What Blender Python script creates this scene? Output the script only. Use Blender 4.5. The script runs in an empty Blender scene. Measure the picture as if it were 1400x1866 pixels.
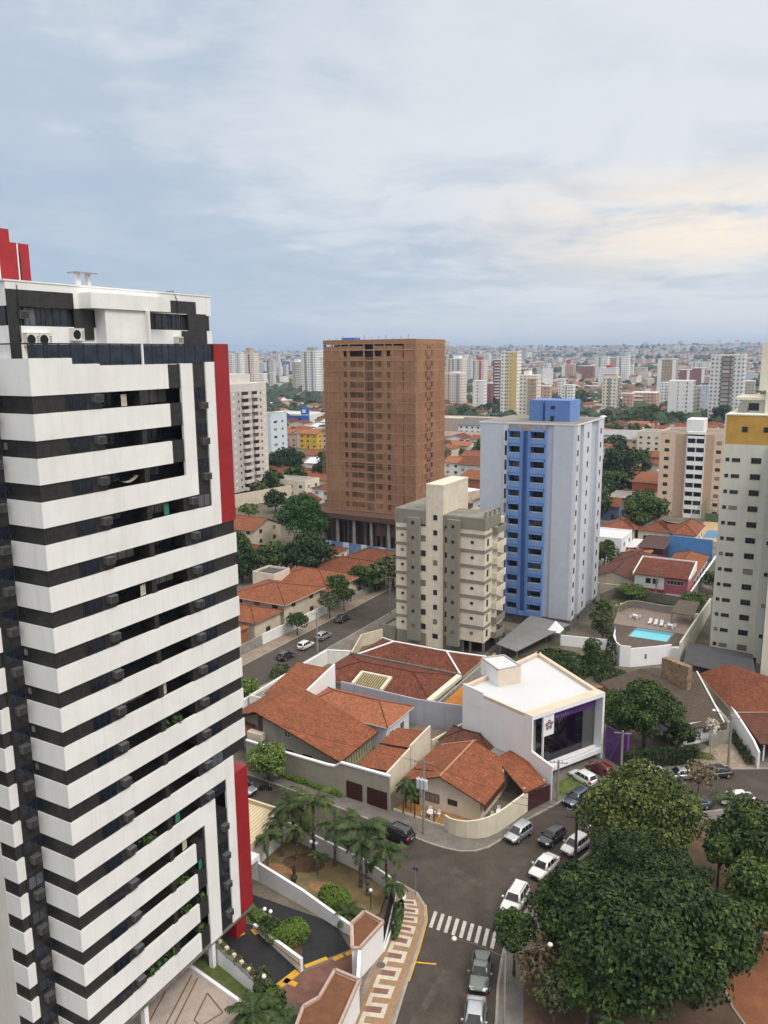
import bpy, math, random
from mathutils import Vector, Matrix

RNG = random.Random(11)
SC = bpy.context.scene
COL = SC.collection

# ------------------------------------------------------------------ camera
CAM = Vector((45.5, -35.0, 55.0))
FPX, TILT, HEAD = 1486.0, math.atan(0.0099), math.atan2(.490, .872)
PITCH = math.atan((933 - 645) * math.cos(TILT) / FPX)
_hd = Vector((-math.sin(HEAD), math.cos(HEAD), 0))
_rt = Vector((math.cos(HEAD), math.sin(HEAD), 0))
_fw = _hd * math.cos(PITCH) + Vector((0, 0, -math.sin(PITCH)))
_up = _hd * math.sin(PITCH) + Vector((0, 0, math.cos(PITCH)))
_c, _s = math.cos(TILT), math.sin(TILT)
cd = bpy.data.cameras.new('camera')
cam = bpy.data.objects.new('camera', cd)
COL.objects.link(cam)
cd.sensor_fit = 'VERTICAL'
cd.sensor_height = 24.0
cd.lens = FPX / 1866 * 24.0
cd.clip_start, cd.clip_end = 0.5, 60000
_r = _rt * _c - _up * _s
_u = _rt * _s + _up * _c
cam.matrix_world = Matrix(((_r.x, _u.x, -_fw.x, CAM.x), (_r.y, _u.y, -_fw.y, CAM.y),
                           (_r.z, _u.z, -_fw.z, CAM.z), (0, 0, 0, 1)))
SC.camera = cam


def ray(px, py):
    x, y = (px - 700) / FPX, (py - 933) / FPX
    return _fw + _rt * (_c * x - _s * y) - _up * (_s * x + _c * y)


def at(px, py, z=0.0):
    """survey: the point at height z seen at this photo position"""
    r = ray(px, py)
    t = (z - CAM.z) / r.z
    return CAM.x + r.x * t, CAM.y + r.y * t


def height_at(px, py, X, Y):
    r = ray(px, py)
    t = math.hypot(X - CAM.x, Y - CAM.y) / math.hypot(r.x, r.y)
    return CAM.z + r.z * t


def project(X, Y, Z):
    v = Vector((X, Y, Z)) - CAM
    d = v.dot(_fw)
    if d < 1:
        return None
    a, b = v.dot(_rt) / d, -v.dot(_up) / d
    return 700 + FPX * (_c * a + _s * b), 933 + FPX * (-_s * a + _c * b), d


# ------------------------------------------------------------------ render, world, sun
SC.render.engine = 'CYCLES'
cy = SC.cycles
cy.use_denoising = True
cy.max_bounces = 5
cy.diffuse_bounces = 3
cy.glossy_bounces = 2
cy.transmission_bounces = 2
cy.transparent_max_bounces = 6
cy.volume_bounces = 0
cy.caustics_reflective = cy.caustics_refractive = False
cy.sample_clamp_indirect = 4
SC.view_settings.view_transform = 'Standard'
SC.view_settings.look = 'None'
SC.view_settings.gamma = 1
SC.view_settings.exposure = EXPOSURE = 0.36

SUN_EL, SUN_AZ = math.radians(50), math.radians(108)     # azimuth clockwise from +Y
W = bpy.data.worlds.new('World')
SC.world = W
W.use_nodes = True
nt = W.node_tree
nt.nodes.clear()


def N(tree, typ, **kw):
    n = tree.nodes.new(typ)
    for k, v in kw.items():
        if k.startswith('i_'):
            n.inputs[k[2:].replace('_', ' ')].default_value = v
        else:
            setattr(n, k, v)
    return n


def math_node(tree, op, a, b=None, clamp=False):
    n = tree.nodes.new('ShaderNodeMath')
    n.operation = op
    n.use_clamp = clamp
    for i, v in enumerate((a, b)):
        if v is None:
            continue
        if isinstance(v, (int, float)):
            n.inputs[i].default_value = v
        else:
            tree.links.new(v, n.inputs[i])
    return n.outputs[0]


def mix_col(tree, fac, a, b, mode='MIX'):
    n = tree.nodes.new('ShaderNodeMix')
    n.data_type = 'RGBA'
    n.blend_type = mode
    n.clamp_factor = True
    for sock, v in ((n.inputs[0], fac), (n.inputs[6], a), (n.inputs[7], b)):
        if isinstance(v, (int, float)):
            sock.default_value = v
        elif isinstance(v, tuple):
            sock.default_value = (*v[:3], 1)
        else:
            tree.links.new(v, sock)
    return n.outputs[2]


def ramp(tree, fac, stops, interp='LINEAR'):
    n = tree.nodes.new('ShaderNodeValToRGB')
    n.color_ramp.interpolation = interp
    e = n.color_ramp.elements
    while len(e) < len(stops):
        e.new(0.5)
    for el, (p, c) in zip(e, stops):
        el.position = p
        el.color = (*c, 1) if isinstance(c, tuple) else (c, c, c, 1)
    tree.links.new(fac, n.inputs[0])
    return n.outputs[0]


def build_sky():
    L = nt.links.new
    tc = N(nt, 'ShaderNodeTexCoord')
    sep = N(nt, 'ShaderNodeSeparateXYZ')
    L(tc.outputs['Generated'], sep.inputs[0])
    dz = sep.outputs['Z']
    sky = N(nt, 'ShaderNodeTexSky', sky_type='NISHITA', sun_disc=False, sun_elevation=SUN_EL,
            sun_rotation=SUN_AZ, altitude=500, dust_density=2.0)
    # side: -1 left of the view, +1 right of the view
    dot = N(nt, 'ShaderNodeVectorMath', operation='DOT_PRODUCT')
    L(tc.outputs['Generated'], dot.inputs[0])
    dot.inputs[1].default_value = (_rt.x, _rt.y, 0)
    side = dot.outputs['Value']
    # cloud sheets: stretched noise on a flat layer overhead
    zc = math_node(nt, 'MAXIMUM', dz, 0.03)
    inv = math_node(nt, 'DIVIDE', 1.0, math_node(nt, 'ADD', zc, 0.10))
    com = N(nt, 'ShaderNodeCombineXYZ')
    a1 = N(nt, 'ShaderNodeVectorMath', operation='DOT_PRODUCT')
    L(tc.outputs['Generated'], a1.inputs[0])
    a1.inputs[1].default_value = (_hd.x, _hd.y, 0)
    L(math_node(nt, 'MULTIPLY', side, inv), com.inputs[0])
    L(math_node(nt, 'MULTIPLY', a1.outputs['Value'], inv), com.inputs[1])

    def noise(scale, detail, rough, off, dist=0.0):
        mp = N(nt, 'ShaderNodeMapping')
        mp.inputs['Location'].default_value = off
        L(com.outputs[0], mp.inputs[0])
        n = N(nt, 'ShaderNodeTexNoise', i_Scale=scale, i_Detail=detail, i_Roughness=rough, i_Distortion=dist)
        L(mp.outputs[0], n.inputs['Vector'])
        return n.outputs[0]
    big = noise(0.55, 5, .55, (SKY_OFF[0], SKY_OFF[1], 0), .4)
    mid = noise(1.7, 7, .58, (3.1, 7.7, 2), .6)
    fine = noise(5.0, 6, .62, (1.4, 2.2, 5), .3)
    m = math_node(nt, 'ADD', math_node(nt, 'MULTIPLY', big, .46),
                  math_node(nt, 'ADD', math_node(nt, 'MULTIPLY', mid, .37), math_node(nt, 'MULTIPLY', fine, .17)))
    # overcast layer colours (linear)
    blue = (0.43, 0.52, 0.63)
    pale = (0.725, 0.75, 0.78)
    warm = (1.0, 0.86, 0.70)
    sd = math_node(nt, 'ADD', math_node(nt, 'MULTIPLY', side, 0.55), 0.0)
    up = math_node(nt, 'MULTIPLY', dz, 0.42)
    cover = math_node(nt, 'ADD', math_node(nt, 'ADD', m, sd), up)
    fac = ramp(nt, cover, [(0.34, 0.0), (0.47, .22), (0.53, .62), (0.62, .86), (0.80, 1.0)])
    base = mix_col(nt, fac, blue, pale)
    n2_ = noise(1.15, 6, .6, (9.2, 3.3, 8), .9)
    lowb = ramp(nt, dz, [(.04, .35), (.10, 1.0), (.17, .65), (.26, .22), (.36, .15)])
    dk = math_node(nt, 'MULTIPLY', lowb, ramp(nt, n2_, [(.46, 0.0), (.62, .85)]))
    base = mix_col(nt, dk, base, (0.395, 0.485, 0.595))
    # warm glow where the low sun stands behind the clouds, right of the view
    band = ramp(nt, dz, [(.065, 0.0), (.115, 1.0), (.155, 1.0), (.205, 0.0)])
    right = ramp(nt, side, [(.06, 0.0), (.24, .7), (.36, 1.0)])
    gfac = math_node(nt, 'MULTIPLY', math_node(nt, 'MULTIPLY', band, right), ramp(nt, m, [(0.40, 0.0), (0.46, .6), (.52, 1.0)]))
    base = mix_col(nt, gfac, base, warm)
    # milky band above the horizon
    hz = ramp(nt, dz, [(0.0, 0.75), (0.06, .25), (0.16, 0.0)])
    hcol = mix_col(nt, math_node(nt, 'ADD', math_node(nt, 'MULTIPLY', side, 1.1), .5, True), (0.40, 0.52, 0.66), (0.72, 0.73, 0.74))
    base = mix_col(nt, hz, base, hcol)
    # brighter towards the zenith, as an overcast sky is
    base = mix_col(nt, ramp(nt, dz, [(.40, 0.0), (.62, 1.0)]), base, (.70, .665, .615))
    zb = ramp(nt, dz, [(0.0, 1 / 3.2), (0.38, 1 / 3.2), (0.65, 0.66), (1.0, .90)])
    zb3 = math_node(nt, 'MULTIPLY', zb, 3.2 * SKY_GAIN)
    cloud = N(nt, 'ShaderNodeVectorMath', operation='SCALE')
    L(base, cloud.inputs[0])
    L(zb3, cloud.inputs['Scale'])
    nis = N(nt, 'ShaderNodeVectorMath', operation='SCALE')
    L(sky.outputs[0], nis.inputs[0])
    nis.inputs['Scale'].default_value = 0.10
    both = mix_col(nt, 0.94, nis.outputs[0], cloud.outputs[0])
    bg = N(nt, 'ShaderNodeBackground')
    L(both, bg.inputs[0])
    bg.inputs[1].default_value = 1.0
    out = N(nt, 'ShaderNodeOutputWorld')
    L(bg.outputs[0], out.inputs[0])


SKY_GAIN = 0.87
HAZE = 1.15e-4
SKY_OFF = (5.3, 1.2)
build_sky()

sl = bpy.data.lights.new('sun', 'SUN')
sl.energy = 1.5
sl.angle = math.radians(22)
sl.color = (1.0, .95, .88)
so = bpy.data.objects.new('sun', sl)
COL.objects.link(so)
so.location = (0, 0, 200)
sd_ = Vector((math.sin(SUN_AZ) * math.cos(SUN_EL), math.cos(SUN_AZ) * math.cos(SUN_EL), math.sin(SUN_EL)))
so.rotation_euler = (-sd_).to_track_quat('-Z', 'Y').to_euler()


# ------------------------------------------------------------------ object helpers
OFF = {}


def tag(o, label=None, cat=None, group=None, kind=None):
    if label:
        o['label'] = label
    if cat:
        o['category'] = cat
    if group:
        o['group'] = group
    if kind:
        o['kind'] = kind
    return o


def thing(name, label, cat, loc=(0, 0, 0), rot=0.0, group=None):
    o = bpy.data.objects.new(name, None)
    o.empty_display_size = .5
    COL.objects.link(o)
    o.location = loc
    o.rotation_euler = (0, 0, rot)
    OFF[o.name] = Vector(loc)
    return tag(o, label, cat, group)


def dup(root, loc=None, rot=None, scale=None, label=None, group=None):
    r = root.copy()
    COL.objects.link(r)
    if loc is not None:
        r.location = loc
    if rot is not None:
        r.rotation_euler = (0, 0, rot)
    if scale is not None:
        r.scale = scale if isinstance(scale, tuple) else (scale,) * 3
    if label:
        r['label'] = label
    if group:
        r['group'] = group
    for ch in list(root.children):
        c = ch.copy()
        COL.objects.link(c)
        c.parent = r
        for g in list(ch.children):
            d = g.copy()
            COL.objects.link(d)
            d.parent = c
    return r


class MB:
    def __init__(self):
        self.v, self.f, self.m, self.uv = [], [], [], []

    def poly(self, pts, mi=0, uvs=None):
        n = len(self.v)
        self.v += [tuple(p) for p in pts]
        self.f.append(tuple(range(n, n + len(pts))))
        self.m.append(mi)
        self.uv.append(uvs if uvs else [(p[0] + p[1] * .31, p[2] + p[1] * .2) for p in pts])
        return self

    def box(self, x0, x1, y0, y1, z0, z1, mi=0):
        if x1 < x0: x0, x1 = x1, x0
        if y1 < y0: y0, y1 = y1, y0
        if z1 < z0: z0, z1 = z1, z0
        a = [(x0, y0), (x1, y0), (x1, y1), (x0, y1)]
        return self.prism(a, z0, z1, mi)

    def prism(self, pl, z0, z1, mi=0, mi_top=None):
        """pl counter-clockwise; z0/z1 number or list per vertex"""
        k = len(pl)
        A = sum(pl[i][0] * pl[(i + 1) % k][1] - pl[(i + 1) % k][0] * pl[i][1] for i in range(k))
        zl0 = list(z0) if isinstance(z0, (list, tuple)) else [z0] * k
        zl1 = list(z1) if isinstance(z1, (list, tuple)) else [z1] * k
        if A < 0:
            pl = pl[::-1]; zl0 = zl0[::-1]; zl1 = zl1[::-1]
        n = len(self.v)
        self.v += [(p[0], p[1], z) for p, z in zip(pl, zl0)] + [(p[0], p[1], z) for p, z in zip(pl, zl1)]
        mt = mi if mi_top is None else mi_top
        self.f.append(tuple(n + i for i in reversed(range(k)))); self.m.append(mi)
        self.uv.append([(p[0], p[1]) for p in reversed(pl)])
        self.f.append(tuple(n + k + i for i in range(k))); self.m.append(mt)
        self.uv.append([(p[0], p[1]) for p in pl])
        s = 0.0
        for i in range(k):
            j = (i + 1) % k
            d = math.hypot(pl[j][0] - pl[i][0], pl[j][1] - pl[i][1])
            self.f.append((n + i, n + j, n + k + j, n + k + i)); self.m.append(mi)
            self.uv.append([(s, zl0[i]), (s + d, zl0[j]), (s + d, zl1[j]), (s, zl1[i])])
            s += d
        return self

    def slope(self, pts, th=.12, mi=0, mi_edge=None):
        """a roof plane: first two points along the eave, uv in metres"""
        p = [Vector(q) for q in pts]
        e = (p[1] - p[0]).normalized()
        nrm = (p[1] - p[0]).cross(p[2] - p[0]).normalized()
        if nrm.z < 0:
            p = [p[1], p[0]] + p[2:][::-1]
            e = (p[1] - p[0]).normalized()
            nrm = -nrm
        w = nrm.cross(e)
        uv = [((q - p[0]).dot(e), (q - p[0]).dot(w)) for q in p]
        self.poly(p, mi, uv)
        if len(p) == 4 and abs((p[3] - p[0]).dot(nrm)) > .02:
            self.f.pop(); self.m.pop(); self.uv.pop()
            n0 = len(self.v) - 4
            for t3 in ((0, 1, 2), (0, 2, 3)):
                self.f.append(tuple(n0 + i for i in t3)); self.m.append(mi); self.uv.append([uv[i] for i in t3])
        elif len(p) > 4:
            pass
        lo = [q - Vector((0, 0, th)) for q in p]
        me = mi if mi_edge is None else mi_edge
        if len(p) == 4:
            self.poly([lo[2], lo[1], lo[0]], me).poly([lo[3], lo[2], lo[0]], me)
        else:
            self.poly(lo[::-1], me)
        for i in range(len(p)):
            j = (i + 1) % len(p)
            self.poly([lo[i], lo[j], p[j], p[i]], me)
        return self

    def tube(self, p0, p1, r0, r1=None, n=8, mi=0, cap=True):
        r1 = r0 if r1 is None else r1
        p0, p1 = Vector(p0), Vector(p1)
        d = (p1 - p0).normalized()
        a = d.orthogonal().normalized()
        b = d.cross(a)
        k = len(self.v)
        for p, r in ((p0, r0), (p1, r1)):
            for i in range(n):
                t = 2 * math.pi * i / n
                self.v.append(tuple(p + (a * math.cos(t) + b * math.sin(t)) * r))
        for i in range(n):
            j = (i + 1) % n
            self.f.append((k + i, k + j, k + n + j, k + n + i)); self.m.append(mi); self.uv.append([(0, 0)] * 4)
        if cap:
            self.f.append(tuple(k + i for i in reversed(range(n)))); self.m.append(mi); self.uv.append([(0, 0)] * n)
            self.f.append(tuple(k + n + i for i in range(n))); self.m.append(mi); self.uv.append([(0, 0)] * n)
        return self

    def path(self, pts, radii, n=6, mi=0):
        for i in range(len(pts) - 1):
            self.tube(pts[i], pts[i + 1], radii[i], radii[i + 1], n, mi)
        return self

    def loft(self, rings, mi=0, closed=True, caps=True):
        k = len(self.v)
        n = len(rings[0])
        for r in rings:
            self.v += [tuple(p) for p in r]
        for a in range(len(rings) - 1):
            for i in range(n if closed else n - 1):
                j = (i + 1) % n
                self.f.append((k + a * n + i, k + a * n + j, k + (a + 1) * n + j, k + (a + 1) * n + i))
                self.m.append(mi); self.uv.append([(0, 0)] * 4)
        if caps:
            self.f.append(tuple(k + i for i in reversed(range(n)))); self.m.append(mi); self.uv.append([(0, 0)] * n)
            o = k + (len(rings) - 1) * n
            self.f.append(tuple(o + i for i in range(n))); self.m.append(mi); self.uv.append([(0, 0)] * n)
        return self

    def mesh(self, name, mats, smooth=False, off=(0, 0, 0)):
        me = bpy.data.meshes.new(name)
        ox, oy, oz = off
        me.from_pydata([(x - ox, y - oy, z - oz) for x, y, z in self.v], [], self.f)
        for m in (mats if isinstance(mats, (list, tuple)) else [mats]):
            me.materials.append(m)
        me.polygons.foreach_set('material_index', self.m)
        ul = me.uv_layers.new(name='UVMap')
        flat = [c for face in self.uv for p in face for c in p]
        ul.data.foreach_set('uv', flat)
        if smooth:
            me.polygons.foreach_set('use_smooth', [True] * len(self.f))
        me.update()
        return me

    def build(self, name, mats, parent=None, smooth=False, local=False):
        off = (0, 0, 0)
        if parent is not None and not local:
            off = OFF[parent.name]
        me = self.mesh(name, mats, smooth, off)
        o = bpy.data.objects.new(name, me)
        COL.objects.link(o)
        if parent is not None:
            o.parent = parent
            OFF[o.name] = OFF.get(parent.name, Vector((0, 0, 0)))
        else:
            OFF[o.name] = Vector((0, 0, 0))
        return o


def struct(name, mb, mats, kind='structure', smooth=False):
    o = mb.build(name, mats, smooth=smooth)
    o['kind'] = kind
    return o


def place(name, me, parent, loc, rot=0.0, scale=None):
    """a part sharing mesh data, placed in world coordinates under an unrotated parent"""
    o = bpy.data.objects.new(name, me)
    COL.objects.link(o)
    o.location = Vector(loc) - (OFF[parent.name] if parent is not None else Vector((0, 0, 0)))
    o.rotation_euler = (0, 0, rot)
    if scale:
        o.scale = scale
    if parent is not None:
        o.parent = parent
        OFF[o.name] = Vector(loc)
    return o


# ------------------------------------------------------------------ materials
MATS = {}


def base_mat(name):
    m = bpy.data.materials.new(name)
    m.use_nodes = True
    return m, m.node_tree, m.node_tree.nodes['Principled BSDF']


def mat(name, col, rough=.7, var=.10, scale=1.5, metal=0.0, streak=0.0, bump=0.0, spec=.35, dirt=None, dirt_amt=.35):
    """paint, plaster, concrete: colour with uneven wear, rain streaks and fine grain"""
    if name in MATS:
        return MATS[name]
    m, t, p = base_mat(name)
    L = t.links.new
    tc = N(t, 'ShaderNodeTexCoord')
    n1 = N(t, 'ShaderNodeTexNoise', i_Scale=scale, i_Detail=6, i_Roughness=.6)
    L(tc.outputs['Object'], n1.inputs['Vector'])
    lo = tuple(c * (1 - var * 1.6) for c in col)
    hi = tuple(min(1, c * (1 + var)) for c in col)
    c = ramp(t, n1.outputs[0], [(0.28, lo), (0.72, hi)])
    n4 = N(t, 'ShaderNodeTexNoise', i_Scale=scale * 11, i_Detail=3, i_Roughness=.7)
    L(tc.outputs['Object'], n4.inputs['Vector'])
    c = mix_col(t, .5, c, ramp(t, n4.outputs[0], [(.3, (.30, .30, .30)), (.7, (.66, .66, .66))]), 'OVERLAY') if var > .09 else c
    if streak:
        mp = N(t, 'ShaderNodeMapping')
        mp.inputs['Scale'].default_value = (.9, .9, .07)
        L(tc.outputs['Object'], mp.inputs[0])
        n2 = N(t, 'ShaderNodeTexNoise', i_Scale=1.4, i_Detail=5, i_Roughness=.65)
        L(mp.outputs[0], n2.inputs['Vector'])
        sf = ramp(t, n2.outputs[0], [(.50, 0.0), (.78, streak)])
        c = mix_col(t, sf, c, tuple(x * .45 for x in col))
    if dirt:
        n3 = N(t, 'ShaderNodeTexNoise', i_Scale=scale * .35, i_Detail=8, i_Roughness=.7)
        L(tc.outputs['Object'], n3.inputs['Vector'])
        c = mix_col(t, ramp(t, n3.outputs[0], [(.45, 0.0), (.70, dirt_amt)]), c, dirt)
    L(c, p.inputs['Base Color'])
    p.inputs['Roughness'].default_value = rough
    p.inputs['Metallic'].default_value = metal
    p.inputs['Specular IOR Level'].default_value = spec
    if bump:
        nb = N(t, 'ShaderNodeTexNoise', i_Scale=scale * 9, i_Detail=4)
        L(tc.outputs['Object'], nb.inputs['Vector'])
        b = N(t, 'ShaderNodeBump', i_Strength=bump, i_Distance=.05)
        L(nb.outputs[0], b.inputs['Height'])
        L(b.outputs[0], p.inputs['Normal'])
    MATS[name] = m
    return m


def tile_mat(name, col, var=.3, moss=.25, tile=(.26, .40)):
    """clay roof tiles laid in courses (UV in metres), with weathering"""
    m, t, p = base_mat(name)
    L = t.links.new
    uv = N(t, 'ShaderNodeUVMap')
    tc = N(t, 'ShaderNodeTexCoord')
    br = N(t, 'ShaderNodeTexBrick', offset=.5, i_Scale=1.0)
    br.inputs['Brick Width'].default_value = tile[0]
    br.inputs['Row Height'].default_value = tile[1]
    br.inputs['Mortar Size'].default_value = .028
    br.inputs['Mortar Smooth'].default_value = .6
    br.inputs['Color1'].default_value = (*[c * (1 - var) for c in col], 1)
    br.inputs['Color2'].default_value = (*[min(1, c * (1 + var)) for c in col], 1)
    br.inputs['Mortar'].default_value = (*[c * .36 for c in col], 1)
    L(uv.outputs[0], br.inputs['Vector'])
    n = N(t, 'ShaderNodeTexNoise', i_Scale=.45, i_Detail=9, i_Roughness=.72)
    L(tc.outputs['Object'], n.inputs['Vector'])
    f = ramp(t, n.outputs[0], [(.36, 0.0), (.62, moss)])
    c = mix_col(t, f, br.outputs['Color'], (col[0] * .30, col[1] * .42, col[2] * .6))
    n2 = N(t, 'ShaderNodeTexNoise', i_Scale=2.6, i_Detail=6, i_Roughness=.7)
    L(tc.outputs['Object'], n2.inputs['Vector'])
    c = mix_col(t, ramp(t, n2.outputs[0], [(.45, 0.0), (.75, .35)]), c, tuple(min(1, x * 1.55 + .02) for x in col))
    L(c, p.inputs['Base Color'])
    p.inputs['Roughness'].default_value = .85
    p.inputs['Specular IOR Level'].default_value = .2
    w = N(t, 'ShaderNodeTexWave', wave_type='BANDS', bands_direction='X', i_Scale=1.0)
    mp = N(t, 'ShaderNodeMapping')
    mp.inputs['Scale'].default_value = (1 / tile[0] * .314, 1, 1)
    L(uv.outputs[0], mp.inputs[0])
    L(mp.outputs[0], w.inputs['Vector'])
    b = N(t, 'ShaderNodeBump', i_Strength=.5, i_Distance=.06)
    L(w.outputs['Fac'], b.inputs['Height'])
    L(b.outputs[0], p.inputs['Normal'])
    MATS[name] = m
    return m


def glass_mat(name, col=(.015, .02, .028), rough=.08, curtain=(.30, .28, .25), share=.25):
    m, t, p = base_mat(name)
    L = t.links.new
    oi = N(t, 'ShaderNodeObjectInfo')
    tc = N(t, 'ShaderNodeTexCoord')
    f = ramp(t, oi.outputs['Random'], [(1 - share, 0.0), (1 - share + .02, .6), (1.0, .9)]) if share else 0.0
    n = N(t, 'ShaderNodeTexNoise', i_Scale=1.1, i_Detail=3)
    L(tc.outputs['Object'], n.inputs['Vector'])
    c0 = ramp(t, n.outputs[0], [(.35, tuple(x * .5 for x in col)), (.7, tuple(x * 2.0 for x in col))])
    L(mix_col(t, f, c0, curtain), p.inputs['Base Color'])
    p.inputs['Roughness'].default_value = rough
    p.inputs['Specular IOR Level'].default_value = .5
    MATS[name] = m
    return m


def leaf_mat(name, cols, rough=.6):
    """foliage: hue shifts by clump and tree, with sunlit highlights put into the colour"""
    m, t, p = base_mat(name)
    L = t.links.new
    tc = N(t, 'ShaderNodeTexCoord')
    oi = N(t, 'ShaderNodeObjectInfo')
    n = N(t, 'ShaderNodeTexNoise', i_Scale=.55, i_Detail=5, i_Roughness=.75)
    L(tc.outputs['Object'], n.inputs['Vector'])
    g = N(t, 'ShaderNodeNewGeometry')
    f = math_node(t, 'ADD', math_node(t, 'MULTIPLY', n.outputs[0], .72), math_node(t, 'MULTIPLY', g.outputs['Random Per Island'], .28))
    f = math_node(t, 'ADD', f, math_node(t, 'MULTIPLY', math_node(t, 'SUBTRACT', oi.outputs['Random'], .5), .16))
    c = ramp(t, f, [(.36, cols[0]), (.50, cols[1]), (.66, cols[2])])  # random leaf tones; the palest also imitates sunlit clump tops
    L(c, p.inputs['Base Color'])
    p.inputs['Roughness'].default_value = rough
    p.inputs['Specular IOR Level'].default_value = .25
    MATS[name] = m
    return m


white_wall = mat('white cladding', (.80, .80, .79), .45, .04, .5, streak=.20, dirt=(.62, .61, .58), dirt_amt=.3)
def add_joints(m, w, h, dark=.86):
    t = m.node_tree
    p = t.nodes['Principled BSDF']
    src = p.inputs['Base Color'].links[0].from_socket
    uv = N(t, 'ShaderNodeUVMap')
    br = N(t, 'ShaderNodeTexBrick', offset=0.0, i_Scale=1.0)
    br.inputs['Brick Width'].default_value = w
    br.inputs['Row Height'].default_value = h
    br.inputs['Mortar Size'].default_value = .018
    br.inputs['Color1'].default_value = (1, 1, 1, 1)
    br.inputs['Color2'].default_value = (.955, .955, .95, 1)
    br.inputs['Mortar'].default_value = (dark, dark, dark, 1)
    t.links.new(uv.outputs[0], br.inputs['Vector'])
    t.links.new(mix_col(t, 1.0, src, br.outputs['Color'], 'MULTIPLY'), p.inputs['Base Color'])


add_joints(white_wall, 2.42, 20.0)
white_paint = mat('white paint', (.78, .78, .77), .6, .05, .7, streak=.20, dirt=(.42, .40, .36), dirt_amt=.25)
white_clean = mat('clean white paint', (.80, .80, .82), .5, .03, .6, streak=.10)
dark_tile = mat('charcoal tile cladding', (.030, .029, .028), .32, .22, 2.2)
add_joints(dark_tile, .6, .58, 1.5)
dark_metal = mat('dark metal', (.035, .035, .037), .45, .2, 3, metal=.3)
red_panel = mat('red panel', (.30, .017, .022), .45, .10, .6, streak=.15)
cream_wall = mat('cream plaster', (.68, .61, .50), .8, .07, .8, streak=.20, dirt=(.34, .28, .2))
beige_wall = mat('beige plaster', (.62, .54, .42), .8, .08, .8, streak=.30, dirt=(.30, .26, .2))
grey_wall = mat('warm grey plaster', (.36, .33, .28), .8, .08, .8, streak=.30)
greygreen = mat('grey green plaster', (.225, .212, .172), .8, .08, .8, streak=.2)
lav_wall = mat('lavender grey plaster', (.47, .505, .585), .75, .05, .6, streak=.16)
lav_light = mat('pale lavender plaster', (.60, .625, .68), .75, .04, .6, streak=.14)
blue_wall = mat('blue plaster', (.105, .20, .46), .75, .07, .7, streak=.22)
blue_light = mat('light blue plaster', (.15, .265, .55), .75, .06, .7, streak=.18)
sage_wall = mat('pale sage plaster', (.60, .60, .52), .8, .05, .7, streak=.22)
ochre_wall = mat('ochre plaster', (.50, .29, .065), .8, .10, .6, streak=.25)
ivory_wall = mat('ivory plaster', (.69, .65, .54), .8, .05, .6, streak=.2)
peach_wall = mat('peach plaster', (.66, .50, .38), .8, .06, .7, streak=.2)
tan_wall = mat('tan plaster', (.46, .33, .24), .8, .06, .7, streak=.2)
concrete = mat('concrete', (.30, .28, .255), .9, .18, 1.2, streak=.3, bump=.15)
conc_dark = mat('stained concrete', (.17, .16, .145), .9, .22, 1.0, streak=.3)
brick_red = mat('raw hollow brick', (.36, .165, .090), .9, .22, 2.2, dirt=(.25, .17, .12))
scrim = None
asphalt = mat('asphalt', (.059, .048, .039), .92, .22, .35, dirt=(.095, .082, .068), dirt_amt=.5, bump=.1)
asphalt_new = mat('fresh asphalt', (.022, .022, .024), .85, .2, .8)
pave = mat('pavement concrete', (.165, .150, .135), .92, .2, .5, dirt=(.09, .08, .07), dirt_amt=.5)
pave_warm = mat('warm pavement', (.25, .20, .155), .92, .2, .5, dirt=(.13, .1, .08))
kerb_mat = mat('kerb concrete', (.30, .27, .235), .9, .15, 1.0)
earth = mat('red earth', (.118, .074, .048), .95, .30, .30, dirt=(.085, .058, .036), dirt_amt=.7, bump=.2)
red_path = mat('red path', (.22, .085, .040), .95, .2, .5, dirt=(.14, .07, .04))
lot_soil = mat('yard ground', (.16, .135, .105), .95, .3, .25, dirt=(.07, .08, .045), dirt_amt=.7)
city_ground = mat('city ground', (.15, .13, .10), .95, .4, .02, dirt=(.045, .062, .035), dirt_amt=.85)
grass = mat('lawn', (.085, .125, .030), .95, .35, 1.5, dirt=(.15, .125, .05), dirt_amt=.5, bump=.3)
dry_grass = mat('dry lawn', (.215, .16, .075), .95, .25, .8, dirt=(.14, .14, .06))
yellow_paint = mat('yellow paint', (.62, .33, .03), .7, .14, 3, dirt=(.3, .2, .06))
white_line = mat('road paint white', (.50, .48, .45), .8, .14, 4, dirt=(.22, .20, .18), dirt_amt=.6)
brown_paint = mat('brown roof slab', (.155, .066, .031), .85, .15, .9, dirt=(.13, .06, .03))
maroon = mat('maroon painted metal', (.055, .016, .014), .5, .12, 1.2)
dark_wood = mat('dark red timber', (.095, .026, .018), .6, .15, 2)
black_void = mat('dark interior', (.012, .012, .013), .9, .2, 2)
trunk_mat = mat('bark', (.085, .065, .048), .95, .3, 3, bump=.4)
palm_trunk = mat('palm trunk', (.13, .115, .095), .9, .3, 4, bump=.3)
steel = mat('galvanised steel', (.34, .35, .36), .45, .1, 2, metal=.6)
rubber = mat('tyre rubber', (.014, .014, .015), .8, .2, 5)
ac_white = mat('white enamel', (.70, .68, .63), .45, .05, 2)
ac_grey = mat('grey enamel', (.095, .095, .098), .5, .15, 3)
purple = mat('purple panel', (.105, .035, .17), .5, .08, .8)
teal_pool = mat('pool water', (.14, .60, .68), .06, .06, .4, spec=.5)
pool_deep = mat('pool tile', (.05, .27, .42), .3, .06, .8)
roof_slab = mat('grey roof membrane', (.235, .22, .20), .9, .2, .35, dirt=(.11, .1, .09), dirt_amt=.6)
fibre_roof = mat('fibre cement sheet', (.26, .25, .235), .9, .18, .5, streak=.2, dirt=(.13, .12, .1))
slate_roof = mat('charcoal sheet roof', (.062, .062, .068), .75, .12, .6)
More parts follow.
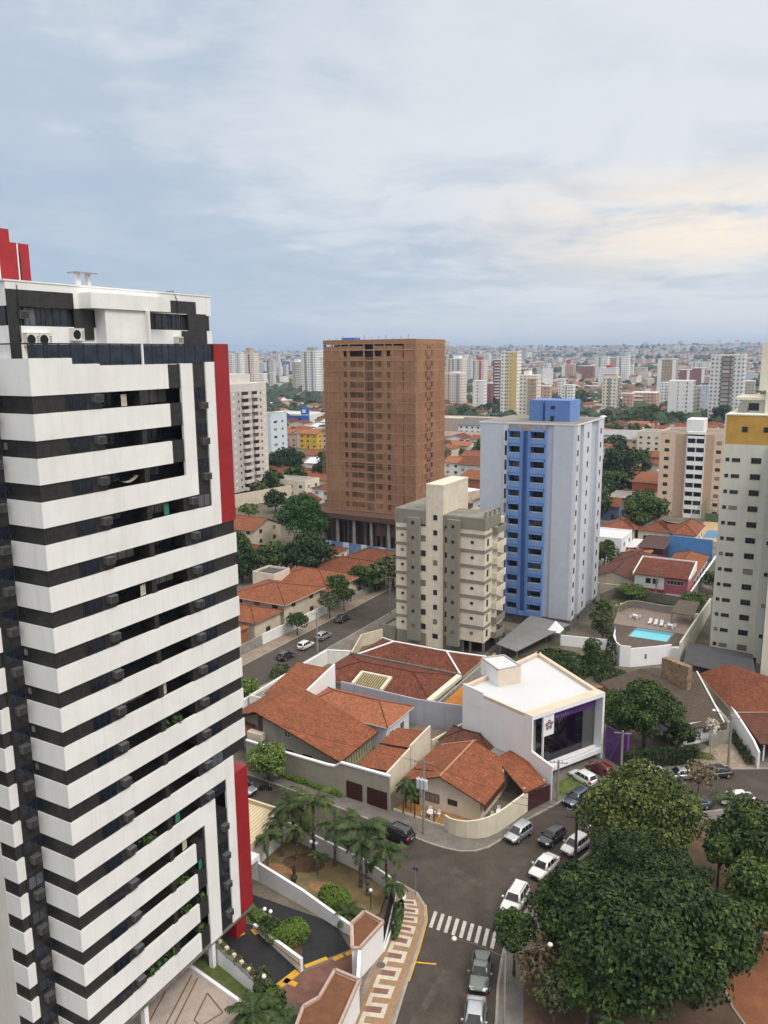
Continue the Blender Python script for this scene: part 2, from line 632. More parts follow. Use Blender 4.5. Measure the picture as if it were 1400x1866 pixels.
white_roof = mat('white coated roof', (.53, .54, .56), .6, .03, .3, dirt=(.62, .62, .62), dirt_amt=.35)

tile_terra = tile_mat('terracotta tiles', (.255, .084, .038), .30, .50)
tile_red = tile_mat('red clay tiles', (.195, .062, .030), .30, .55)
tile_old = tile_mat('weathered clay tiles', (.175, .052, .028), .42, .75)
tile_orange = tile_mat('salmon clay tiles', (.33, .120, .062), .22, .22)
tile_brown = tile_mat('brown shingle', (.088, .066, .048), .18, .35, (.5, .3))
tile_dark = tile_mat('dark brown tiles', (.125, .048, .032), .25, .5)

glass_dark = glass_mat('tinted glass')
glass_blue = glass_mat('blue tinted glass', (.010, .014, .024), .05, (.12, .13, .15), .12)
glass_win = glass_mat('window glass', (.030, .032, .034), .15, (.33, .30, .26), .22)
glass_car = glass_mat('car glass', (.012, .015, .018), .04, (.02, .022, .024), .1)

leaf_mango = leaf_mat('mango leaves', ((.016, .034, .007), (.040, .070, .013), (.125, .140, .034)))
leaf_dark = leaf_mat('dark tree leaves', ((.008, .021, .005), (.021, .046, .009), (.064, .098, .018)))
leaf_mid = leaf_mat('green tree leaves', ((.013, .032, .007), (.033, .066, .012), (.085, .125, .024)))
leaf_bright = leaf_mat('bright green leaves', ((.012, .044, .006), (.028, .088, .010), (.060, .145, .018)))
leaf_light = leaf_mat('light green leaves', ((.060, .105, .022), (.105, .165, .036), (.17, .225, .06)))
leaf_lime = leaf_mat('hedge leaves', ((.060, .115, .014), (.095, .165, .020), (.14, .21, .032)))
leaf_hedge = leaf_mat('dark hedge leaves', ((.018, .034, .010), (.032, .052, .014), (.05, .07, .02)))
leaf_palm = leaf_mat('palm leaves', ((.018, .036, .010), (.034, .060, .016), (.075, .092, .024)))
leaf_olive = leaf_mat('olive leaves', ((.045, .058, .022), (.07, .085, .034), (.105, .115, .05)))
leaf_dry = leaf_mat('dry leaves', ((.075, .055, .032), (.12, .090, .05), (.17, .13, .075)))

# ------------------------------------------------------------------ prototypes
_cache = {}


def win_mesh(w, h, frame, glass, mull=1, sill=None, bars=0):
    key = ('win', round(w, 2), round(h, 2), frame.name, glass.name, mull, sill.name if sill else '', bars)
    if key in _cache:
        return _cache[key]
    b = MB()
    f = .06
    b.box(-w / 2, w / 2, -.05, .01, 0, f).box(-w / 2, w / 2, -.05, .01, h - f, h)
    b.box(-w / 2, -w / 2 + f, -.048, .01, f, h - f).box(w / 2 - f, w / 2, -.048, .01, f, h - f)
    for i in range(1, mull + 1):
        x = -w / 2 + w * i / (mull + 1)
        b.box(x - .022, x + .022, -.045, .008, f, h - f)
    for i in range(1, bars + 1):
        z = h * i / (bars + 1)
        b.box(-w / 2 + f, w / 2 - f, -.047, .004, z - .02, z + .02)
    b.poly([(-w / 2 + f, -.015, f), (w / 2 - f, -.015, f), (w / 2 - f, -.015, h - f), (-w / 2 + f, -.015, h - f)], 1)
    ms = [frame, glass]
    if sill:
        b.box(-w / 2 - .06, w / 2 + .06, -.14, .012, -.07, -.003, 2)
        ms.append(sill)
    _cache[key] = b.mesh('window', ms)
    return _cache[key]


FACE = {'-y': 0.0, '+x': math.pi / 2, '+y': math.pi, '-x': -math.pi / 2}


def window(parent, face, p, w, h, frame=None, glass=None, mull=1, sill=None, name='window', bars=0):
    """p: world position of the bottom centre on the wall plane"""
    return place(name, win_mesh(w, h, frame or dark_metal, glass or glass_win, mull, sill, bars), parent, p, FACE[face])


def ac_mesh(w, d, h, mm, fan=True):
    key = ('ac', w, d, h, mm.name)
    if key in _cache:
        return _cache[key]
    b = MB()
    b.box(-w / 2, w / 2, -d, 0, 0, h)
    b.box(-w / 2 - .02, w / 2 + .02, -d - .02, .0, h, h + .03)
    if fan:
        n = 14
        for k in range(n):
            a0, a1 = 2 * math.pi * k / n, 2 * math.pi * (k + 1) / n
            r = h * .40
            cx = -w * .18
            b.poly([(cx, -d - .012, h / 2), (cx + r * math.cos(a0), -d - .012, h / 2 + r * math.sin(a0)),
                    (cx + r * math.cos(a1), -d - .012, h / 2 + r * math.sin(a1))], 1)
        for k in range(4):
            b.box(w * .28, w * .45, -d - .015, -d, h * (.2 + k * .17), h * (.26 + k * .17), 1)
    else:
        for k in range(4):
            b.box(-w * .42, w * .42, -d - .014, -d, h * (.14 + k * .2), h * (.24 + k * .2), 1)
    _cache[key] = b.mesh('air_conditioner', [mm, black_void])
    return _cache[key]


def rand_dir(r):
    z = r.uniform(-1, 1)
    a = r.uniform(0, 2 * math.pi)
    s = math.sqrt(1 - z * z)
    return Vector((s * math.cos(a), s * math.sin(a), z))


def leaves(b, lobes, n, leaf, r, mi=0, inner=.62, droop=.25):
    tot = [l[3] * l[4] + l[3] * l[5] for l in lobes]
    S = sum(tot)
    for l, t in zip(lobes, tot):
        c = Vector(l[:3])
        bump = [(rand_dir(r), r.uniform(.08, .26)) for _ in range(14)]
        for _ in range(int(n * t / S)):
            d = rand_dir(r)
            if d.z < -.35 and r.random() < .6:
                d.z = -d.z
            k = inner + (1.02 - inner) * math.sqrt(r.random())
            for bd, ba in bump:
                q = d.dot(bd)
                if q > .72:
                    k += ba * (q - .72) / .28
            p = c + Vector((d.x * l[3], d.y * l[4], d.z * l[5])) * k
            nrm = (d * 1.0 + rand_dir(r) * .8 + Vector((0, 0, .35))).normalized()
            a = nrm.orthogonal().normalized()
            a = (Matrix.Rotation(r.uniform(0, 6.28), 3, nrm) @ a)
            e = nrm.cross(a)
            s = leaf * r.uniform(.55, 1.25)
            q1, q2 = p + a * s * .62, p - a * s * .62
            e1 = e * s * r.uniform(.32, .55)
            dz = Vector((0, 0, -droop * s))
            b.poly([q2 + dz, p - e1, q1 + dz * .6, p + e1], mi)


def tree_proto(name, label, leafm, lobes, n, leaf, trunk_h, trunk_r, seed, limbs=5, barkm=None, group=None, inner=.62, cat='tree', lean=(0, 0)):
    r = random.Random(seed)
    t = thing(name, label, cat, group=group)
    b = MB()
    top = Vector((lean[0], lean[1], trunk_h))
    mid = Vector((lean[0] * .4, lean[1] * .4, trunk_h * .55))
    b.path([Vector((0, 0, -.15)), Vector((0, 0, .25)), mid, top], [trunk_r * 1.5, trunk_r, trunk_r * .85, trunk_r * .7], 8)
    for i in range(limbs):
        l = lobes[i % len(lobes)]
        tgt = Vector(l[:3]) + rand_dir(r) * l[3] * .35
        m = top.lerp(tgt, .5) + Vector((0, 0, .12 * l[5]))
        b.path([top - Vector((0, 0, .1)), m, tgt], [trunk_r * .55, trunk_r * .34, trunk_r * .12], 6)
    b.build('trunk', [barkm or trunk_mat], t, smooth=True, local=True)
    c = MB()
    leaves(c, lobes, n, leaf, r, inner=inner)
    c.build('crown', [leafm], t, local=True)
    return t


def ball_lobes(seed, R, zc, flat=.75, k=9, spread=.62):
    r = random.Random(seed)
    out = [(0, 0, zc, R * .62, R * .62, R * flat * .62)]
    for i in range(k):
        a = 2 * math.pi * i / k + r.uniform(-.3, .3)
        rr = R * spread * r.uniform(.75, 1.05)
        out.append((rr * math.cos(a), rr * math.sin(a), zc + R * flat * r.uniform(-.38, .42), R * r.uniform(.30, .44),
                    R * r.uniform(.30, .44), R * flat * r.uniform(.34, .50)))
    for i in range(k * 2):
        a, e = r.uniform(0, 6.28), r.uniform(-.25, 1.3)
        q = R * r.uniform(.72, 1.0)
        s = R * r.uniform(.15, .28)
        out.append((q * math.cos(a) * math.cos(e), q * math.sin(a) * math.cos(e), zc + R * flat * .95 * math.sin(e), s, s, s * .8))
    for i in range(max(2, k // 3)):
        a = r.uniform(0, 6.28)
        out.append((R * .3 * math.cos(a), R * .3 * math.sin(a), zc + R * flat * r.uniform(.4, .62), R * .38, R * .38, R * flat * .4))
    return out


def palm_mesh(seed, n_fronds, length, wid=.55, droop=1.0, up=.9, nl=26):
    r = random.Random(seed)
    b = MB()
    for i in range(n_fronds):
        a = 2 * math.pi * i / n_fronds * 2.4 + r.uniform(-.25, .25)
        el = r.uniform(-.25, up)
        L_ = length * r.uniform(.8, 1.1)
        pts = []
        p = Vector((0, 0, 0))
        e = el
        st = L_ / nl
        for k in range(nl + 1):
            pts.append(p.copy())
            p = p + Vector((math.cos(a) * math.cos(e), math.sin(a) * math.cos(e), math.sin(e))) * st
            e -= droop * (1.4 / nl) * (0.5 + k / nl)
        for k in range(nl):
            f = k / nl
            d = (pts[k + 1] - pts[k]).normalized()
            sd = Vector((-math.sin(a), math.cos(a), 0))
            wl = wid * (math.sin(math.pi * min(1, .12 + f * .92)) ** .6) * r.uniform(.85, 1.1)
            b.poly([pts[k] - sd * .02, pts[k + 1] - sd * .02, pts[k + 1] + sd * .02, pts[k] + sd * .02])
            for s in (1, -1):
                tip = pts[k] + sd * s * wl * .82 + d * wl * .55 + Vector((0, 0, -wl * r.uniform(.25, .6)))
                w2 = d * st * .62
                b.poly([pts[k] - w2, pts[k] + w2, tip + w2 * .45, tip - w2 * .45] if s > 0 else [pts[k] + w2, pts[k] - w2, tip - w2 * .45, tip + w2 * .45])
    return b


def palm_proto(label, h, r0, seed, n=15, length=2.6, wid=.55, droop=1.1, lean=.25, name='palm_tree', group=None, shaft=True):
    t = thing(name, label, 'palm', group=group)
    rr = random.Random(seed)
    b = MB()
    pts, rad = [], []
    la = rr.uniform(0, 6.28)
    for k in range(9):
        f = k / 8
        pts.append(Vector((math.cos(la) * lean * f * f, math.sin(la) * lean * f * f, -.1 + (h + .1) * f)))
        rad.append(r0 * (1.25 - .45 * f) * (1.0 + (.06 if k % 2 else 0)))
    b.path(pts, rad, 8)
    b.build('trunk', [palm_trunk], t, smooth=True, local=True)
    if shaft:
        s = MB()
        s.path([pts[-1] - Vector((0, 0, .05)), pts[-1] + Vector((0, 0, .45)), pts[-1] + Vector((0, 0, .8))], [r0 * .85, r0 * .75, r0 * .3], 8)
        s.build('crownshaft', [leaf_lime], t, smooth=True, local=True)
    c = palm_mesh(seed, n, length, wid, droop)
    z = pts[-1] + Vector((0, 0, .55 if shaft else 0.05))
    c.v = [(x + z.x, y + z.y, w + z.z) for x, y, w in c.v]
    c.build('crown', [leaf_palm], t, local=True)
    return t


# ---- cars
def paint_mat(name, col, metal=.0, rough=.22):
    m, t, p = base_mat(name)
    L = t.links.new
    tc = N(t, 'ShaderNodeTexCoord')
    n = N(t, 'ShaderNodeTexNoise', i_Scale=3.0, i_Detail=6, i_Roughness=.7)
    L(tc.outputs['Object'], n.inputs['Vector'])
    L(ramp(t, n.outputs[0], [(.35, tuple(c * .86 for c in col)), (.7, col)]), p.inputs['Base Color'])
    p.inputs['Metallic'].default_value = metal
    p.inputs['Roughness'].default_value = rough
    p.inputs['Coat Weight'].default_value = .5
    p.inputs['Coat Roughness'].default_value = .06
    MATS[name] = m
    return m


car_white = paint_mat('white car paint', (.74, .74, .74))
car_silver = paint_mat('silver car paint', (.42, .44, .47), .55, .3)
car_black = paint_mat('black car paint', (.010, .011, .014))
car_grey = paint_mat('dark grey car paint', (.045, .050, .058), .4, .28)
car_blue = paint_mat('slate blue car paint', (.075, .095, .13), .4, .28)
car_red = paint_mat('dark red car paint', (.14, .008, .010))
car_gold = paint_mat('grey green car paint', (.13, .15, .14), .5, .3)
lamp_clear = mat('headlamp lens', (.62, .64, .66), .12, .03, 4)
lamp_red = mat('tail lamp lens', (.32, .012, .010), .2, .05, 4)
trim_black = mat('black plastic trim', (.018, .018, .019), .6, .15, 6)
rim_mat = mat('alloy rim', (.40, .41, .43), .35, .05, 6, metal=.7)
plate_mat = mat('plain plate', (.45, .45, .46), .5, .04, 6)

SPEC = {
    'hatchback': dict(L=3.95, w=.86, zt=.92, h=1.50, hood=.80, cab=(-1.88, 1.02, -1.60, .30), stern=.98),
    'sedan': dict(L=4.45, w=.88, zt=.91, h=1.46, hood=.80, cab=(-1.72, 1.10, -1.02, .38), stern=.96),
    'suv': dict(L=4.55, w=.93, zt=1.08, h=1.74, hood=1.0, cab=(-2.12, 1.02, -1.85, .42), stern=1.12),
    'pickup': dict(L=4.9, w=.90, zt=1.00, h=1.62, hood=.95, cab=(-.55, 1.05, -.35, .42), stern=1.02),
}


def make_car(kind, paint, label, group='cars parked or driving along the streets'):
    s = SPEC[kind]
    L2, w, zt = s['L'] / 2, s['w'], s['zt']
    t = thing('parked_car', label, 'car', group=group)
    b = MB()

    def ring(x, hw, zb, zz, crown=.03):
        pts = [(.80 * hw, zb), (hw * .97, zb + .10), (hw, zb + .24), (hw * .995, zz - .20), (hw * .95, zz - .05), (hw * .80, zz + crown * .5), (hw * .4, zz + crown)]
        return [Vector((x, y, z)) for y, z in pts] + [Vector((x, -y, z)) for y, z in reversed(pts)]
    zr = s['stern']
    st = [(-L2, .78 * w, .46, zr - .20), (-L2 + .06, .90 * w, .32, zr - .06), (-L2 + .30, .97 * w, .24, zr), (-L2 + .9, w, .20, zt + .01),
          (-.3, w, .19, zt), (.75, w, .19, zt - .02), (1.05, w, .20, s['hood'] + .06), (L2 - .55, .97 * w, .22, s['hood']),
          (L2 - .18, .88 * w, .27, s['hood'] - .10), (L2 - .04, .78 * w, .34, s['hood'] - .18), (L2, .66 * w, .42, s['hood'] - .28)]
    b.loft([ring(*q) for q in st])
    xr0, xf0, xr1, xf1 = s['cab']
    z0, z1 = zt - .03, s['h']
    hw0, hw1 = w * .93, w * .70

    def cring(f, z, ins=0.0):
        xr, xf, hw = xr0 + (xr1 - xr0) * f + ins, xf0 + (xf1 - xf0) * f - ins, hw0 + (hw1 - hw0) * f - ins * .8
        c = .10
        return [Vector(q) for q in ((xr, -hw + c, z), (xr + c, -hw, z), (xf - c, -hw, z), (xf, -hw + c * 1.6, z), (xf, hw - c * 1.6, z), (xf - c, hw, z), (xr + c, hw, z), (xr, hw - c, z))]
    rings = [cring(0, z0), cring(.55, z0 + (z1 - z0) * .55), cring(.92, z0 + (z1 - z0) * .92), cring(1.0, z1 - .015, .07), cring(1.0, z1 + .012, .25)]
    b.loft(rings)
    if kind == 'pickup':
        b.box(-L2 + .12, -.7, -w + .12, w - .12, zt + .012, zt + .03, 1)
    body = b.build('body', [paint, trim_black], t, smooth=True, local=True)

    def P(f, side, u, off):
        """point on the side face: u along 0 rear..1 front"""
        xr, xf = xr0 + (xr1 - xr0) * f + .10, xf0 + (xf1 - xf0) * f - .10
        hw = hw0 + (hw1 - hw0) * f + off
        return Vector((xr + (xf - xr) * u, side * hw, z0 + (z1 - z0) * f))
    splits = {'pickup': [(.06, .94)]}.get(kind, [(.05, .30), (.33, .62), (.65, .97)] if kind != 'sedan' else [(.10, .22), (.25, .60), (.63, .97)])
    for side in (1, -1):
        for u0, u1 in splits:
            g = MB()
            q = [P(.18, side, u0, .012), P(.18, side, u1, .012), P(.86, side, u1, .012), P(.86, side, u0, .012)]
            g.poly(q if side < 0 else q[::-1])
            g.build('side_window', [glass_car], t, local=True)
    g = MB()
    c = .17
    fx = lambda f: xf0 + (xf1 - xf0) * f
    rx = lambda f: xr0 + (xr1 - xr0) * f
    hh = lambda f: hw0 + (hw1 - hw0) * f - c
    zz = lambda f: z0 + (z1 - z0) * f
    g.poly([(fx(.10) + .015, hh(.1), zz(.10) + .012), (fx(.10) + .015, -hh(.1), zz(.10) + .012), (fx(.90) + .015, -hh(.9) - .03, zz(.90) + .012), (fx(.90) + .015, hh(.9) + .03, zz(.90) + .012)][::-1])
    g.build('windscreen', [glass_car], t, local=True)
    g = MB()
    g.poly([(rx(.14) - .015, hh(.14), zz(.14) + .01), (rx(.14) - .015, -hh(.14), zz(.14) + .01), (rx(.88) - .015, -hh(.88) - .03, zz(.88) + .01), (rx(.88) - .015, hh(.88) + .03, zz(.88) + .01)])
    g.build('rear_window', [glass_car], t, local=True)
    wr = .31 if kind != 'suv' else .36
    for x in (-L2 + .78, L2 - .82):
        for side in (1, -1):
            wk = ('wheel', kind)
            if wk not in _cache:
                m = MB(); m.tube((0, -.10, 0), (0, .10, 0), wr, wr, 18)
                k = MB(); k.tube((0, .095, 0), (0, .112, 0), wr * .66, wr * .60, 14)
                for q in range(5):
                    a = 2 * math.pi * q / 5
                    k.tube((0, .113, 0), (math.cos(a) * wr * .6, .113, math.sin(a) * wr * .6), .03, .025, 4)
                _cache[wk] = (m.mesh('wheel', [rubber], True), k.mesh('rim', [rim_mat]))
            o = bpy.data.objects.new('wheel', _cache[wk][0]); COL.objects.link(o)
            o.parent = t; o.location = (x, side * (w - .075), wr)
            if side < 0: o.rotation_euler = (0, 0, math.pi)
            q = bpy.data.objects.new('rim', _cache[wk][1]); COL.objects.link(q); q.parent = o
    for side in (1, -1):
        m = MB(); m.prism([(L2 - .30, side * w * .90), (L2 - .02, side * w * .66), (L2 - .02, side * w * .36), (L2 - .22, side * w * .5)], s['hood'] - .26, [s['hood'] - .06, s['hood'] - .17, s['hood'] - .17, s['hood'] - .05])
        m.build('headlight', [lamp_clear], t, local=True)
        m = MB(); m.box(-L2 - .012, -L2 + .25, side * w * .66, side * w * .965, zr - .30, zr - .07)
        m.build('tail_light', [lamp_red], t, local=True)
        m = MB(); m.box(.62, .80, side * (w + .01), side * (w + .20), zt - .02, zt + .14)
        m.build('wing_mirror', [paint], t, local=True)
    m = MB(); m.box(L2 - .04, L2 + .015, -w * .48, w * .48, .34, .50)
    m.build('grille', [trim_black], t, local=True)
    m = MB(); m.box(-L2 - .02, -L2 + .04, -.26, .26, zr - .42, zr - .29)
    m.build('number_plate', [plate_mat], t, local=True)
    if kind in ('suv',):
        for side in (1, -1):
            m = MB(); m.box(-1.5, .2, side * w * .60, side * w * .64, z1 - .005, z1 + .06)
            m.build('roof_rail', [trim_black], t, local=True)
    return t

# ------------------------------------------------------------------ ground, streets, pavements
b = MB()
b.poly([(-9000, -400, -.06), (4500, -400, -.06), (4500, 12000, -.06), (-9000, 12000, -.06)])
struct('ground', b, [city_ground])

b = MB()
b.poly([(-75, 30, 0), (24, 24, 0), (24, 66, 0), (-75, 66, 0)])          # street running past the garage walls
b.poly([(10, -60, .004), (28, -60, .004), (28, 34, .004), (10, 36, .004)])
b.poly([(12, 34, .008), (30, 34, .008), (90, 66, .008), (90, 112, .008), (12, 66, .008)])
struct('street', b, [asphalt])
b = MB()
b.poly([(-45.5, 20, .012), (-35.5, 20, .012), (-35.5, 330, .012), (-45.5, 330, .012)])
struct('back_street', b, [asphalt])


def block(name, pl, top=.14, kerb=.22, m=pave, lot=None):
    """a raised pavement with its kerb stone running round it"""
    k = len(pl)
    A = sum(pl[i][0] * pl[(i + 1) % k][1] - pl[(i + 1) % k][0] * pl[i][1] for i in range(k))
    if A < 0:
        pl = pl[::-1]
    ins = []
    for i in range(k):
        p, q, r = Vector(pl[i - 1]), Vector(pl[i]), Vector(pl[(i + 1) % k])
        d1, d2 = (q - p).normalized(), (r - q).normalized()
        n = (Vector((-d1.y, d1.x)) + Vector((-d2.y, d2.x)))
        n = n / max(.3, n.length_squared) * 2
        ins.append(tuple(q + n * kerb))
    b = MB()
    for i in range(k):
        j = (i + 1) % k
        b.poly([(*pl[i], -.02), (*pl[j], -.02), (*pl[j], top), (*pl[i], top)], 1)
        b.poly([(*pl[i], top), (*pl[j], top), (*ins[j], top), (*ins[i], top)], 1)
    b.poly([(*p, top) for p in ins], 0)
    struct(name, b, [m, kerb_mat])


curbA = [(-36.4, 43.9), (-16.2, 43.0), (-7.6, 42.4), (5.8, 41.0), (8.3, 40.7), (10.4, 40.7), (12.2, 41.0), (13.6, 41.8), (14.7, 43.2),
         (15.4, 45.2), (16.0, 48.0), (16.8, 50.9), (18.5, 55.1), (20.4, 60.2), (22.4, 64.2), (25.4, 67.6), (33, 72.9), (40.7, 77.4), (60, 88), (88, 105)]
block('pavement', curbA + [(88, 330), (-36.4, 330)])
curbT = [(-60, 35.2), (-16, 35.6), (-6, 34.7), (6.0, 33.3), (9.2, 32.9), (11.2, 32.4), (12.8, 31.0), (13.9, 29), (15.0, 25.2), (16.0, 21.1), (17.2, 16.5),
         (18.9, 8), (22, -8), (27, -36), (-60, -36)]
block('corner_pavement', curbT, m=pave_warm)
curbP = [(28, -38), (24.45, 20.5), (23.1, 24.3), (22.3, 27.2), (21.75, 29.5), (21.7, 32.5), (22.0, 36.1), (22.7, 40.4), (23.7, 44.2), (25.4, 50.1), (26.6, 54.2), (29.4, 57.9), (33.6, 61.3), (37.5, 64.8), (44, 69.5), (90, 96), (130, 96), (130, -38)]
block('park_pavement', curbP, m=pave)
block('left_pavement', [(-80, 30), (-45.0, 30), (-45.0, 330), (-80, 330)], m=pave_warm)

# lots: bare yards, a sheet each above the pavement
b = MB()
b.poly([(-34.5, 46.0, .150), (1.2, 44.6, .150), (8.8, 44.3, .150), (12.8, 44.2, .150), (14.8, 47.7, .150), (17.7, 56.2, .150), (20.5, 62, .150), (24, 68.6, .150),
        (41, 79.5, .150), (86, 106, .150), (86, 326, .150), (-34.5, 326, .150)])
struct('yard', b, [lot_soil])
b = MB()
b.poly([(-60, 34.2, .150), (-14, 34.0, .150), (5.5, 31.9, .150), (8.8, 30.9, .150), (10.0, 27.5, .150), (12.0, 22, .150), (13.6, 15, .150), (16, -30, .150), (-60, -30, .150)])
struct('tower_yard', b, [lot_soil])
b = MB()
b.poly([(-100, 30, .150), (-48.5, 30, .150), (-48.5, 330, .150), (-100, 330, .150)])
struct('left_yard', b, [lot_soil])

# park floor
b = MB()
b.poly([(30, -30, .150), (26.9, 20.5, .150), (25.4, 24.8, .150), (24.2, 29.5, .150), (24.2, 36.1, .150), (25.2, 41, .150), (27.0, 47.9, .150), (28.4, 52.8, .150), (30.9, 56.2, .150), (38.5, 63.0, .150),
        (90, 93.5, .150), (130, 93.5, .150), (130, -30, .150)])
struct('park_ground', b, [earth])
b = MB()
pp = [(39.4, 38), (40.2, 34.6), (41.6, 31.6), (43.6, 29.0), (50, 27.5), (62, 30), (62, 46), (50, 45.5), (43.5, 43), (40.4, 41)]
b.poly([(x, y, .156) for x, y in pp])
for i in range(len(pp)):
    p, q = pp[i - 1], pp[i]
    d = Vector((q[0] - p[0], q[1] - p[1])).normalized() * .09
    b.prism([(p[0] - d.y, p[1] + d.x), (q[0] - d.y, q[1] + d.x), (q[0] + d.y, q[1] - d.x), (p[0] + d.y, p[1] - d.x)], .14, .23, 1)
struct('park_path', b, [red_path, kerb_mat])

# zebra crossing: eight worn bars from kerb to kerb
b = MB()
A0, A1 = Vector((14.5, 28.4)), Vector((21.6, 28.6))
for i in range(9):
    f = (i + .15) / 9
    p = A0.lerp(A1, f)
    w = Vector((.36, .02))
    l = Vector((-.55, 2.35))
    b.poly([(*(p - w * .5), .013), (*(p + w * .5), .013), (*(p + w * .5 + l), .013), (*(p - w * .5 + l), .013)])
struct('zebra_crossing', b, [white_line])
b = MB()
b.poly([(15.05, 23.35, .013), (17.25, 24.2, .013), (17.2, 24.36, .013), (15.0, 23.52, .013)])
prev = None
for p in [(12.8, 31.0), (13.9, 29), (15.0, 25.2), (16.0, 21.1)]:
    if prev:
        d = (Vector(p) - Vector(prev)).normalized() * .10
        b.poly([(prev[0] - d.y * 1.2, prev[1] + d.x * 1.2, .146), (prev[0] + d.y * -.1, prev[1] + d.x * .1, .146), (p[0] - d.y * .1, p[1] + d.x * .1, .146), (p[0] - d.y * 1.2, p[1] + d.x * 1.2, .146)])
    prev = p
struct('kerb_paint', b, [yellow_paint])
# patched asphalt and manholes
b = MB()
for pl in ([(18.0, 33.0), (19.1, 33.1), (19.3, 41.5), (18.2, 41.4)], [(12.6, 37.0), (16.4, 36.2), (16.6, 37.3), (12.8, 38.2)], [(-12, 38.2), (-5, 37.6), (-5, 38.3), (-12, 39)], [(18.2, 8), (18.9, 8), (18.7, 24), (18.1, 24)]):
    b.poly([(*p, .0125) for p in pl])
struct('road_patch', b, [mat('patched asphalt', (.072, .060, .050), .95, .25, .8)])

# patterned corner pavement: pale meander on warm stone with rose fields
mosaic_base = mat('tan mosaic', (.30, .185, .105), .9, .16, 2.5, dirt=(.18, .12, .08))
mosaic_pale = mat('pale mosaic', (.53, .48, .40), .9, .12, 3, dirt=(.32, .27, .2), dirt_amt=.4)
mosaic_rose = mat('rose mosaic', (.20, .105, .080), .9, .16, 3)
outer = [(11.6, 31.6), (13.0, 30.0), (13.75, 28.4), (14.35, 26.2), (15.05, 23.4), (15.75, 20.3), (16.4, 17.4), (17.2, 14.0), (18.0, 10.4)]
inner = [(10.3, 30.9), (10.8, 29.4), (11.25, 27.6), (11.75, 25.7), (12.4, 22.6), (13.1, 19.4), (13.8, 16.4), (14.6, 13.2), (15.5, 9.6)]


def strip(f, g):
    """f along the band 0..1, g across it 0 inside .. 1 kerb"""
    k = min(len(outer) - 2, int(f * (len(outer) - 1)))
    u = f * (len(outer) - 1) - k
    o = Vector(outer[k]).lerp(Vector(outer[k + 1]), u)
    i = Vector(inner[k]).lerp(Vector(inner[k + 1]), u)
    return i.lerp(o, g)


b = MB()
for k in range(40):
    f0, f1 = k / 40, (k + 1) / 40
    b.poly([(*strip(f0, 0), .148), (*strip(f0, 1), .148), (*strip(f1, 1), .148), (*strip(f1, 0), .148)], 0)
NB = 11
for k in range(NB):
    f0 = .02 + k * .96 / NB
    df = .96 / NB
    e = df * .20

    def bar(fa, fb, ga, gb, mi, z):
        b.poly([(*strip(fa, ga), z), (*strip(fa, gb), z), (*strip(fb, gb), z), (*strip(fb, ga), z)], mi)
    bar(f0, f0 + e, .12, .80, 1, .152)
    bar(f0 + df * .5, f0 + df * .5 + e, .12, .80, 1, .152)
    bar(f0 + e, f0 + df * .5, .66, .80, 1, .152)
    bar(f0 + df * .5 + e, f0 + df, .12, .26, 1, .152)
    bar(f0 + e, f0 + df * .5, .20, .66, 2, .152)
struct('mosaic_pavement', b, [mosaic_base, mosaic_pale, mosaic_rose])
b = MB()
for x, y, s in ((12.9, 21.6, .42), (15.6, 15.1, .33)):
    b.prism([(x + s * math.cos(a), y + s * math.sin(a)) for a in [k * math.pi / 7 for k in range(14)]], .14, .157)
struct('manhole_cover', b, [mat('cast iron', (.10, .095, .09), .7, .2, 6)])

# ------------------------------------------------------------------ the striped apartment tower
T = thing('apartment_tower', 'tall black and white striped apartment tower with red end panels and a penthouse terrace', 'apartment tower', (0, 0, 0))
FH, Z0 = 2.9, 52.55
bot = lambda k: Z0 - FH * k           # underside of white band k
NBAND = 18

# core: everything behind the bands
b = MB()
b.box(-26, -1.65, .12, 19.38, 3.0, 54.3)
b.box(-26, -3.62, -2.03, .12, 3.0, 54.3)
b.box(-26, -12, -14, -2.03, 0, 54.3)
b.box(-26, -2.4, 4.0, 19.0, 0, 3.0)
b.build('core_wall', [dark_tile], T)
# closed stretches of the facade in dark tile (recessed a little behind the bands)
b = MB()
for k in range(NBAND):
    z1, z0 = bot(k), bot(k) - FH + 1.74
    if k == 17: break
    b.box(-1.65, -.10, .12, 5.75, z0, z1)
    b.box(-1.65, -.10, 9.35, 9.85, z0, z1)
    if k >= 3 and k not in (15, 16, 17):
        b.box(-1.65, -.10, 13.3, 15.05, z0, z1)
        if k < 13:
            b.box(-1.65, -.10, 15.05, 17.7, z0, z1)
        if 4 <= k <= 11:
            b.box(-1.65, -.10, 17.7, 19.38, z0, z1)
for k in range(0, 3):
    b.box(-1.65, -.10, 12.33, 13.72, bot(k), bot(k) + (1.74 if k else 1.8))
b.box(-1.65, -.12, 15.08, 16.58, bot(3) - 1.16, 54.4)
b.box(-1.65, -.12, 15.08, 16.58, 3.2, bot(13) + .0)
for k in (14, 15, 16, 17):
    b.box(-1.65, -.10, 12.33, 13.55, bot(k), bot(k) + 1.74)
b.box(-3.62, -3.50, -1.47, .12, 3.1, 54.0)
b.build('dark_cladding', [dark_tile], T)
# dark left flank corner
for k in range(NBAND):
    z1, z0 = bot(k), bot(k) - 1.16
    for x0, x1, y0, y1 in ((-3.62, -.06, .06, .14), (-5.13, -3.56, -2.09, -1.9)):
        b = MB()
        b.box(x0, x1, y0, y1, z0, z1)
        b.build('dark_flank_band', [dark_tile], T)

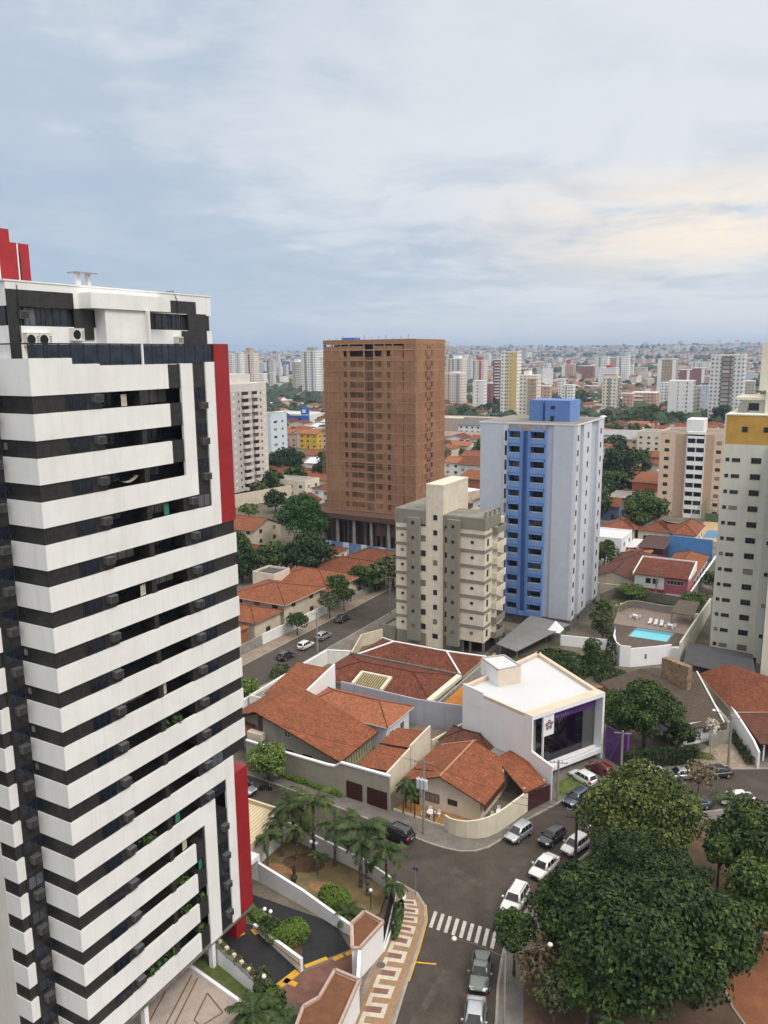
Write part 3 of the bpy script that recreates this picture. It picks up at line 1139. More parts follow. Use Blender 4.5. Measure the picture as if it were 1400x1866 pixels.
# white bands wrapping both corners; each one a piece of cladding
for k in range(NBAND):
    b = MB()
    z0, z1 = bot(k), bot(k) + 1.74
    if k == 0:
        z1 = 54.40
    ye = 19.5
    if k <= 2: ye = 12.33
    elif k == 3: ye = 15.08
    elif k == 4: ye = 17.70
    elif k == 12: ye = 17.70
    elif k == 13: ye = 15.03
    elif k >= 14: ye = 12.33
    b.box(-.22, 0, 0, ye, z0, z1)                     # front
    b.box(-.22 if k else -1.6, -.22, .02, ye, z1 - .12, z1 - .02) if k == 0 else None
    b.box(-3.55, -.22, 0, .16, z0, z1)                # left flank
    if k == 0:
        b.box(-.22, .0, 0, 3.39, 54.40, 54.93)
        b.box(-.22, .0, 3.39, 5.73, 54.40, 54.52)
        b.box(-3.55, -.22, 0, .16, 54.40, 54.93)
    if k >= 1:
        b.box(-3.66, -3.46, -2.15, -1.47, z0, z1)     # stub on the return face
        b.box(-5.13, -3.66, -2.15, -1.99, z0, z1)
    b.build('white_band', [white_wall], T)
# white uprights that join the bands at both ends
for (y0, y1, z0, z1) in ((13.72, 15.08, bot(3) + 1.74, 54.42), (16.58, 17.70, bot(4) + 1.74, 54.50), (15.08, 16.58, bot(4) + 1.0, bot(4) + 1.74),
                         (16.58, 17.70, 3.15, bot(12)), (13.55, 15.03, 3.05, bot(13))):
    b = MB(); b.box(-.22, -.002, y0, y1, z0, z1); b.build('white_upright', [white_wall], T)
b = MB(); b.box(-24, -5.13, -2.15, -1.99, 0, 54.0); b.build('flank_wall', [mat('shade toned flank white', (.70, .67, .64), .6, .05, .6, streak=.25)], T)  # darker beige white: the weaker light on this side is put into the colour
for (z0, z1) in ((bot(4), 55.95), (3.3, bot(12))):
    b = MB(); b.box(-1.2, .03, 17.70, 19.50, z0, z1); b.build('red_panel', [red_panel], T)
b = MB(); b.box(-1.9, -.85, 17.9, 19.35, 0.1, 3.3); b.build('red_column', [red_panel], T)
# lobby columns
for y in (5.6, 13.9):
    b = MB(); b.box(-.75, -.28, y, y + .42, .1, 3.05); b.build('lobby_column', [white_clean], T)
b = MB(); b.box(-2.42, -2.36, 4.0, 19.0, .1, 3.0); b.build('lobby_glazing', [glass_dark], T)
b = MB(); b.box(-26, -.02, .02, 19.4, 2.86, 3.06); b.build('lobby_ceiling', [conc_dark], T)

# windows in the dark strips, loggia glazing, air conditioners, things kept on the loggias
for k in range(17):
    z0, z1 = bot(k) - 1.16, bot(k)
    window(T, '+x', (-.10, 3.55, z0 + .02), 1.7, 1.12, dark_metal, glass_blue, 2)
    m = ac_mesh(.72, .46, .50, ac_grey, False)
    place('air_conditioner', m, T, (-.09, 5.15, z0 + .50), math.pi / 2)
    # loggia doors at the back, handrail glass at the front
    place('loggia_window', win_mesh(3.3, 1.15, dark_metal, glass_dark, 3), T, (-1.62, 7.55, z0), math.pi / 2)
    ye = 13.7 if k in (0, 1, 2, 14, 15, 16) else 13.28
    place('loggia_window', win_mesh(ye - 9.95, 1.15, dark_metal, glass_dark, 3), T, (-1.62, (9.9 + ye) / 2, z0), math.pi / 2)
    if 3 <= k <= 12:
        place('air_conditioner', m, T, (-.09, 14.25, z0 + .52), math.pi / 2)
        if k != 3 or True:
            window(T, '+x', (-.10, 15.72 if k < 12 else 15.7, z0 + .03), 1.5, 1.1, dark_metal, glass_blue, 1)
    if k in (0, 1, 2) or k >= 13:
        window(T, '+x', (-.12, 15.83, z0 + .05), 1.35, 1.1, dark_metal, glass_blue, 1)
        place('air_conditioner', m, T, (-.11, 16.0, z0 - .62), math.pi / 2)
    # bathroom slit on the left flank, windows on the return strip
    window(T, '-y', (-3.12, .06, z0 + .42), .55, .62, dark_metal, glass_dark, 0)
    window(T, '+x', (-3.50, -.72, z0 + .05), 1.3, 1.05, dark_metal, glass_blue, 1)
    place('air_conditioner', m, T, (-3.49, -.70, z0 - .75), math.pi / 2)
# loggia clutter, part of the life of the tower
plant_m = MB(); leaves(plant_m, [(0, 0, .3, .5, .45, .42)], 70, .28, random.Random(4))
plant_me = plant_m.mesh('loggia_plant', [leaf_mid])
for k, y in ((12, 7.2), (12, 7.7), (16, 6.6), (16, 7.2), (16, 8.0), (15, 11.2), (14, 11.0), (9, 9.9), (9, 11.6), (15, 12.9), (16, 12.6), (16, 9.2)):
    place('loggia_plant', plant_me, T, (-.55, y, bot(k) - 1.16), y, (1, 1, .8))
towel = MB(); towel.box(-.02, .02, -.32, .32, 0, .85)
tw = towel.mesh('hanging_towel', [mat('green cloth', (.03, .20, .13), .9, .3, 6)])
tw2 = towel.mesh('hanging_towel', [mat('pale cloth', (.5, .46, .36), .9, .3, 6)])
for k, y, m in ((3, 11.6, tw), (12, 10.7, tw), (14, 13.1, tw), (0, 8.0, tw2), (5, 8.6, tw2), (13, 11.3, tw2), (8, 10.1, tw2)):
    place('hanging_towel', m, T, (-.32, y, bot(k) - 1.10), .2)
hm = MB()
for i in range(10):
    a, c2 = i / 10, (i + 1) / 10
    hm.poly([(-.4, 7.0 + 2 * a, bot(2) - .55 - 1.6 * a * (1 - a)), (-.4, 7.0 + 2 * c2, bot(2) - .55 - 1.6 * c2 * (1 - c2)), (-.75, 7.0 + 2 * c2, bot(2) - .5 - 1.5 * c2 * (1 - c2)), (-.75, 7.0 + 2 * a, bot(2) - .5 - 1.5 * a * (1 - a))])
hm.build('hammock', [tw2.materials[0]], T)

# ---- penthouse and terrace
b = MB()
b.box(-24, -2.0, .3, 19.9, 54.3, 55.9, 0)
b.box(-24, -2.0, .3, 11.2, 55.9, 57.05, 0)
b.box(-24, -2.0, 11.2, 19.9, 55.9, 57.05, 0)
b.box(-24, -2.25, .3, 19.9, 57.05, 58.3, 1)
b.box(-24, -2.0, .3, 19.9, 58.3, 59.85, 0)
b.box(-24, -1.95, .2, 19.95, 59.85, 59.95, 0)
b.build('penthouse_wall', [white_paint, dark_tile], T)
b = MB()
b.box(-2.05, -1.93, .3, 5.55, 58.3, 59.35)
b.box(-2.05, -1.93, .3, 1.05, 54.4, 58.3)
b.box(-2.05, -1.90, 5.5, 7.15, 56.2, 58.31)
b.build('penthouse_dark_panel', [dark_tile], T)
b = MB()
b.box(-2.05, -1.93, 13.8, 18.0, 58.4, 59.35)
b.box(-2.05, -1.93, 17.0, 19.2, 54.4, 58.4)
b.box(-2.05, -1.93, 16.2, 17.0, 54.4, 57.0)
b.build('penthouse_dark_panel', [dark_tile], T)
b = MB()
b.box(-2.0, -.75, 6.05, 13.8, 58.35, 59.42)
b.build('roof_fascia', [white_paint], T)
b = MB()
b.box(-2.0, -.95, 7.4, 11.3, 54.3, 58.35)
b.box(-1.6, -.55, 11.2, 11.36, 54.3, 58.35)
b.build('penthouse_stair_wall', [white_paint], T)
for y, w, z, h in ((2.1, 1.0, 57.06, 1.2), (3.0, .8, 57.06, 1.2), (4.6, 1.3, 57.06, 1.2), (12.4, 1.3, 57.1, 1.2), (14.3, 1.5, 57.1, 1.2), (15.9, 1.2, 57.1, 1.2)):
    window(T, '+x', (-2.25 if z < 59 else -2, y, z), w, h, dark_metal, glass_blue, 1)
for y, z in ((5.5, 56.12), (1.75, 55.75), (2.75, 55.75)):
    place('air_conditioner', ac_mesh(.95, .42, .82, ac_white), T, (-1.98, y, z), math.pi / 2)
place('air_conditioner', ac_mesh(.72, .46, .50, ac_grey, False), T, (-2.2, 1.4, 57.5), math.pi / 2)
place('air_conditioner', ac_mesh(.6, .4, .5, ac_white, False), T, (-1.95, 15.6, 56.0), math.pi / 2)
# terrace railing: tinted panes between dark posts
b = MB()
b.box(-.16, -.08, .05, 17.7, 55.83, 55.92)
for y in (.1, 1.3, 1.55, 2.45, 3.42, 4.5, 5.7, 6.8, 7.9, 9.0, 9.8, 10.9, 11.9, 12.6, 13.4, 14.4, 15.6, 16.6, 17.62):
    b.box(-.16, -.09, y, y + .07, 54.40, 55.83)
b.box(-3.5, -.16, .06, .13, 55.83, 55.92)
b.build('terrace_railing', [dark_metal], T)
for y0, y1, z in ((.17, 3.42, 54.95), (3.5, 5.7, 54.54), (5.78, 9.78, 54.42), (9.95, 13.4, 54.42), (13.5, 17.6, 54.44)):
    b = MB(); b.box(-.135, -.12, y0, y1, z, 55.82); b.build('railing_glass', [glass_blue], T)
b = MB(); b.box(-.14, .0, 9.78, 9.93, 54.4, 55.95); b.build('railing_pier', [white_clean], T)
# rooftop: lift housing table, cables, red water tower behind
b = MB()
for y in (6.9, 7.8):
    b.box(-3.2, -2.9, y, y + .28, 59.95, 60.85)
b.box(-3.5, -2.5, 6.5, 8.4, 60.85, 60.93, 1)
b.build('roof_vent', [white_paint, steel], T)
b = MB()
b.path([(-2.2, 1.2, 59.9), (-1.9, 1.1, 59.5), (-1.88, 1.1, 57.8), (-1.88, 1.05, 56.0)], [.03] * 4, 5)
b.path([(-2.3, 15.0, 60.0), (-2.1, 15.6, 60.1), (-1.9, 15.8, 59.4), (-1.88, 15.8, 57.3)], [.03] * 4, 5)
b.build('roof_cable', [dark_metal], T)
b = MB()
b.box(-20, -12, 2.0, 8.5, 59.9, 64.75)
b.box(-20, -12.02, 8.5, 10.2, 59.9, 63.8)
b.box(-12.02, -11.96, 9.08, 9.16, 59.9, 63.75, 1)
b.box(-12.02, -11.97, 9.22, 9.34, 59.9, 63.1, 2)
b.box(-12.0, -11.96, 7.36, 7.44, 59.9, 63.9, 1)
b.build('rooftop_tank_house', [red_panel, white_paint, dark_tile], T)

# ------------------------------------------------------------------ generic pieces
def wall_run(name, label, pts, h, th, m, cap=None, cat='wall', z0=.1, group=None, capw=.06):
    """a garden wall along a line; h a number or one height per point"""
    t = thing(name, label, cat, (pts[0][0], pts[0][1], 0), group=group)
    hs = h if isinstance(h, (list, tuple)) else [h] * len(pts)
    b, c = MB(), MB()
    for i in range(len(pts) - 1):
        p, q = Vector(pts[i]), Vector(pts[i + 1])
        d = (q - p).normalized()
        n = Vector((-d.y, d.x)) * th / 2
        e0 = 0 if i == 0 else th * .3
        p2 = p - d * e0
        pl = [tuple(p2 + n), tuple(p2 - n), tuple(q - n), tuple(q + n)]
        b.prism(pl, z0, [hs[i], hs[i], hs[i + 1], hs[i + 1]])
        if cap is not None:
            n2 = Vector((-d.y, d.x)) * (th / 2 + capw)
            pl2 = [tuple(p2 + n2), tuple(p2 - n2), tuple(q - n2), tuple(q + n2)]
            lo = [hs[i] + .003, hs[i] + .003, hs[i + 1] + .003, hs[i + 1] + .003]
            c.prism(pl2, lo, [z + .10 for z in lo])
    b.build('wall_face', [m], t)
    if cap is not None:
        c.build('coping', [cap], t)
    return t


def hip(b, x0, x1, y0, y1, ze, zr, along='x', mi=0, ov=.45, me=1, frac=1.0):
    x0, x1, y0, y1 = x0 - ov, x1 + ov, y0 - ov, y1 + ov
    w, d = x1 - x0, y1 - y0
    if along == 'x':
        k = d / 2 * frac
        r0, r1 = (x0 + k, (y0 + y1) / 2, zr), (x1 - k, (y0 + y1) / 2, zr)
        b.slope([(x0, y0, ze), (x1, y0, ze), r1, r0], .14, mi, me)
        b.slope([(x1, y1, ze), (x0, y1, ze), r0, r1], .14, mi, me)
        b.slope([(x1, y0, ze), (x1, y1, ze), r1], .14, mi, me)
        b.slope([(x0, y1, ze), (x0, y0, ze), r0], .14, mi, me)
        cr = [(r0, r1), ((x0, y0, ze), r0), ((x0, y1, ze), r0), ((x1, y0, ze), r1), ((x1, y1, ze), r1)]
    else:
        k = w / 2 * frac
        r0, r1 = ((x0 + x1) / 2, y0 + k, zr), ((x0 + x1) / 2, y1 - k, zr)
        b.slope([(x0, y0, ze), (x1, y0, ze), r0], .14, mi, me)
        b.slope([(x1, y1, ze), (x0, y1, ze), r1], .14, mi, me)
        b.slope([(x1, y0, ze), (x1, y1, ze), r1, r0], .14, mi, me)
        b.slope([(x0, y1, ze), (x0, y0, ze), r0, r1], .14, mi, me)
        cr = [(r0, r1), ((x0, y0, ze), r0), ((x1, y0, ze), r0), ((x0, y1, ze), r1), ((x1, y1, ze), r1)]
    for p, q in cr:
        b.tube(p, q, .11, .11, 5, mi)


def gable(b, x0, x1, y0, y1, ze, zr, along='x', mi=0, ov=.45, me=1):
    xa, xb, ya, yb = x0 - ov, x1 + ov, y0 - ov, y1 + ov
    if along == 'x':
        ym = (ya + yb) / 2
        b.slope([(xa, ya, ze), (xb, ya, ze), (xb, ym, zr), (xa, ym, zr)], .14, mi, me)
        b.slope([(xb, yb, ze), (xa, yb, ze), (xa, ym, zr), (xb, ym, zr)], .14, mi, me)
        b.tube((xa, ym, zr), (xb, ym, zr), .12, .12, 5, mi)
    else:
        xm = (xa + xb) / 2
        b.slope([(xb, ya, ze), (xb, yb, ze), (xm, yb, zr), (xm, ya, zr)], .14, mi, me)
        b.slope([(xa, yb, ze), (xa, ya, ze), (xm, ya, zr), (xm, yb, zr)], .14, mi, me)
        b.tube((xm, ya, zr), (xm, yb, zr), .12, .12, 5, mi)


def house(label, x0, x1, y0, y1, ze, zr, roof='hip', along='x', wm=None, rm=None, group=None, storeys=1, windows=True, name='house', cat='house', ov=.45, wf=('-y', '+x'), seed=0, fm=None):
    """a small house: plastered walls, tiled roof, windows, a door, a gate"""
    r = random.Random(seed or int(abs(x0 * 31 + y0 * 17)))
    wm, rm = wm or cream_wall, rm or tile_red
    t = thing(name, label, cat, ((x0 + x1) / 2, (y0 + y1) / 2, 0), group=group)
    b = MB()
    b.box(x0, x1, y0, y1, 0, ze - .05)
    if roof == 'gable':
        if along == 'x':
            ym = (y0 + y1) / 2
            for x in (x0 + .004, x1 - .004):
                b.prism([(x - .004, y0), (x + .004, y0), (x + .004, ym), (x - .004, ym)], ze - .05, [ze - .05, ze - .05, zr - .25, zr - .25])
                b.prism([(x - .004, ym), (x + .004, ym), (x + .004, y1), (x - .004, y1)], ze - .05, [zr - .25, zr - .25, ze - .05, ze - .05])
        else:
            xm = (x0 + x1) / 2
            for y in (y0 + .004, y1 - .004):
                b.prism([(x0, y - .004), (xm, y - .004), (xm, y + .004), (x0, y + .004)], ze - .05, [ze - .05, zr - .25, zr - .25, ze - .05])
                b.prism([(xm, y - .004), (x1, y - .004), (x1, y + .004), (xm, y + .004)], ze - .05, [zr - .25, ze - .05, ze - .05, zr - .25])
    b.build('wall', [wm], t)
    q = MB()
    if roof == 'hip':
        hip(q, x0, x1, y0, y1, ze, zr, along, 0, ov)
    elif roof == 'gable':
        gable(q, x0, x1, y0, y1, ze, zr, along, 0, ov)
    elif roof == 'shed':
        q.slope([(x0 - ov, y0 - ov, ze), (x1 + ov, y0 - ov, ze), (x1 + ov, y1 + ov, zr), (x0 - ov, y1 + ov, zr)], .14, 0, 1)
    elif roof == 'flat':
        q.box(x0 + .18, x1 - .18, y0 + .18, y1 - .18, ze - .05, ze + .05)
        for a in ((x0, x1, y0, y0 + .18), (x0, x1, y1 - .18, y1), (x0, x0 + .18, y0 + .18, y1 - .18), (x1 - .18, x1, y0 + .18, y1 - .18)):
            q.box(*a, ze - .048, ze + .5, 1)
    q.build('roof', [rm, fm or conc_dark if roof != 'flat' else wm], t)
    if windows:
        for s in range(storeys):
            zb = .15 + s * 2.9
            if '-y' in wf:
                n = max(1, int((x1 - x0) / 4))
                for i in range(n):
                    x = x0 + (x1 - x0) * (i + .5) / n
                    if s == 0 and i == n // 2:
                        place('door', win_mesh(.95, 2.1, dark_wood, glass_dark, 0), t, (x, y0, zb), 0)
                    else:
                        window(t, '-y', (x, y0, zb + .95), 1.4, 1.15, dark_wood, glass_win, 1)
            if '+x' in wf:
                n = max(1, int((y1 - y0) / 4.5))
                for i in range(n):
                    window(t, '+x', (x1, y0 + (y1 - y0) * (i + .5) / n, zb + .95), 1.3, 1.1, dark_wood, glass_win, 1)
    return t


# ------------------------------------------------------------------ tower grounds
# ramps, planters, retaining walls
b = MB()
b.poly([(-7, 19.6, .162), (5.9, 13.6, .162), (6.3, 17.2, .162), (-.6, 20.2, .162)])
b.poly([(-.6, 20.2, .158), (6.3, 17.2, .158), (9.4, 22.0, .158), (6.2, 24.3, .158), (-6, 23.8, .158), (-6, 21, .158)])
struct('ramp', b, [asphalt_new])
b = MB()
for p in ([(-2.0, 18.7), (-.9, 18.2), (-.6, 18.9), (-1.7, 19.4)], [(-.5, 19.6), (.3, 19.2), (.6, 19.75), (-.2, 20.15)],
          [(5.6, 13.9), (6.3, 13.7), (7.0, 17.2), (6.3, 17.4)], [(6.2, 15.6), (7.5, 15.7), (7.5, 16.2), (6.2, 16.2)],
          [(6.7, 18.2), (7.1, 18.0), (8.3, 19.9), (7.9, 20.1)], [(8.5, 20.2), (8.95, 20.0), (9.4, 20.9), (8.95, 21.1)], [(9.2, 21.3), (9.6, 21.1), (10.3, 22.5), (9.9, 22.7)]):
    b.poly([(*q, .168) for q in p])
struct('yellow_marking', b, [yellow_paint])
b = MB()
b.poly([(6.6, 13.6, .160), (11.4, 15.2, .160), (12.3, 19.4, .160), (10.2, 22.6, .160), (7.0, 17.2, .160)])
struct('forecourt', b, [mat('rose paving', (.17, .085, .065), .9, .2, 1.2)])
b = MB()
b.poly([(-3.0, 13.1, .158), (5.0, 11.9, .158), (5.0, 4, .158), (8, -10, .158), (-3, -10, .158)], 0)
for seg in (((-1.5, 12.4), (1.6, 4.0)), ((-.8, 12.4), (2.4, 4.0)), ((1.2, 11.4), (3.8, 10.4)), ((1.2, 11.4), (2.2, 8.6)), ((2.2, 8.6), (3.0, 8.4)), ((3.8, 10.4), (3.2, 8.6)), ((-2.2, 9.8), (0, 4))):
    p, q = Vector(seg[0]), Vector(seg[1])
    d = (q - p).normalized() * .07
    b.poly([(p.x - d.y, p.y + d.x, .164), (q.x - d.y, q.y + d.x, .164), (q.x + d.y, q.y - d.x, .164), (p.x + d.y, p.y - d.x, .164)], 1)
struct('lobby_pavement', b, [mat('granite paving', (.38, .32, .28), .75, .12, 1.0), mat('bronze inlay', (.17, .09, .04), .8, .1, 2)])
b = MB()
b.poly([(-2.6, 13.6, .17), (5.4, 12.2, .17), (5.6, 13.3, .17), (-2.6, 15.0, .17)])
b.poly([(5.2, 4.0, .17), (9.6, 6.5, .17), (11.0, 11.0, .17), (5.4, 12.2, .17)])
b.poly([(-3.6, 20.9, .175), (-.4, 20.1, .175), (1.2, 22.1, .175), (-3.4, 22.6, .175)])
o = struct('grass', b, [grass], kind='stuff')
wall_run('retaining_wall', 'low white retaining wall between the lobby lawn and the dark driveway ramp', [(-2.3, 15.1), (5.6, 13.2), (7.6, 12.8)], [2.1, 1.5, 1.2], .22, white_clean, conc_dark)
wall_run('garden_kerb', 'low white kerb along the strip of lawn beside the stone lobby pavement', [(-2.8, 13.1), (5.1, 11.8)], .42, .3, white_clean)
wr_ = wall_run('ramp_wall', 'white wedge shaped ramp wall with a yellow stripe between the two driveways', [(-.4, 20.0), (7.0, 17.5)], [.6, 1.5], .3, white_clean)
b = MB()
b.prism([(-.2, 19.77), (-.2, 19.74), (6.98, 17.32), (6.98, 17.35)], [.35, .35, .85, .85], [.45, .45, 1.0, 1.0])
b.build('yellow_stripe', [yellow_paint], wr_)
b = MB()
b.poly([(-.2, 20.2, .18), (6.6, 17.9, .18), (5.6, 19.6, .18), (3.6, 22.0, .18), (1.6, 22.2, .18)])
struct('planter_soil', b, [mat('planter soil', (.095, .052, .032), .95, .25, 2)])
wall_run('garden_wall', 'long white retaining wall holding up the tan garden above the ramp', [(-9, 27.2), (-4.2, 26.0), (2.0, 25.0), (8.6, 23.6)], [2.3, 2.3, 1.9, 1.3], .3, white_clean)
t = thing('garage_portal', 'dark underground garage mouth under a white lintel beside the red column', 'garage', (-6, 23.4, 0))
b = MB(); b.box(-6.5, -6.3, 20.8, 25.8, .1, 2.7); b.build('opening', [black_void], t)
b = MB(); b.box(-6.4, -4.4, 20.6, 26.2, 2.7, 3.2); b.box(-6.4, -4.4, 20.6, 20.9, .1, 2.7); b.box(-6.4, -4.4, 25.9, 26.2, .1, 2.7); b.build('portal_frame', [white_clean], t)
# raised tan garden
b = MB()
gp = [(-4.4, 26.3), (2.0, 25.4), (8.2, 24.2), (9.6, 27.2), (8.6, 30.4), (5.2, 31.7), (-6.2, 33.6), (-9.5, 34.0), (-9.5, 27.4)]
b.prism(gp, .1, .62, 0)
bl = lambda cx, cy, rx, ry, ph: [(cx + rx * math.cos(a) * (1 + .16 * math.sin(2 * a + ph)), cy + ry * math.sin(a) * (1 + .12 * math.cos(3 * a)), .628) for a in [k * .3142 for k in range(20)]]
b.poly(bl(-1.6, 30.2, 2.3, 1.7, 0), 1)
b.poly([(x, y, .634) for x, y, z in bl(3.0, 27.8, 1.9, 1.0, 1)], 2)
b.poly([(x, y, .631) for x, y, z in bl(-3.2, 28.2, 1.5, .7, 2)], 2)
struct('garden_bed', b, [dry_grass, mat('brown mulch', (.125, .07, .04), .95, .25, 1.5), mat('orange gravel', (.34, .18, .09), .95, .2, 2)])
# street wall of the garden and the carport
wall_run('street_wall', 'white garden wall along the street behind the row of palms', [(-5.9, 33.5), (5.3, 31.9), (8.9, 30.9)], [2.5, 2.2, 2.0], .22, white_paint)
wall_run('side_wall', 'white side wall running from the carport down to the garden bed', [(-5.9, 33.2), (-5.9, 26.8)], 2.7, .22, white_paint)
t = thing('carport', 'carport with a cream ribbed roof tucked beside the red tower column', 'carport', (-10, 30, 0))
b = MB()
xs = [-14.5 + .42 * i for i in range(21)]
for i, x in enumerate(xs[:-1]):
    b.slope([(x, 25.4, 3.25), (x + .30, 25.4, 3.25), (x + .30, 33.0, 3.65), (x, 33.0, 3.65)], .06, 0)
    b.slope([(x + .30, 25.4, 3.33), (x + .42, 25.4, 3.33), (x + .42, 33.0, 3.73), (x + .30, 33.0, 3.73)], .06, 1)
b.build('ribbed_roof', [mat('cream sheet roof', (.60, .50, .34), .6, .08, .6, streak=.15), mat('cream roof rib', (.66, .55, .38), .6, .08, .6)], t)
b = MB()
b.box(-14.5, -5.9, 33.05, 33.3, .1, 4.1); b.box(-5.98, -5.72, 25.2, 33.3, 2.9, 3.85)
b.build('parapet', [mat('cream parapet', (.66, .56, .40), .75, .06, .7, streak=.2)], t)
b = MB()
for x, y in ((-6.4, 25.6), (-10, 25.6), (-14, 25.6)):
    b.box(x, x + .2, y, y + .2, .1, 3.2)
b.build('post', [white_clean], t)
# gatehouses with brown slab roofs
t = thing('gatehouse', 'small white gatehouse with a brown slab roof next to the patterned pavement', 'gatehouse', (10.4, 21.5, 0))
pl = [(10.0, 23.6), (9.8, 21.6), (11.5, 18.9), (12.1, 19.2), (12.3, 23.2)]
b = MB(); b.prism(pl, .1, 3.15); b.build('wall', [white_clean], t)
b = MB(); b.prism([(10.12, 23.45), (9.95, 21.7), (11.55, 19.15), (11.98, 19.4), (12.15, 23.05)], 3.155, 3.165); b.build('slab_roof', [brown_paint], t)
b = MB()
for i in range(5):
    p, q = Vector(pl[i]), Vector(pl[(i + 1) % 5]); d = (q - p).normalized(); n = Vector((-d.y, d.x)) * .12
    b.prism([tuple(p + n), tuple(p - n), tuple(q - n), tuple(q + n)], 3.158, 3.42)
b.build('parapet', [mat('rose coping', (.42, .30, .25), .8, .1, 2)], t)
t = thing('gatehouse', 'larger white gatehouse block with an L shaped brown slab roof by the entrance', 'gatehouse', (11.5, 13, 0))
pl = [(11.6, 16.0), (14.0, 16.0), (15.3, 10.2), (17.0, 3.0), (13.5, 2.2), (12.3, 9.0), (11.5, 11.4), (12.1, 12.8)]
b = MB(); b.prism(pl, .1, 3.15); b.build('wall', [white_clean], t)
b = MB(); b.prism([(p[0] * .97 + .36, p[1] * .97 + .32) for p in pl], 3.155, 3.166); b.build('slab_roof', [brown_paint], t)
b = MB()
for i in range(len(pl)):
    p, q = Vector(pl[i]), Vector(pl[(i + 1) % len(pl)]); d = (q - p).normalized(); n = Vector((-d.y, d.x)) * .12
    b.prism([tuple(p + n), tuple(p - n), tuple(q - n), tuple(q + n)], 3.158, 3.42)
b.build('parapet', [MATS['rose coping']], t)
b = MB()
for s in (.0,):
    b.prism([(14.32, 13.3), (14.42, 13.32), (15.06, 10.6), (14.96, 10.58)], .2, 2.6)
b.build('entrance_gate', [black_void], t)
t = thing('portal_beam', 'white portal wall with a dark pedestrian opening between the two gatehouses', 'gate', (12.6, 17.6, 0))
b = MB()
b.prism([(12.3, 19.15), (12.0, 19.1), (13.65, 16.1), (13.95, 16.2)], 2.3, 3.2)
b.prism([(12.3, 19.15), (12.0, 19.1), (12.25, 18.6), (12.55, 18.7)], .1, 2.3)
b.build('lintel', [white_clean], t)
b = MB(); b.prism([(12.45, 18.4), (12.30, 18.35), (13.55, 16.3), (13.70, 16.35)], .15, 2.3); b.build('gate_leaf', [black_void], t)
# black fence along the pavement
t = thing('railing_fence', 'black bar fence standing on a white kerb beside the patterned pavement', 'fence', (10.3, 29, 0))
b = MB()
F0, F1 = Vector((9.4, 30.8)), Vector((12.1, 23.4))
for i in range(46):
    p = F0.lerp(F1, i / 45)
    b.box(p.x - .022, p.x + .022, p.y - .022, p.y + .022, .5, 2.7)
d = (F1 - F0).normalized()
for z in (.62, 1.6, 2.55):
    n = Vector((-d.y, d.x)) * .02
    b.prism([tuple(F0 + n), tuple(F0 - n), tuple(F1 - n), tuple(F1 + n)], z, z + .05)
b.build('bars', [black_void], t)
b = MB(); n = Vector((-d.y, d.x)) * .12
b.prism([tuple(F0 + n), tuple(F0 - n), tuple(F1 - n), tuple(F1 + n)], .1, .5); b.build('kerb', [white_clean], t)
wall_run('garden_kerb', 'thin white curved kerb between the bushes and the patterned pavement', [(10.5, 31.0), (10.75, 29.3), (11.2, 27.4), (11.8, 25.4), (12.35, 23.2)], .5, .14, white_clean)
# blocks and lamps along the lawn wall
cube = MB(); cube.box(-.16, .16, -.16, .16, 0, .3)
cm = cube.mesh('marker_block', [mat('cream block', (.62, .54, .34), .8, .08, 3)])
for i in range(10):
    f = i / 9
    o = bpy.data.objects.new('marker_block', cm); COL.objects.link(o)
    o.location = (-1.4 + 9.6 * f, 15.25 - 2.45 * f, 2.15 - .95 * f)
    o.rotation_euler = (0, 0, -.25)
    tag(o, 'small cream block among bushes on the ramp side retaining wall', 'block', 'cream blocks lining the driveway ramp')


def lamp_globe(label, x, y, h, twin=True):
    t = thing('garden_lamp', label, 'lamp', (x, y, 0), group='white globe garden lamps')
    b = MB(); b.tube((x, y, .1), (x, y, h), .05, .04, 8)
    if twin:
        b.tube((x - .35, y, h), (x + .35, y, h), .03, .03, 6)
    b.build('post', [dark_metal], t)
    for s in ((-.35, .35) if twin else (0,)):
        g = MB()
        g.loft([[Vector((x + s + .2 * math.sin(v) * math.cos(u), y + .2 * math.sin(v) * math.sin(u), h + .18 - .2 * math.cos(v))) for u in [k * .785 for k in range(8)]] for v in (.15, .7, 1.3, 1.9, 2.5, 3.0)])
        g.build('globe', [white_clean], t, smooth=True)


lamp_globe('twin globe lamp among the palms on the brown garden bed', -.2, 30.2, 3.4)
lamp_globe('twin globe lamp by the round bush on the ramp island', 1.5, 19.8, 2.7)
lamp_globe('single globe lamp at the fence beside the palms', 8.6, 27.2, 2.6, False)
lamp_globe('single globe lamp at the corner of the lawn wall', 6.6, 12.6, 3.0, False)


def shrub(label, x, y, z, rx, ry, rz, lm, n=700, leaf=.22, seed=1, group=None, name='shrub', rot=0.0):
    t = thing(name, label, 'shrub', (x, y, z), rot, group=group)
    b = MB()
    leaves(b, [(0, 0, rz * .55, rx, ry, rz)], n, leaf, random.Random(seed), inner=.80)
    for s in range(3):
        pass
    b.build('foliage', [lm], t, local=True)
    q = MB(); q.tube((0, 0, -.1), (0, 0, rz * .9), .10, .04, 6); q.build('stem', [trunk_mat], t, local=True)
    return t


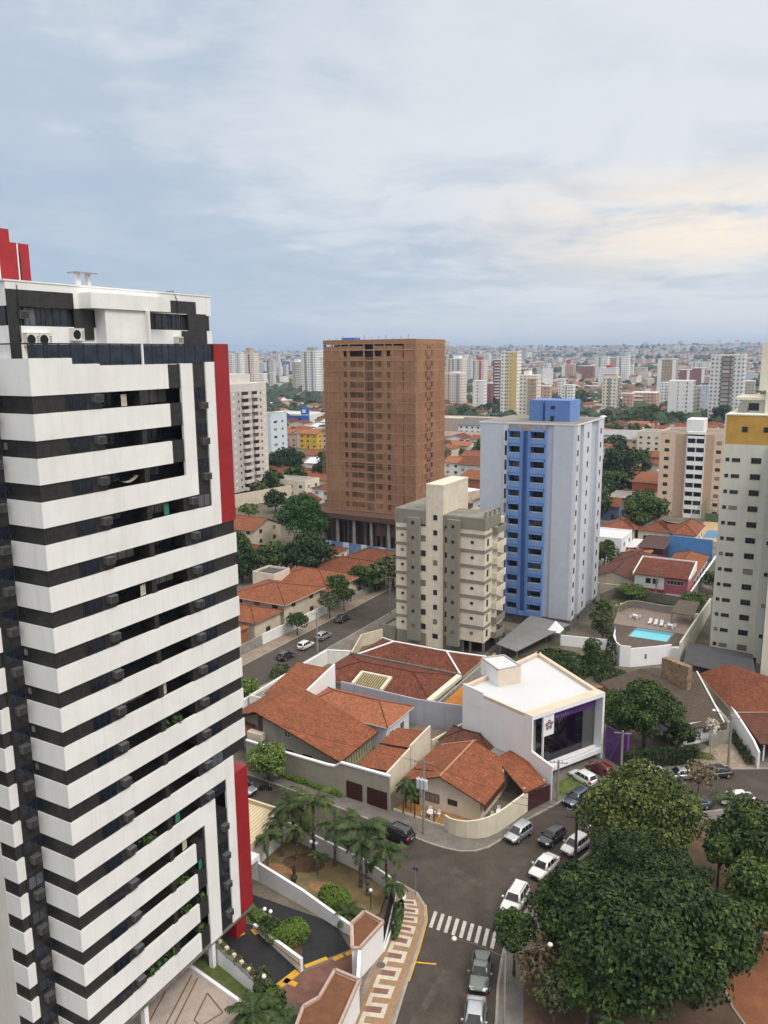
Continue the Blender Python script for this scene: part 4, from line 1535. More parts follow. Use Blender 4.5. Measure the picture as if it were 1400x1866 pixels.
shrub('long clipped round bush curving over the ramp island', 3.9, 20.3, .3, .85, 1.75, 1.1, leaf_lime, 2600, .17, 3, rot=-.75)
shrub('dark spiky plant beneath the lamp on the ramp island', 1.4, 20.2, .3, .8, .75, .8, leaf_dark, 900, .24, 4)
shrub('clipped oval bush at the edge of the raised tan garden', 4.9, 26.2, .8, 1.7, 1.1, 1.0, leaf_lime, 1900, .20, 5)
for i in range(9):
    shrub('small round bush between the cream blocks by the ramp', -1.9 + 9.4 * i / 9, 15.35 - 2.35 * i / 9, 1.9 - .85 * i / 9, .35, .35, .35, leaf_olive, 130, .18, 20 + i, group='little bushes on the ramp wall')
for i, (x, y) in enumerate(((-2.4, 21.6), (-1.0, 21.2), (.2, 20.7))):
    shrub('low lime green plant on the small lawn beside the red column', x, y, .2, .6, .5, .5, leaf_light, 260, .22, 40 + i, group='low plants by the red column')
t = thing('statue', 'small dark figure group standing on the tan garden bed', 'statue', (-1.0, 27.6, .6))
b = MB()
b.loft([[Vector((-1.0 + r * math.cos(a), 27.6 + r * math.sin(a), .62 + z)) for a in [k * 1.047 for k in range(6)]] for z, r in ((0, .35), (.25, .36), (.3, .16), (.7, .17), (1.05, .22), (1.3, .14), (1.4, .12), (1.52, .13), (1.66, .05))])
b.tube((-1.1, 27.6, 1.7), (-1.45, 27.5, 2.05), .07, .05, 6)
b.build('figure', [mat('bronze', (.07, .045, .03), .5, .3, 5, metal=.4)], t, smooth=True)
b = MB(); b.tube((.0 - .75, 27.1, .62), (-.75, 27.1, 1.3), .28, .12, 8); b.build('companion_figure', [MATS['bronze']], t, smooth=True)

# ------------------------------------------------------------------ houses of the near block
# corner house with the cream gable
t = thing('house', 'cream corner house with a red brown gable roof and an ochre front yard', 'house', (7, 52, 0))
b = MB()
b.box(2.2, 11.9, 47.4, 56.6, 0, 3.15)
b.prism([(2.2, 47.4), (6.9, 47.4), (6.9, 47.41), (2.2, 47.41)], 3.15, [3.2, 4.78, 4.78, 3.2])
b.prism([(6.9, 47.4), (11.9, 47.4), (11.9, 47.41), (6.9, 47.41)], 3.15, [4.78, 3.1, 3.1, 4.78])
b.build('wall', [cream_wall], t)
b = MB()
b.slope([(12.75, 46.7, 2.95), (12.75, 53.2, 2.95), (6.85, 57.2, 5.05), (6.85, 46.7, 5.05)], .16, 0, 1)
b.slope([(12.75, 53.2, 2.95), (10.6, 57.2, 3.7), (6.85, 57.2, 5.05)], .16, 0, 1)
b.slope([(1.5, 57.2, 3.15), (1.5, 46.7, 3.15), (6.85, 46.7, 5.05), (6.85, 57.2, 5.05)], .16, 0, 1)
b.build('roof', [tile_terra, dark_wood], t)
b = MB()
for i in range(8):
    b.tube((2.1 + i * .65, 57.15, 3.42 + i * .235), (2.7 + i * .65, 57.15, 3.6 + i * .235), .10, .10, 6)
b.tube((6.85, 46.8, 5.08), (6.85, 57.1, 5.08), .13, .13, 6)
b.build('ridge_cap', [mat('pale ridge', (.42, .22, .13), .9, .15, 3)], t)
window(t, '-y', (5.6, 47.39, 1.05), 1.9, 1.15, dark_wood, glass_win, 2)
window(t, '-y', (8.3, 47.39, 1.35), 1.25, .7, dark_wood, glass_win, 1)
place('door', win_mesh(.9, 2.1, dark_wood, glass_dark, 0), t, (3.4, 47.39, .15), 0)
for y in (49.2, 51.6):
    window(t, '+x', (11.9, y, 1.0), 1.3, 1.2, dark_wood, glass_dark, 1)
b = MB(); b.box(12.6, 12.76, 46.8, 53.0, 2.1, 2.75); b.build('timber_fascia', [dark_wood], t)
# ochre yard in front with posts and railing
b = MB(); b.poly([(1.6, 44.75, .156), (8.7, 44.4, .156), (10.4, 43.8, .156), (11.9, 47.3, .156), (2.0, 47.35, .156)])
struct('front_yard', b, [mat('ochre yard tiles', (.36, .185, .06), .85, .15, 1.2, dirt=(.2, .12, .05))])
t = thing('railing_fence', 'open ochre fence with dark red posts in front of the cream corner house', 'fence', (5, 44.6, 0))
b = MB()
for x, y in ((3.0, 44.68), (4.6, 44.6), (7.2, 44.5)):
    b.box(x - .06, x + .06, y - .06, y + .06, .1, 2.0)
b.build('post', [dark_wood], t)
b = MB()
b.prism([(1.6, 44.85), (1.6, 44.73), (8.8, 44.32), (8.8, 44.44)], .1, .42); b.build('kerb', [cream_wall], t)
b = MB()
for i in range(45):
    x = 1.7 + i * .157; y = 44.79 - (x - 1.6) * .0569
    b.box(x - .01, x + .01, y - .01, y + .01, .42, 1.75)
b.build('bars', [mat('ochre metal', (.33, .16, .05), .6, .1, 3)], t)
low = [(8.8, 44.2), (9.6, 43.75), (10.5, 43.6), (11.8, 43.75), (12.9, 44.25), (13.8, 45.1), (14.4, 46.3), (14.9, 47.9), (15.4, 50.0), (16.0, 52.3)]
wall_run('garden_wall', 'curved cream garden wall at the street corner under the gable roof', low, [1.95, 2.0, 2.1, 2.25, 2.45, 2.6, 2.65, 2.7, 2.75, 2.8], .2, mat('pale cream wall', (.66, .60, .48), .8, .05, .7, streak=.2, dirt=(.4, .34, .26)))
wall_run('gate', 'dark red sliding gate between the cream corner wall and the white clinic wall', [(16.0, 52.3), (17.6, 56.0)], 2.3, .1, maroon, cat='gate')
t = thing('porch_roof', 'lean-to red tiled garage roof against the side of the white clinic', 'roof', (14, 56, 0))
b = MB()
b.slope([(15.9, 51.6, 2.9), (17.45, 55.1, 2.9), (11.4, 60.9, 3.6), (10.0, 56.9, 3.6)], .16, 0, 1)
b.build('roof', [tile_terra, dark_wood], t)
b = MB()
for x, y in ((15.4, 52.4), (16.9, 55.4), (10.4, 57.4)):
    b.box(x, x + .2, y, y + .2, .1, 3.0)
b.build('post', [cream_wall], t)
house('small back house with a low hipped red roof tucked against the white clinic', 1.2, 7.9, 59.6, 63.8, 2.9, 3.9, 'hip', 'x', cream_wall, tile_dark, windows=False)
t = thing('shed', 'tiny flat roofed shed between the red roofs beside the white clinic', 'shed', (9.3, 59.5, 0))
b = MB(); b.box(8.4, 10.4, 58.2, 60.8, 0, 2.8); b.build('wall', [cream_wall], t)
b = MB(); b.box(8.35, 10.45, 58.15, 60.85, 2.8, 2.95); b.build('roof', [roof_slab], t)

# the white clinic with its purple glass front
t = thing('clinic_building', 'white cubic clinic with a flat white roof and a purple glass front', 'building', (11, 68, 0))
P = [Vector((14.4, 58.2)), Vector((20.6, 70.0)), Vector((7.6, 80.6)), Vector((2.6, 63.2))]
H9 = 9.7
inner = [(13.0, 59.6), (18.9, 70.1), (7.6, 79.4), (3.6, 63.7)]
b = MB()
dq = (P[1] - P[0]).normalized()                    # along the front
nq = Vector((dq.y, -dq.x))                         # out of the front
P0i, P1i = P[0] - nq * 1.5, P[1] - nq * 1.5
# body behind the frame
b.prism([tuple(P0i), tuple(P1i), tuple(P[2]), tuple(P[3])], 0, H9 - .55)
b.build('wall', [white_clean], t)
b = MB()
rf = [tuple(P0i + (P[2] - P0i) * .03), tuple(P1i + (P[3] - P1i) * .03), tuple(P[2] + (P0i - P[2]) * .03), tuple(P[3] + (P1i - P[3]) * .03)]
b.prism(rf, H9 - .545, H9 - .5)
b.build('roof', [white_roof], t)
b = MB()


def seg(mb, p, q, w, z0, z1, mi=0, side=0):
    d = (q - p).normalized(); n = Vector((-d.y, d.x)) * w
    pl = [tuple(p), tuple(q), tuple(q + n), tuple(p + n)] if side >= 0 else [tuple(p - n), tuple(q - n), tuple(q), tuple(p)]
    mb.prism(pl, z0, z1, mi)


seg(b, P1i, P[2], .55, H9 - .55, H9)
seg(b, P[2], P[3], .55, H9 - .55, H9 + .0)
seg(b, P[3], P0i, .22, H9 - .55, H9 - .1)
b.build('parapet', [mat('sand coping', (.60, .50, .39), .8, .08, .8, dirt=(.45, .33, .24))], t)
# thick front frame
b = MB()
seg(b, P0i, P[0], .25, .0, H9); seg(b, P[1], P1i, .35, 0, H9)
b.prism([tuple(P0i + dq * .25), tuple(P[0] + dq * .25), tuple(P[1] - dq * .35), tuple(P1i - dq * .35)], H9 - .55, H9 - .003)
b.prism([tuple(P0i + dq * .25), tuple(P[0] + dq * 2.2), tuple(P[1] - dq * .35), tuple(P1i - dq * .35)], 1.0, 1.65)
pa = P[0] + dq * 2.0
seg(b, pa - nq * .25, pa, .14, 1.65, H9 - .55)
b.build('front_frame', [white_clean], t)
b = MB()
seg(b, P0i, P1i, 1.5, H9 - .001, H9 + .012, side=-1)
b.build('frame_top', [MATS['sand coping']], t)
# glazing
b = MB()
g0, g1 = P0i + dq * 2.1 + nq * .10, P1i - dq * .4 + nq * .10
seg(b, g0, g1, .06, 1.66, H9 - .56)
b.build('shop_glazing', [glass_mat('clinic glass', (.006, .006, .007), .04, (.06, .02, .09), .0)], t)
b = MB()
for i in range(1, 6):
    p = g0.lerp(g1, i / 6)
    seg(b, p - dq * .03 + nq * .02, p + dq * .03 + nq * .02, .05, 1.67, H9 - 2.4)
for z in (3.9, 6.2):
    seg(b, g0 + nq * .02, g1 + nq * .02, .04, z, z + .06)
b.build('glazing_bar', [dark_metal], t)
b = MB()
seg(b, g0 + nq * .12, g1 + nq * .12, .08, H9 - 2.35, H9 - .57)
b.build('sign_band', [purple], t)
b = MB()
seg(b, g0 + dq * 3.0 + nq * .03, g1 - dq * 3.6 + nq * .03, .03, 1.7, H9 - 2.36)
b.build('purple_curtain_wall', [glass_mat('purple glass', (.005, .002, .009), .08, (.05, .02, .08), 0.0)], t)
b = MB(); seg(b, g1 - dq * 2.3 + nq * .06, g1 + nq * .06, .05, 1.68, H9 - 2.36); b.build('grey_panel', [mat('slate panel', (.075, .08, .078), .5, .08, 1)], t)
b = MB(); seg(b, P0i + dq * .3 + nq * .12, P0i + dq * 2.0 + nq * .12, .06, 1.0, H9 - .56); b.build('pale_panel', [mat('pale grey panel', (.34, .34, .34), .6, .06, 1)], t)
# white logo board with a five petal purple flower
b = MB(); seg(b, P[0] + dq * 2.05 - nq * .2, P[0] + dq * 4.05 - nq * .2, .14, 6.2, H9 - .56); b.build('logo_board', [white_clean], t)
b = MB()
cc = P[0] + dq * 3.1 - nq * .05
for k in range(5):
    a = math.pi / 2 + k * 2 * math.pi / 5
    ring_ = []
    for j in range(12):
        v = 2 * math.pi * j / 12
        u_ = .44 * math.cos(a) + .27 * math.cos(v) * math.cos(a) - .21 * math.sin(v) * math.sin(a)
        w_ = .44 * math.sin(a) + .27 * math.cos(v) * math.sin(a) + .21 * math.sin(v) * math.cos(a)
        ring_.append((cc.x + dq.x * u_ + nq.x * .01, cc.y + dq.y * u_ + nq.y * .01, 7.75 + w_))
    ring2 = []
    for j in range(12):
        v = 2 * math.pi * j / 12
        u_ = .44 * math.cos(a) + .12 * math.cos(v) * math.cos(a) - .09 * math.sin(v) * math.sin(a)
        w_ = .44 * math.sin(a) + .12 * math.cos(v) * math.sin(a) + .09 * math.sin(v) * math.cos(a)
        ring2.append((cc.x + dq.x * u_ + nq.x * .01, cc.y + dq.y * u_ + nq.y * .01, 7.75 + w_))
    for j in range(12):
        i2 = (j + 1) % 12
        b.poly([ring_[j], ring_[i2], ring2[i2], ring2[j]])
b.build('flower_logo', [mat('plum logo', (.10, .012, .06), .5, .05, 4)], t)
b = MB()
for i, (w_, h_) in enumerate(((.35, .28), (.22, .34), (.30, .28), (.26, .28), (.30, .34), (.22, .28))):
    p = g0 + dq * (3.3 + i * .42) + nq * .22
    seg(b, p, p + dq * w_ * .35, .02, H9 - 2.0, H9 - 2.0 + h_)
    seg(b, p, p + dq * w_, .02, H9 - 2.0, H9 - 1.93)
b.build('sign_lettering', [mat('lilac letters', (.40, .26, .52), .6, .05, 4)], t)
# roof box, corner screen, fence fin towards the street
b = MB(); b.prism([(6.7, 66.0), (8.9, 69.1), (5.3, 72.0), (2.75, 69.3)], H9 - .5, 11.55); b.build('stair_box', [white_clean], t)
b = MB(); b.prism([(6.71, 65.97), (8.93, 69.07), (8.94, 69.06), (6.72, 65.96)], H9 - .5, 11.5); b.build('stair_box_face', [mat('buff plaster', (.62, .53, .43), .8, .05, .6)], t)
b = MB(); b.prism([(6.5, 66.3), (8.6, 69.1), (5.3, 71.6), (3.1, 69.4)], 11.556, 11.62); b.build('stair_box_roof', [white_roof], t)
b = MB()
for pq in (((6.7, 66.0), (8.9, 69.1)), ((8.9, 69.1), (5.3, 72.0)), ((5.3, 72.0), (2.75, 69.3)), ((2.75, 69.3), (6.7, 66.0))):
    seg(b, Vector(pq[0]), Vector(pq[1]), .18, 11.555, 11.78)
b.build('stair_box_coping', [MATS['grey coping'] if 'grey coping' in MATS else mat('grey coping', (.40, .39, .38), .8, .08, 1)], t)
b = MB()
seg(b, P[3], Vector((6.3, 61.62)), .2, H9 - 2.2, H9 + .25)
b.build('corner_screen', [white_clean], t)
b = MB()
b.prism([tuple(P[0]), (14.55, 57.95), (17.85, 55.95), (17.85, 56.25), (14.6, 58.35)], .1, [5.0, 5.0, 4.75, 4.75, 5.0])
b.build('side_fin', [white_clean], t)
# lawn and forecourt in front
b = MB()
b.prism([(16.9, 60.0), (18.3, 57.4), (20.0, 59.8), (20.9, 63.2), (18.8, 64.2)], .12, .20)
struct('clinic_lawn', b, [grass])
b = MB()
b.poly([(17.9, 57.0, .16), (20.4, 60.6, .16), (24.2, 68.5, .16), (21, 71, .16), (15, 62, .16)])
struct('clinic_forecourt', b, [pave])
t = thing('purple_fence', 'tall purple panel fence beside the white clinic', 'fence', (22.5, 69, 0))
b = MB(); seg(b, Vector((20.9, 70.1)), Vector((24.0, 68.5)), .12, .1, 4.9); b.build('panel', [purple], t)
b = MB(); seg(b, Vector((24.0, 68.55)), Vector((24.25, 68.42)), .22, .1, 5.3); b.build('end_post', [mat('bright purple', (.19, .06, .32), .5, .06, 1)], t)

# two-storey house with the long red roof
t = thing('house', 'two storey grey house under one long terracotta roof sloping towards its neighbour', 'house', (-14, 52, 0))
b = MB()
b.prism([(-20.9, 47.9), (-8.2, 47.9), (-8.2, 56.4), (-20.9, 56.4)], 0, [6.85, 3.2, 3.2, 6.85])
b.prism([(-26.5, 49.2), (-20.9, 48.6), (-20.9, 56.6), (-26.5, 56.6)], 0, [4.3, 6.4, 6.4, 4.3])
b.build('wall', [grey_wall], t)
b = MB()
b.slope([(-7.5, 47.1, 3.15), (-7.5, 57.2, 3.15), (-21.3, 57.4, 7.2), (-21.3, 47.1, 7.2)], .2, 0, 1)
b.slope([(-27.3, 57.4, 4.4), (-27.3, 48.4, 4.4), (-21.3, 47.1, 7.16), (-21.3, 57.4, 7.16)], .2, 0, 1)
b.slope([(-27.3, 46.6, 3.6), (-22.6, 46.6, 3.6), (-22.6, 49.0, 4.3), (-27.3, 49.0, 4.3)], .18, 0, 1)
b.build('roof', [tile_terra, dark_wood], t)
b = MB(); b.box(-22.6, -20.2, 46.9, 47.95, 3.0, 4.05); b.build('balcony', [cream_wall], t)
b = MB(); b.box(-21.3, -20.6, 47.82, 47.9, 4.1, 6.2); b.build('balcony_door', [dark_wood], t)
window(t, '-y', (-16.4, 47.9, 4.2), .95, 1.0, ac_white, glass_win, 1)
for x in (-19.4, -16.2, -13.2):
    window(t, '-y', (x, 47.9, 1.5), 1.5, .9, dark_metal, glass_dark, 2)
b = MB()
for i in range(13):
    y = 48.1 + i * .68
    b.box(-8.19, -8.0, y, y + .09, .15, 3.1)
b.box(-8.2, -8.05, 47.9, 56.4, .15, .9)
b.build('slatted_screen', [mat('yellowed slats', (.34, .30, .17), .8, .15, 2)], t)
wall_run('boundary_wall', 'tall white fire wall rising beside the two storey red roofs', [(-21.7, 59.0), (-21.3, 67.4)], [5.0, 7.0], .25, white_clean)
house('low red roofed wing behind the white fire wall', -27.6, -22.3, 58.4, 66.6, 4.3, 6.2, 'shed', 'x', white_paint, tile_terra, windows=False)
# grey street wall with two dark garage doors
t = thing('garage_wall', 'long grey garden wall with white coping and two dark red garage doors', 'wall', (-8, 44.8, 0))
b = MB()
wl = [(-22, 46.0, 3.2), (-15.8, 45.6, 3.25), (-8.0, 45.0, 3.55), (-6.9, 44.9, 3.7), (-5.9, 44.85, 4.45), (1.25, 44.55, 4.6)]
for p, q in zip(wl, wl[1:]):
    b.prism([(p[0], p[1] + .12), (p[0], p[1] - .12), (q[0], q[1] - .12), (q[0], q[1] + .12)], .1, [p[2], p[2], q[2], q[2]])
b.build('wall_face', [grey_wall], t)
b = MB()
for p, q in zip(wl, wl[1:]):
    b.prism([(p[0], p[1] + .2), (p[0], p[1] - .2), (q[0], q[1] - .2), (q[0], q[1] + .2)], [p[2] + .003, p[2] + .003, q[2] + .003, q[2] + .003], [p[2] + .22, p[2] + .22, q[2] + .22, q[2] + .22])
b.build('coping', [white_clean], t)
for x0, x1 in ((-5.1, -2.7), (-2.0, .9)):
    b = MB()
    y = lambda x: 44.85 - (x + 5.9) * .042 - .13
    b.prism([(x0, y(x0) - .03), (x1, y(x1) - .03), (x1, y(x1) + .01), (x0, y(x0) + .01)], .15, 2.45)
    for i in range(7):
        b.prism([(x0, y(x0) - .05), (x1, y(x1) - .05), (x1, y(x1) - .028), (x0, y(x0) - .028)], .4 + i * .28, .42 + i * .28)
    b.build('garage_door', [maroon], t)
t = thing('hedge', 'long low lime green hedge at the foot of the grey garage wall', 'hedge', (-10.5, 44.7, .1))
b = MB(); leaves(b, [(-4.6 + i * .75, .25 - .045 * i, .28, .50, .30, .34) for i in range(13)], 2600, .17, random.Random(8), inner=.8); b.build('foliage', [leaf_lime], t, local=True)
# salmon roofed house
t = thing('house', 'pale house under a bright salmon hipped roof in the middle of the block', 'house', (-13, 60, 0))
b = MB(); b.box(-20.5, -6.6, 57.7, 64.6, 0, 3.9); b.build('wall', [lav_light], t)
b = MB(); hip(b, -20.5, -6.6, 57.7, 64.6, 3.95, 5.7, 'x', 0, .6, frac=.9); b.build('roof', [tile_orange, white_paint], t)
window(t, '+x', (-6.6, 62.4, 1.3), 1.2, 1.3, ac_white, glass_win, 1)
window(t, '+x', (-6.6, 59.2, 1.3), 1.1, 1.3, ac_white, glass_win, 1)
# low red outbuilding with stepped beige side wall
t = thing('outbuilding', 'narrow outbuilding with two stepped red roofs beside a beige boundary wall', 'outbuilding', (-3, 53, 0))
b = MB(); b.box(-4.7, -1.0, 48.2, 58.6, 0, 2.9); b.build('wall', [white_paint], t)
b = MB()
b.slope([(-5.3, 47.6, 3.0), (-.95, 47.9, 3.25), (-.95, 53.6, 3.55), (-5.3, 53.4, 3.3)], .2, 0, 1)
b.slope([(-5.3, 53.5, 3.55), (-.95, 53.7, 3.8), (-.95, 59.2, 3.8), (-5.3, 58.6, 3.55)], .2, 0, 1)
b.build('roof', [tile_terra, dark_wood], t)
for x in (-3.9, -2.9, -1.9):
    window(t, '-y', (x, 48.2, 1.0), .7, 1.5, greygreen, glass_dark, 0)
wall_run('boundary_wall', 'stepped beige boundary wall between the narrow red outbuilding and the cream corner house', [(-.6, 46.6), (-.6, 53.4), (-.6, 53.5), (-.6, 59.4)], [3.4, 4.0, 4.3, 4.6], .22, cream_wall)
wall_run('boundary_wall', 'beige wall edging the empty concrete yard behind the clinic', [(-.4, 59.6), (1.3, 66.8)], 2.4, .22, cream_wall)
wall_run('boundary_wall', 'lavender grey wall at the back of the empty concrete yard', [(-20, 67.2), (-6.4, 67.2), (1.6, 67.6)], [4.4, 4.2, 4.6], .25, mat('blue grey wall', (.36, .37, .42), .8, .06, .6, streak=.3))
b = MB(); b.poly([(-6.4, 57, .157), (-.6, 57, .157), (1.4, 67.4, .157), (-6.4, 67.0, .157)])
struct('concrete_yard', b, [mat('worn concrete', (.24, .20, .16), .9, .2, .6, dirt=(.12, .1, .07), dirt_amt=.6)])
t = thing('awning', 'orange tarpaulin roof wedged beside the white clinic wall', 'awning', (-1, 72, 0))
b = MB(); b.slope([(-3.7, 68.6, 3.0), (1.6, 68.4, 3.0), (2.2, 74, 3.4), (-3.2, 78.0, 3.6)], .1, 0); b.build('sheet', [mat('orange sheet', (.40, .155, .03), .8, .15, 1.2)], t)
b = MB(); b.box(-3.5, -3.35, 68.8, 68.95, .1, 3.0); b.box(1.2, 1.35, 68.6, 68.75, .1, 3.0); b.build('post', [steel], t)

# the two dark red roofs
t = thing('house', 'wide house with a dark weathered red roof and a cream light well', 'house', (-15, 73, 0))
b = MB(); b.box(-25.4, -5.4, 68.6, 78.9, 0, 3.7); b.build('wall', [beige_wall], t)
b = MB(); hip(b, -25.4, -5.4, 68.6, 78.9, 3.75, 5.4, 'x', 0, .5); b.build('roof', [tile_old, beige_wall], t)
b = MB()
b.box(-18.6, -13.0, 67.75, 68.0, 3.0, 3.9); b.box(-18.6, -13.0, 70.9, 71.3, 3.0, 5.0); b.prism([(-18.6, 68.0), (-18.2, 68.0), (-18.2, 70.9), (-18.6, 70.9)], 3.0, [4.2, 4.2, 5.0, 5.0]); b.prism([(-13.4, 68.0), (-13.0, 68.0), (-13.0, 70.9), (-13.4, 70.9)], 3.0, [4.2, 4.2, 5.0, 5.0])
b.build('light_well', [cream_wall], t)
b = MB()
for i in range(12):
    b.prism([(-18.1 + i * .4, 68.02), (-17.95 + i * .4, 68.02), (-17.95 + i * .4, 70.88), (-18.1 + i * .4, 70.88)], 3.6, [3.95, 3.95, 4.85, 4.85])
b.build('pergola_slats', [MATS['yellowed slats']], t)
b = MB(); b.box(-5.5, -4.6, 68.2, 79.2, 3.4, 4.0); b.build('eaves_board', [cream_wall], t)
t = thing('house', 'wide house with a dark red hipped roof edged by white painted ridges', 'house', (-15, 84, 0))
b = MB(); b.box(-24.6, -5.2, 80.0, 89.2, 0, 3.5); b.build('wall', [beige_wall], t)
b = MB(); hip(b, -24.6, -5.2, 80.0, 89.2, 3.55, 5.3, 'x', 0, .5); b.build('roof', [tile_old, beige_wall], t)
b = MB()
e = [(-25.1, 79.5, 3.62), (-4.7, 79.5, 3.62), (-4.7, 89.7, 3.62), (-25.1, 89.7, 3.62)]
r0, r1 = (-20.0, 84.6, 5.4), (-9.8, 84.6, 5.4)
for p, q in ((r0, r1), (e[0], r0), (e[3], r0), (e[1], r1), (e[2], r1)):
    b.tube(p, q, .15, .15, 6)
b.build('white_ridge', [white_clean], t)
wall_run('boundary_wall', 'grey parapet wall between the two dark red roofs', [(-25.8, 79.45), (-4.6, 79.45)], 4.1, .3, conc_dark)
wall_run('boundary_wall', 'grey boundary wall running beside the dark red roofs up to the beige apartment block', [(-3.9, 68.0), (-3.9, 92.0)], 3.6, .25, concrete)
wall_run('garden_wall', 'white street wall along the back street before the dark red roofs', [(-31.6, 56.5), (-31.9, 67.5), (-32.0, 81.5), (-28, 83.0)], 2.7, .22, white_paint, white_clean)
wall_run('garden_wall', 'beige street wall stepping up towards the beige apartment block', [(-28.5, 84), (-31, 92), (-29, 96.5)], [2.0, 2.6, 2.6], .22, beige_wall)
house('low flat roofed white porch at the corner of the back street', -31.0, -28.2, 58, 66.5, 2.9, 3.0, 'flat', 'x', white_paint, roof_slab, windows=False)

# ------------------------------------------------------------------ beige and olive apartment block
T = thing('apartment_block', 'eight storey beige apartment block with olive strips and a tall stair tower', 'apartment block', (-17, 103, 0))
YF, DEP = 97.8, 110.5
fz = [2.7 + 2.86 * i for i in range(9)]
b = MB()
b.box(-26.6, -20.2, YF, DEP, 2.7, 23.9)
b.box(-20.2, -16.7, YF, DEP - 1.5, 0, 31.2)
b.box(-16.7, -8.6, YF + .6, DEP - 6, 2.7, 23.9)
b.box(-13.2, -8.5, YF, YF + 3.1, 2.7, 23.9)
b.box(-13.5, -10.2, YF + 3.1, DEP + 1.5, 2.7, 23.9)
b.build('wall', [cream_wall], T)
b = MB()
b.box(-26.75, -20.2, YF - .12, DEP, 23.9, 26.5)
b.box(-16.7, -8.35, YF - .12, YF + 7.4, 23.9, 26.0)
b.box(-23.9, -21.3, YF - .75, YF, 1.2, 25.1)
b.box(-15.6, -13.2, YF - .75, YF + .6, 1.4, 25.4)
b.box(-26.6, -20.2, YF + .03, DEP - .1, 0, 2.7)
b.box(-16.7, -13.2, YF + .7, DEP - 5, 0, 2.7)
for z in fz[1:8]:
    b.box(-13.3, -8.42, YF - .09, YF + 3.2, z - .30, z + .30)
    b.box(-26.70, -23.9, YF - .09, YF + .05, z - .30, z + .22)
b.build('olive_cladding', [greygreen], T)
b = MB()
b.box(-26.5, -20.4, YF + .2, DEP - .3, 26.5, 26.56); b.box(-16.5, -8.6, YF + .2, YF + 7.2, 26.0, 26.06)
b.box(-20.0, -16.9, YF + .2, DEP - 1.7, 31.2, 31.3); b.build('roof', [roof_slab], T)
b = MB()
b.box(-20.25, -16.65, YF - .02, DEP - 1.45, 31.0, 31.5)
b.build('tower_coping', [mat('pale coping', (.62, .55, .45), .8, .05, 1)], T)
# balconies on the street side
for i, z in enumerate(fz[:8]):
    m = greygreen if i in (0, 1, 7) else cream_wall
    b = MB()
    b.box(-10.2, -7.6, YF + 3.8, YF + 4.0, z - .15, z + 1.05); b.box(-7.75, -7.55, YF + 4.0, YF + 8.3, z - .15, z + 1.05)
    b.box(-10.2, -7.75, YF + 4.0, YF + 8.3, z - .15, z + .02); b.box(-10.2, -7.6, YF + 8.3, YF + 8.5, z - .15, z + 1.05)
    b.build('balcony', [m], T)
    window(T, '+x', (-10.2, YF + 5.6, z + .1), 2.4, 2.2, dark_metal, glass_dark, 2, name='balcony_door')
    window(T, '+x', (-10.2, YF + 10.6, z + 1.0), .9, 1.0, dark_metal, glass_dark, 0)
    window(T, '+x', (-8.5, YF + 1.5, z + .9), .75, 1.3, dark_metal, glass_dark, 0)
    for x, w, h in ((-25.2, .55, .5), (-10.9, .6, .5)):
        window(T, '-y', (x, YF, z + 1.35), w, h, dark_metal, glass_dark, 0)
    for x in (-22.6, -14.4):
        window(T, '-y', (x, YF - .75, z + 1.2), .55, .55, dark_metal, glass_dark, 0)
    window(T, '-y', (-20.75, YF, z + .8), .95, 1.1, dark_metal, glass_dark, 1)
    window(T, '-y', (-16.2, YF + .6, z + .8), .75, 1.1, dark_metal, glass_dark, 1)
for i in range(9):
    window(T, '-y', (-18.3, YF, 2.0 + 2.86 * i), .8 if i else 1.1, .95, dark_metal, glass_dark, 1)
b = MB()
for x in (-8.9, -11.5, -13.0):
    for y in (YF + .3, YF + 6.5, YF + 11.0):
        b.box(x, x + .4, y, y + .4, 0, 2.7)
b.build('ground_column', [conc_dark], T)
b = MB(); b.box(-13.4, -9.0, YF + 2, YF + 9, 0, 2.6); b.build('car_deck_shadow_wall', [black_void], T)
b = MB()
for y in (YF + .2, YF + 2.4, YF + 4.6, YF + 6.8):
    b.box(-8.7, -8.4, y, y + .4, 26.0, 26.9)
b.box(-8.72, -8.38, YF + .2, YF + 7.2, 26.9, 27.15); b.build('top_parapet', [greygreen], T)
wall_run('parking_wall', 'low white parking wall beside the beige apartment block', [(-30.2, 97.5), (-30.5, 104), (-27, 104.2)], 1.8, .2, white_paint, conc_dark)
house('small flat roofed garage with parapets on the left of the beige apartment block', -30.0, -27.0, 98.2, 103, 2.4, 2.5, 'flat', 'x', greygreen, roof_slab, windows=False)

# ------------------------------------------------------------------ blue and lavender tower
T = thing('apartment_tower', 'blue and lavender apartment tower with a blue water tank block on its roof', 'apartment tower', (-8, 127, 0))
YF, XR, HT = 118.6, 1.6, 41.2
b = MB()
b.box(-18.2, -13.3, YF, 136, 2.4, HT)
b.box(-4.4, -3.0, YF + .3, 137, 2.4, HT)
b.box(-3.0, .95, YF, 137.8, 2.4, HT)
b.box(-13.3, -4.4, YF + 1.2, 137, 2.4, HT - 1.4)
b.build('wall', [lav_wall], T)
b = MB()
b.box(.95, XR, YF, 120.9, 2.4, HT); b.box(.95, XR, 123.3, 129.1, 2.4, HT); b.box(.95, XR, 134.4, 138.6, 2.4, HT)
b.box(-13.3, -12.15, YF + .05, YF + 1.2, 2.4, HT)
b.build('light_wall_strip', [lav_light], T)
b = MB()
for i in range(13):
    z = 39.8 - 2.92 * i
    for x0, x1 in ((-12.1, -9.6), (-7.4, -4.4)):
        b.box(x0, x1, YF - .62, YF - .5, z - 2.75 + .35, z - 1.45)         # balcony front
        b.box(x0, x1, YF - .5, YF + 1.2, z - 2.55, z - 2.43)
        b.box(x0, x1, YF - .60, YF + 1.15, z, z + .38)
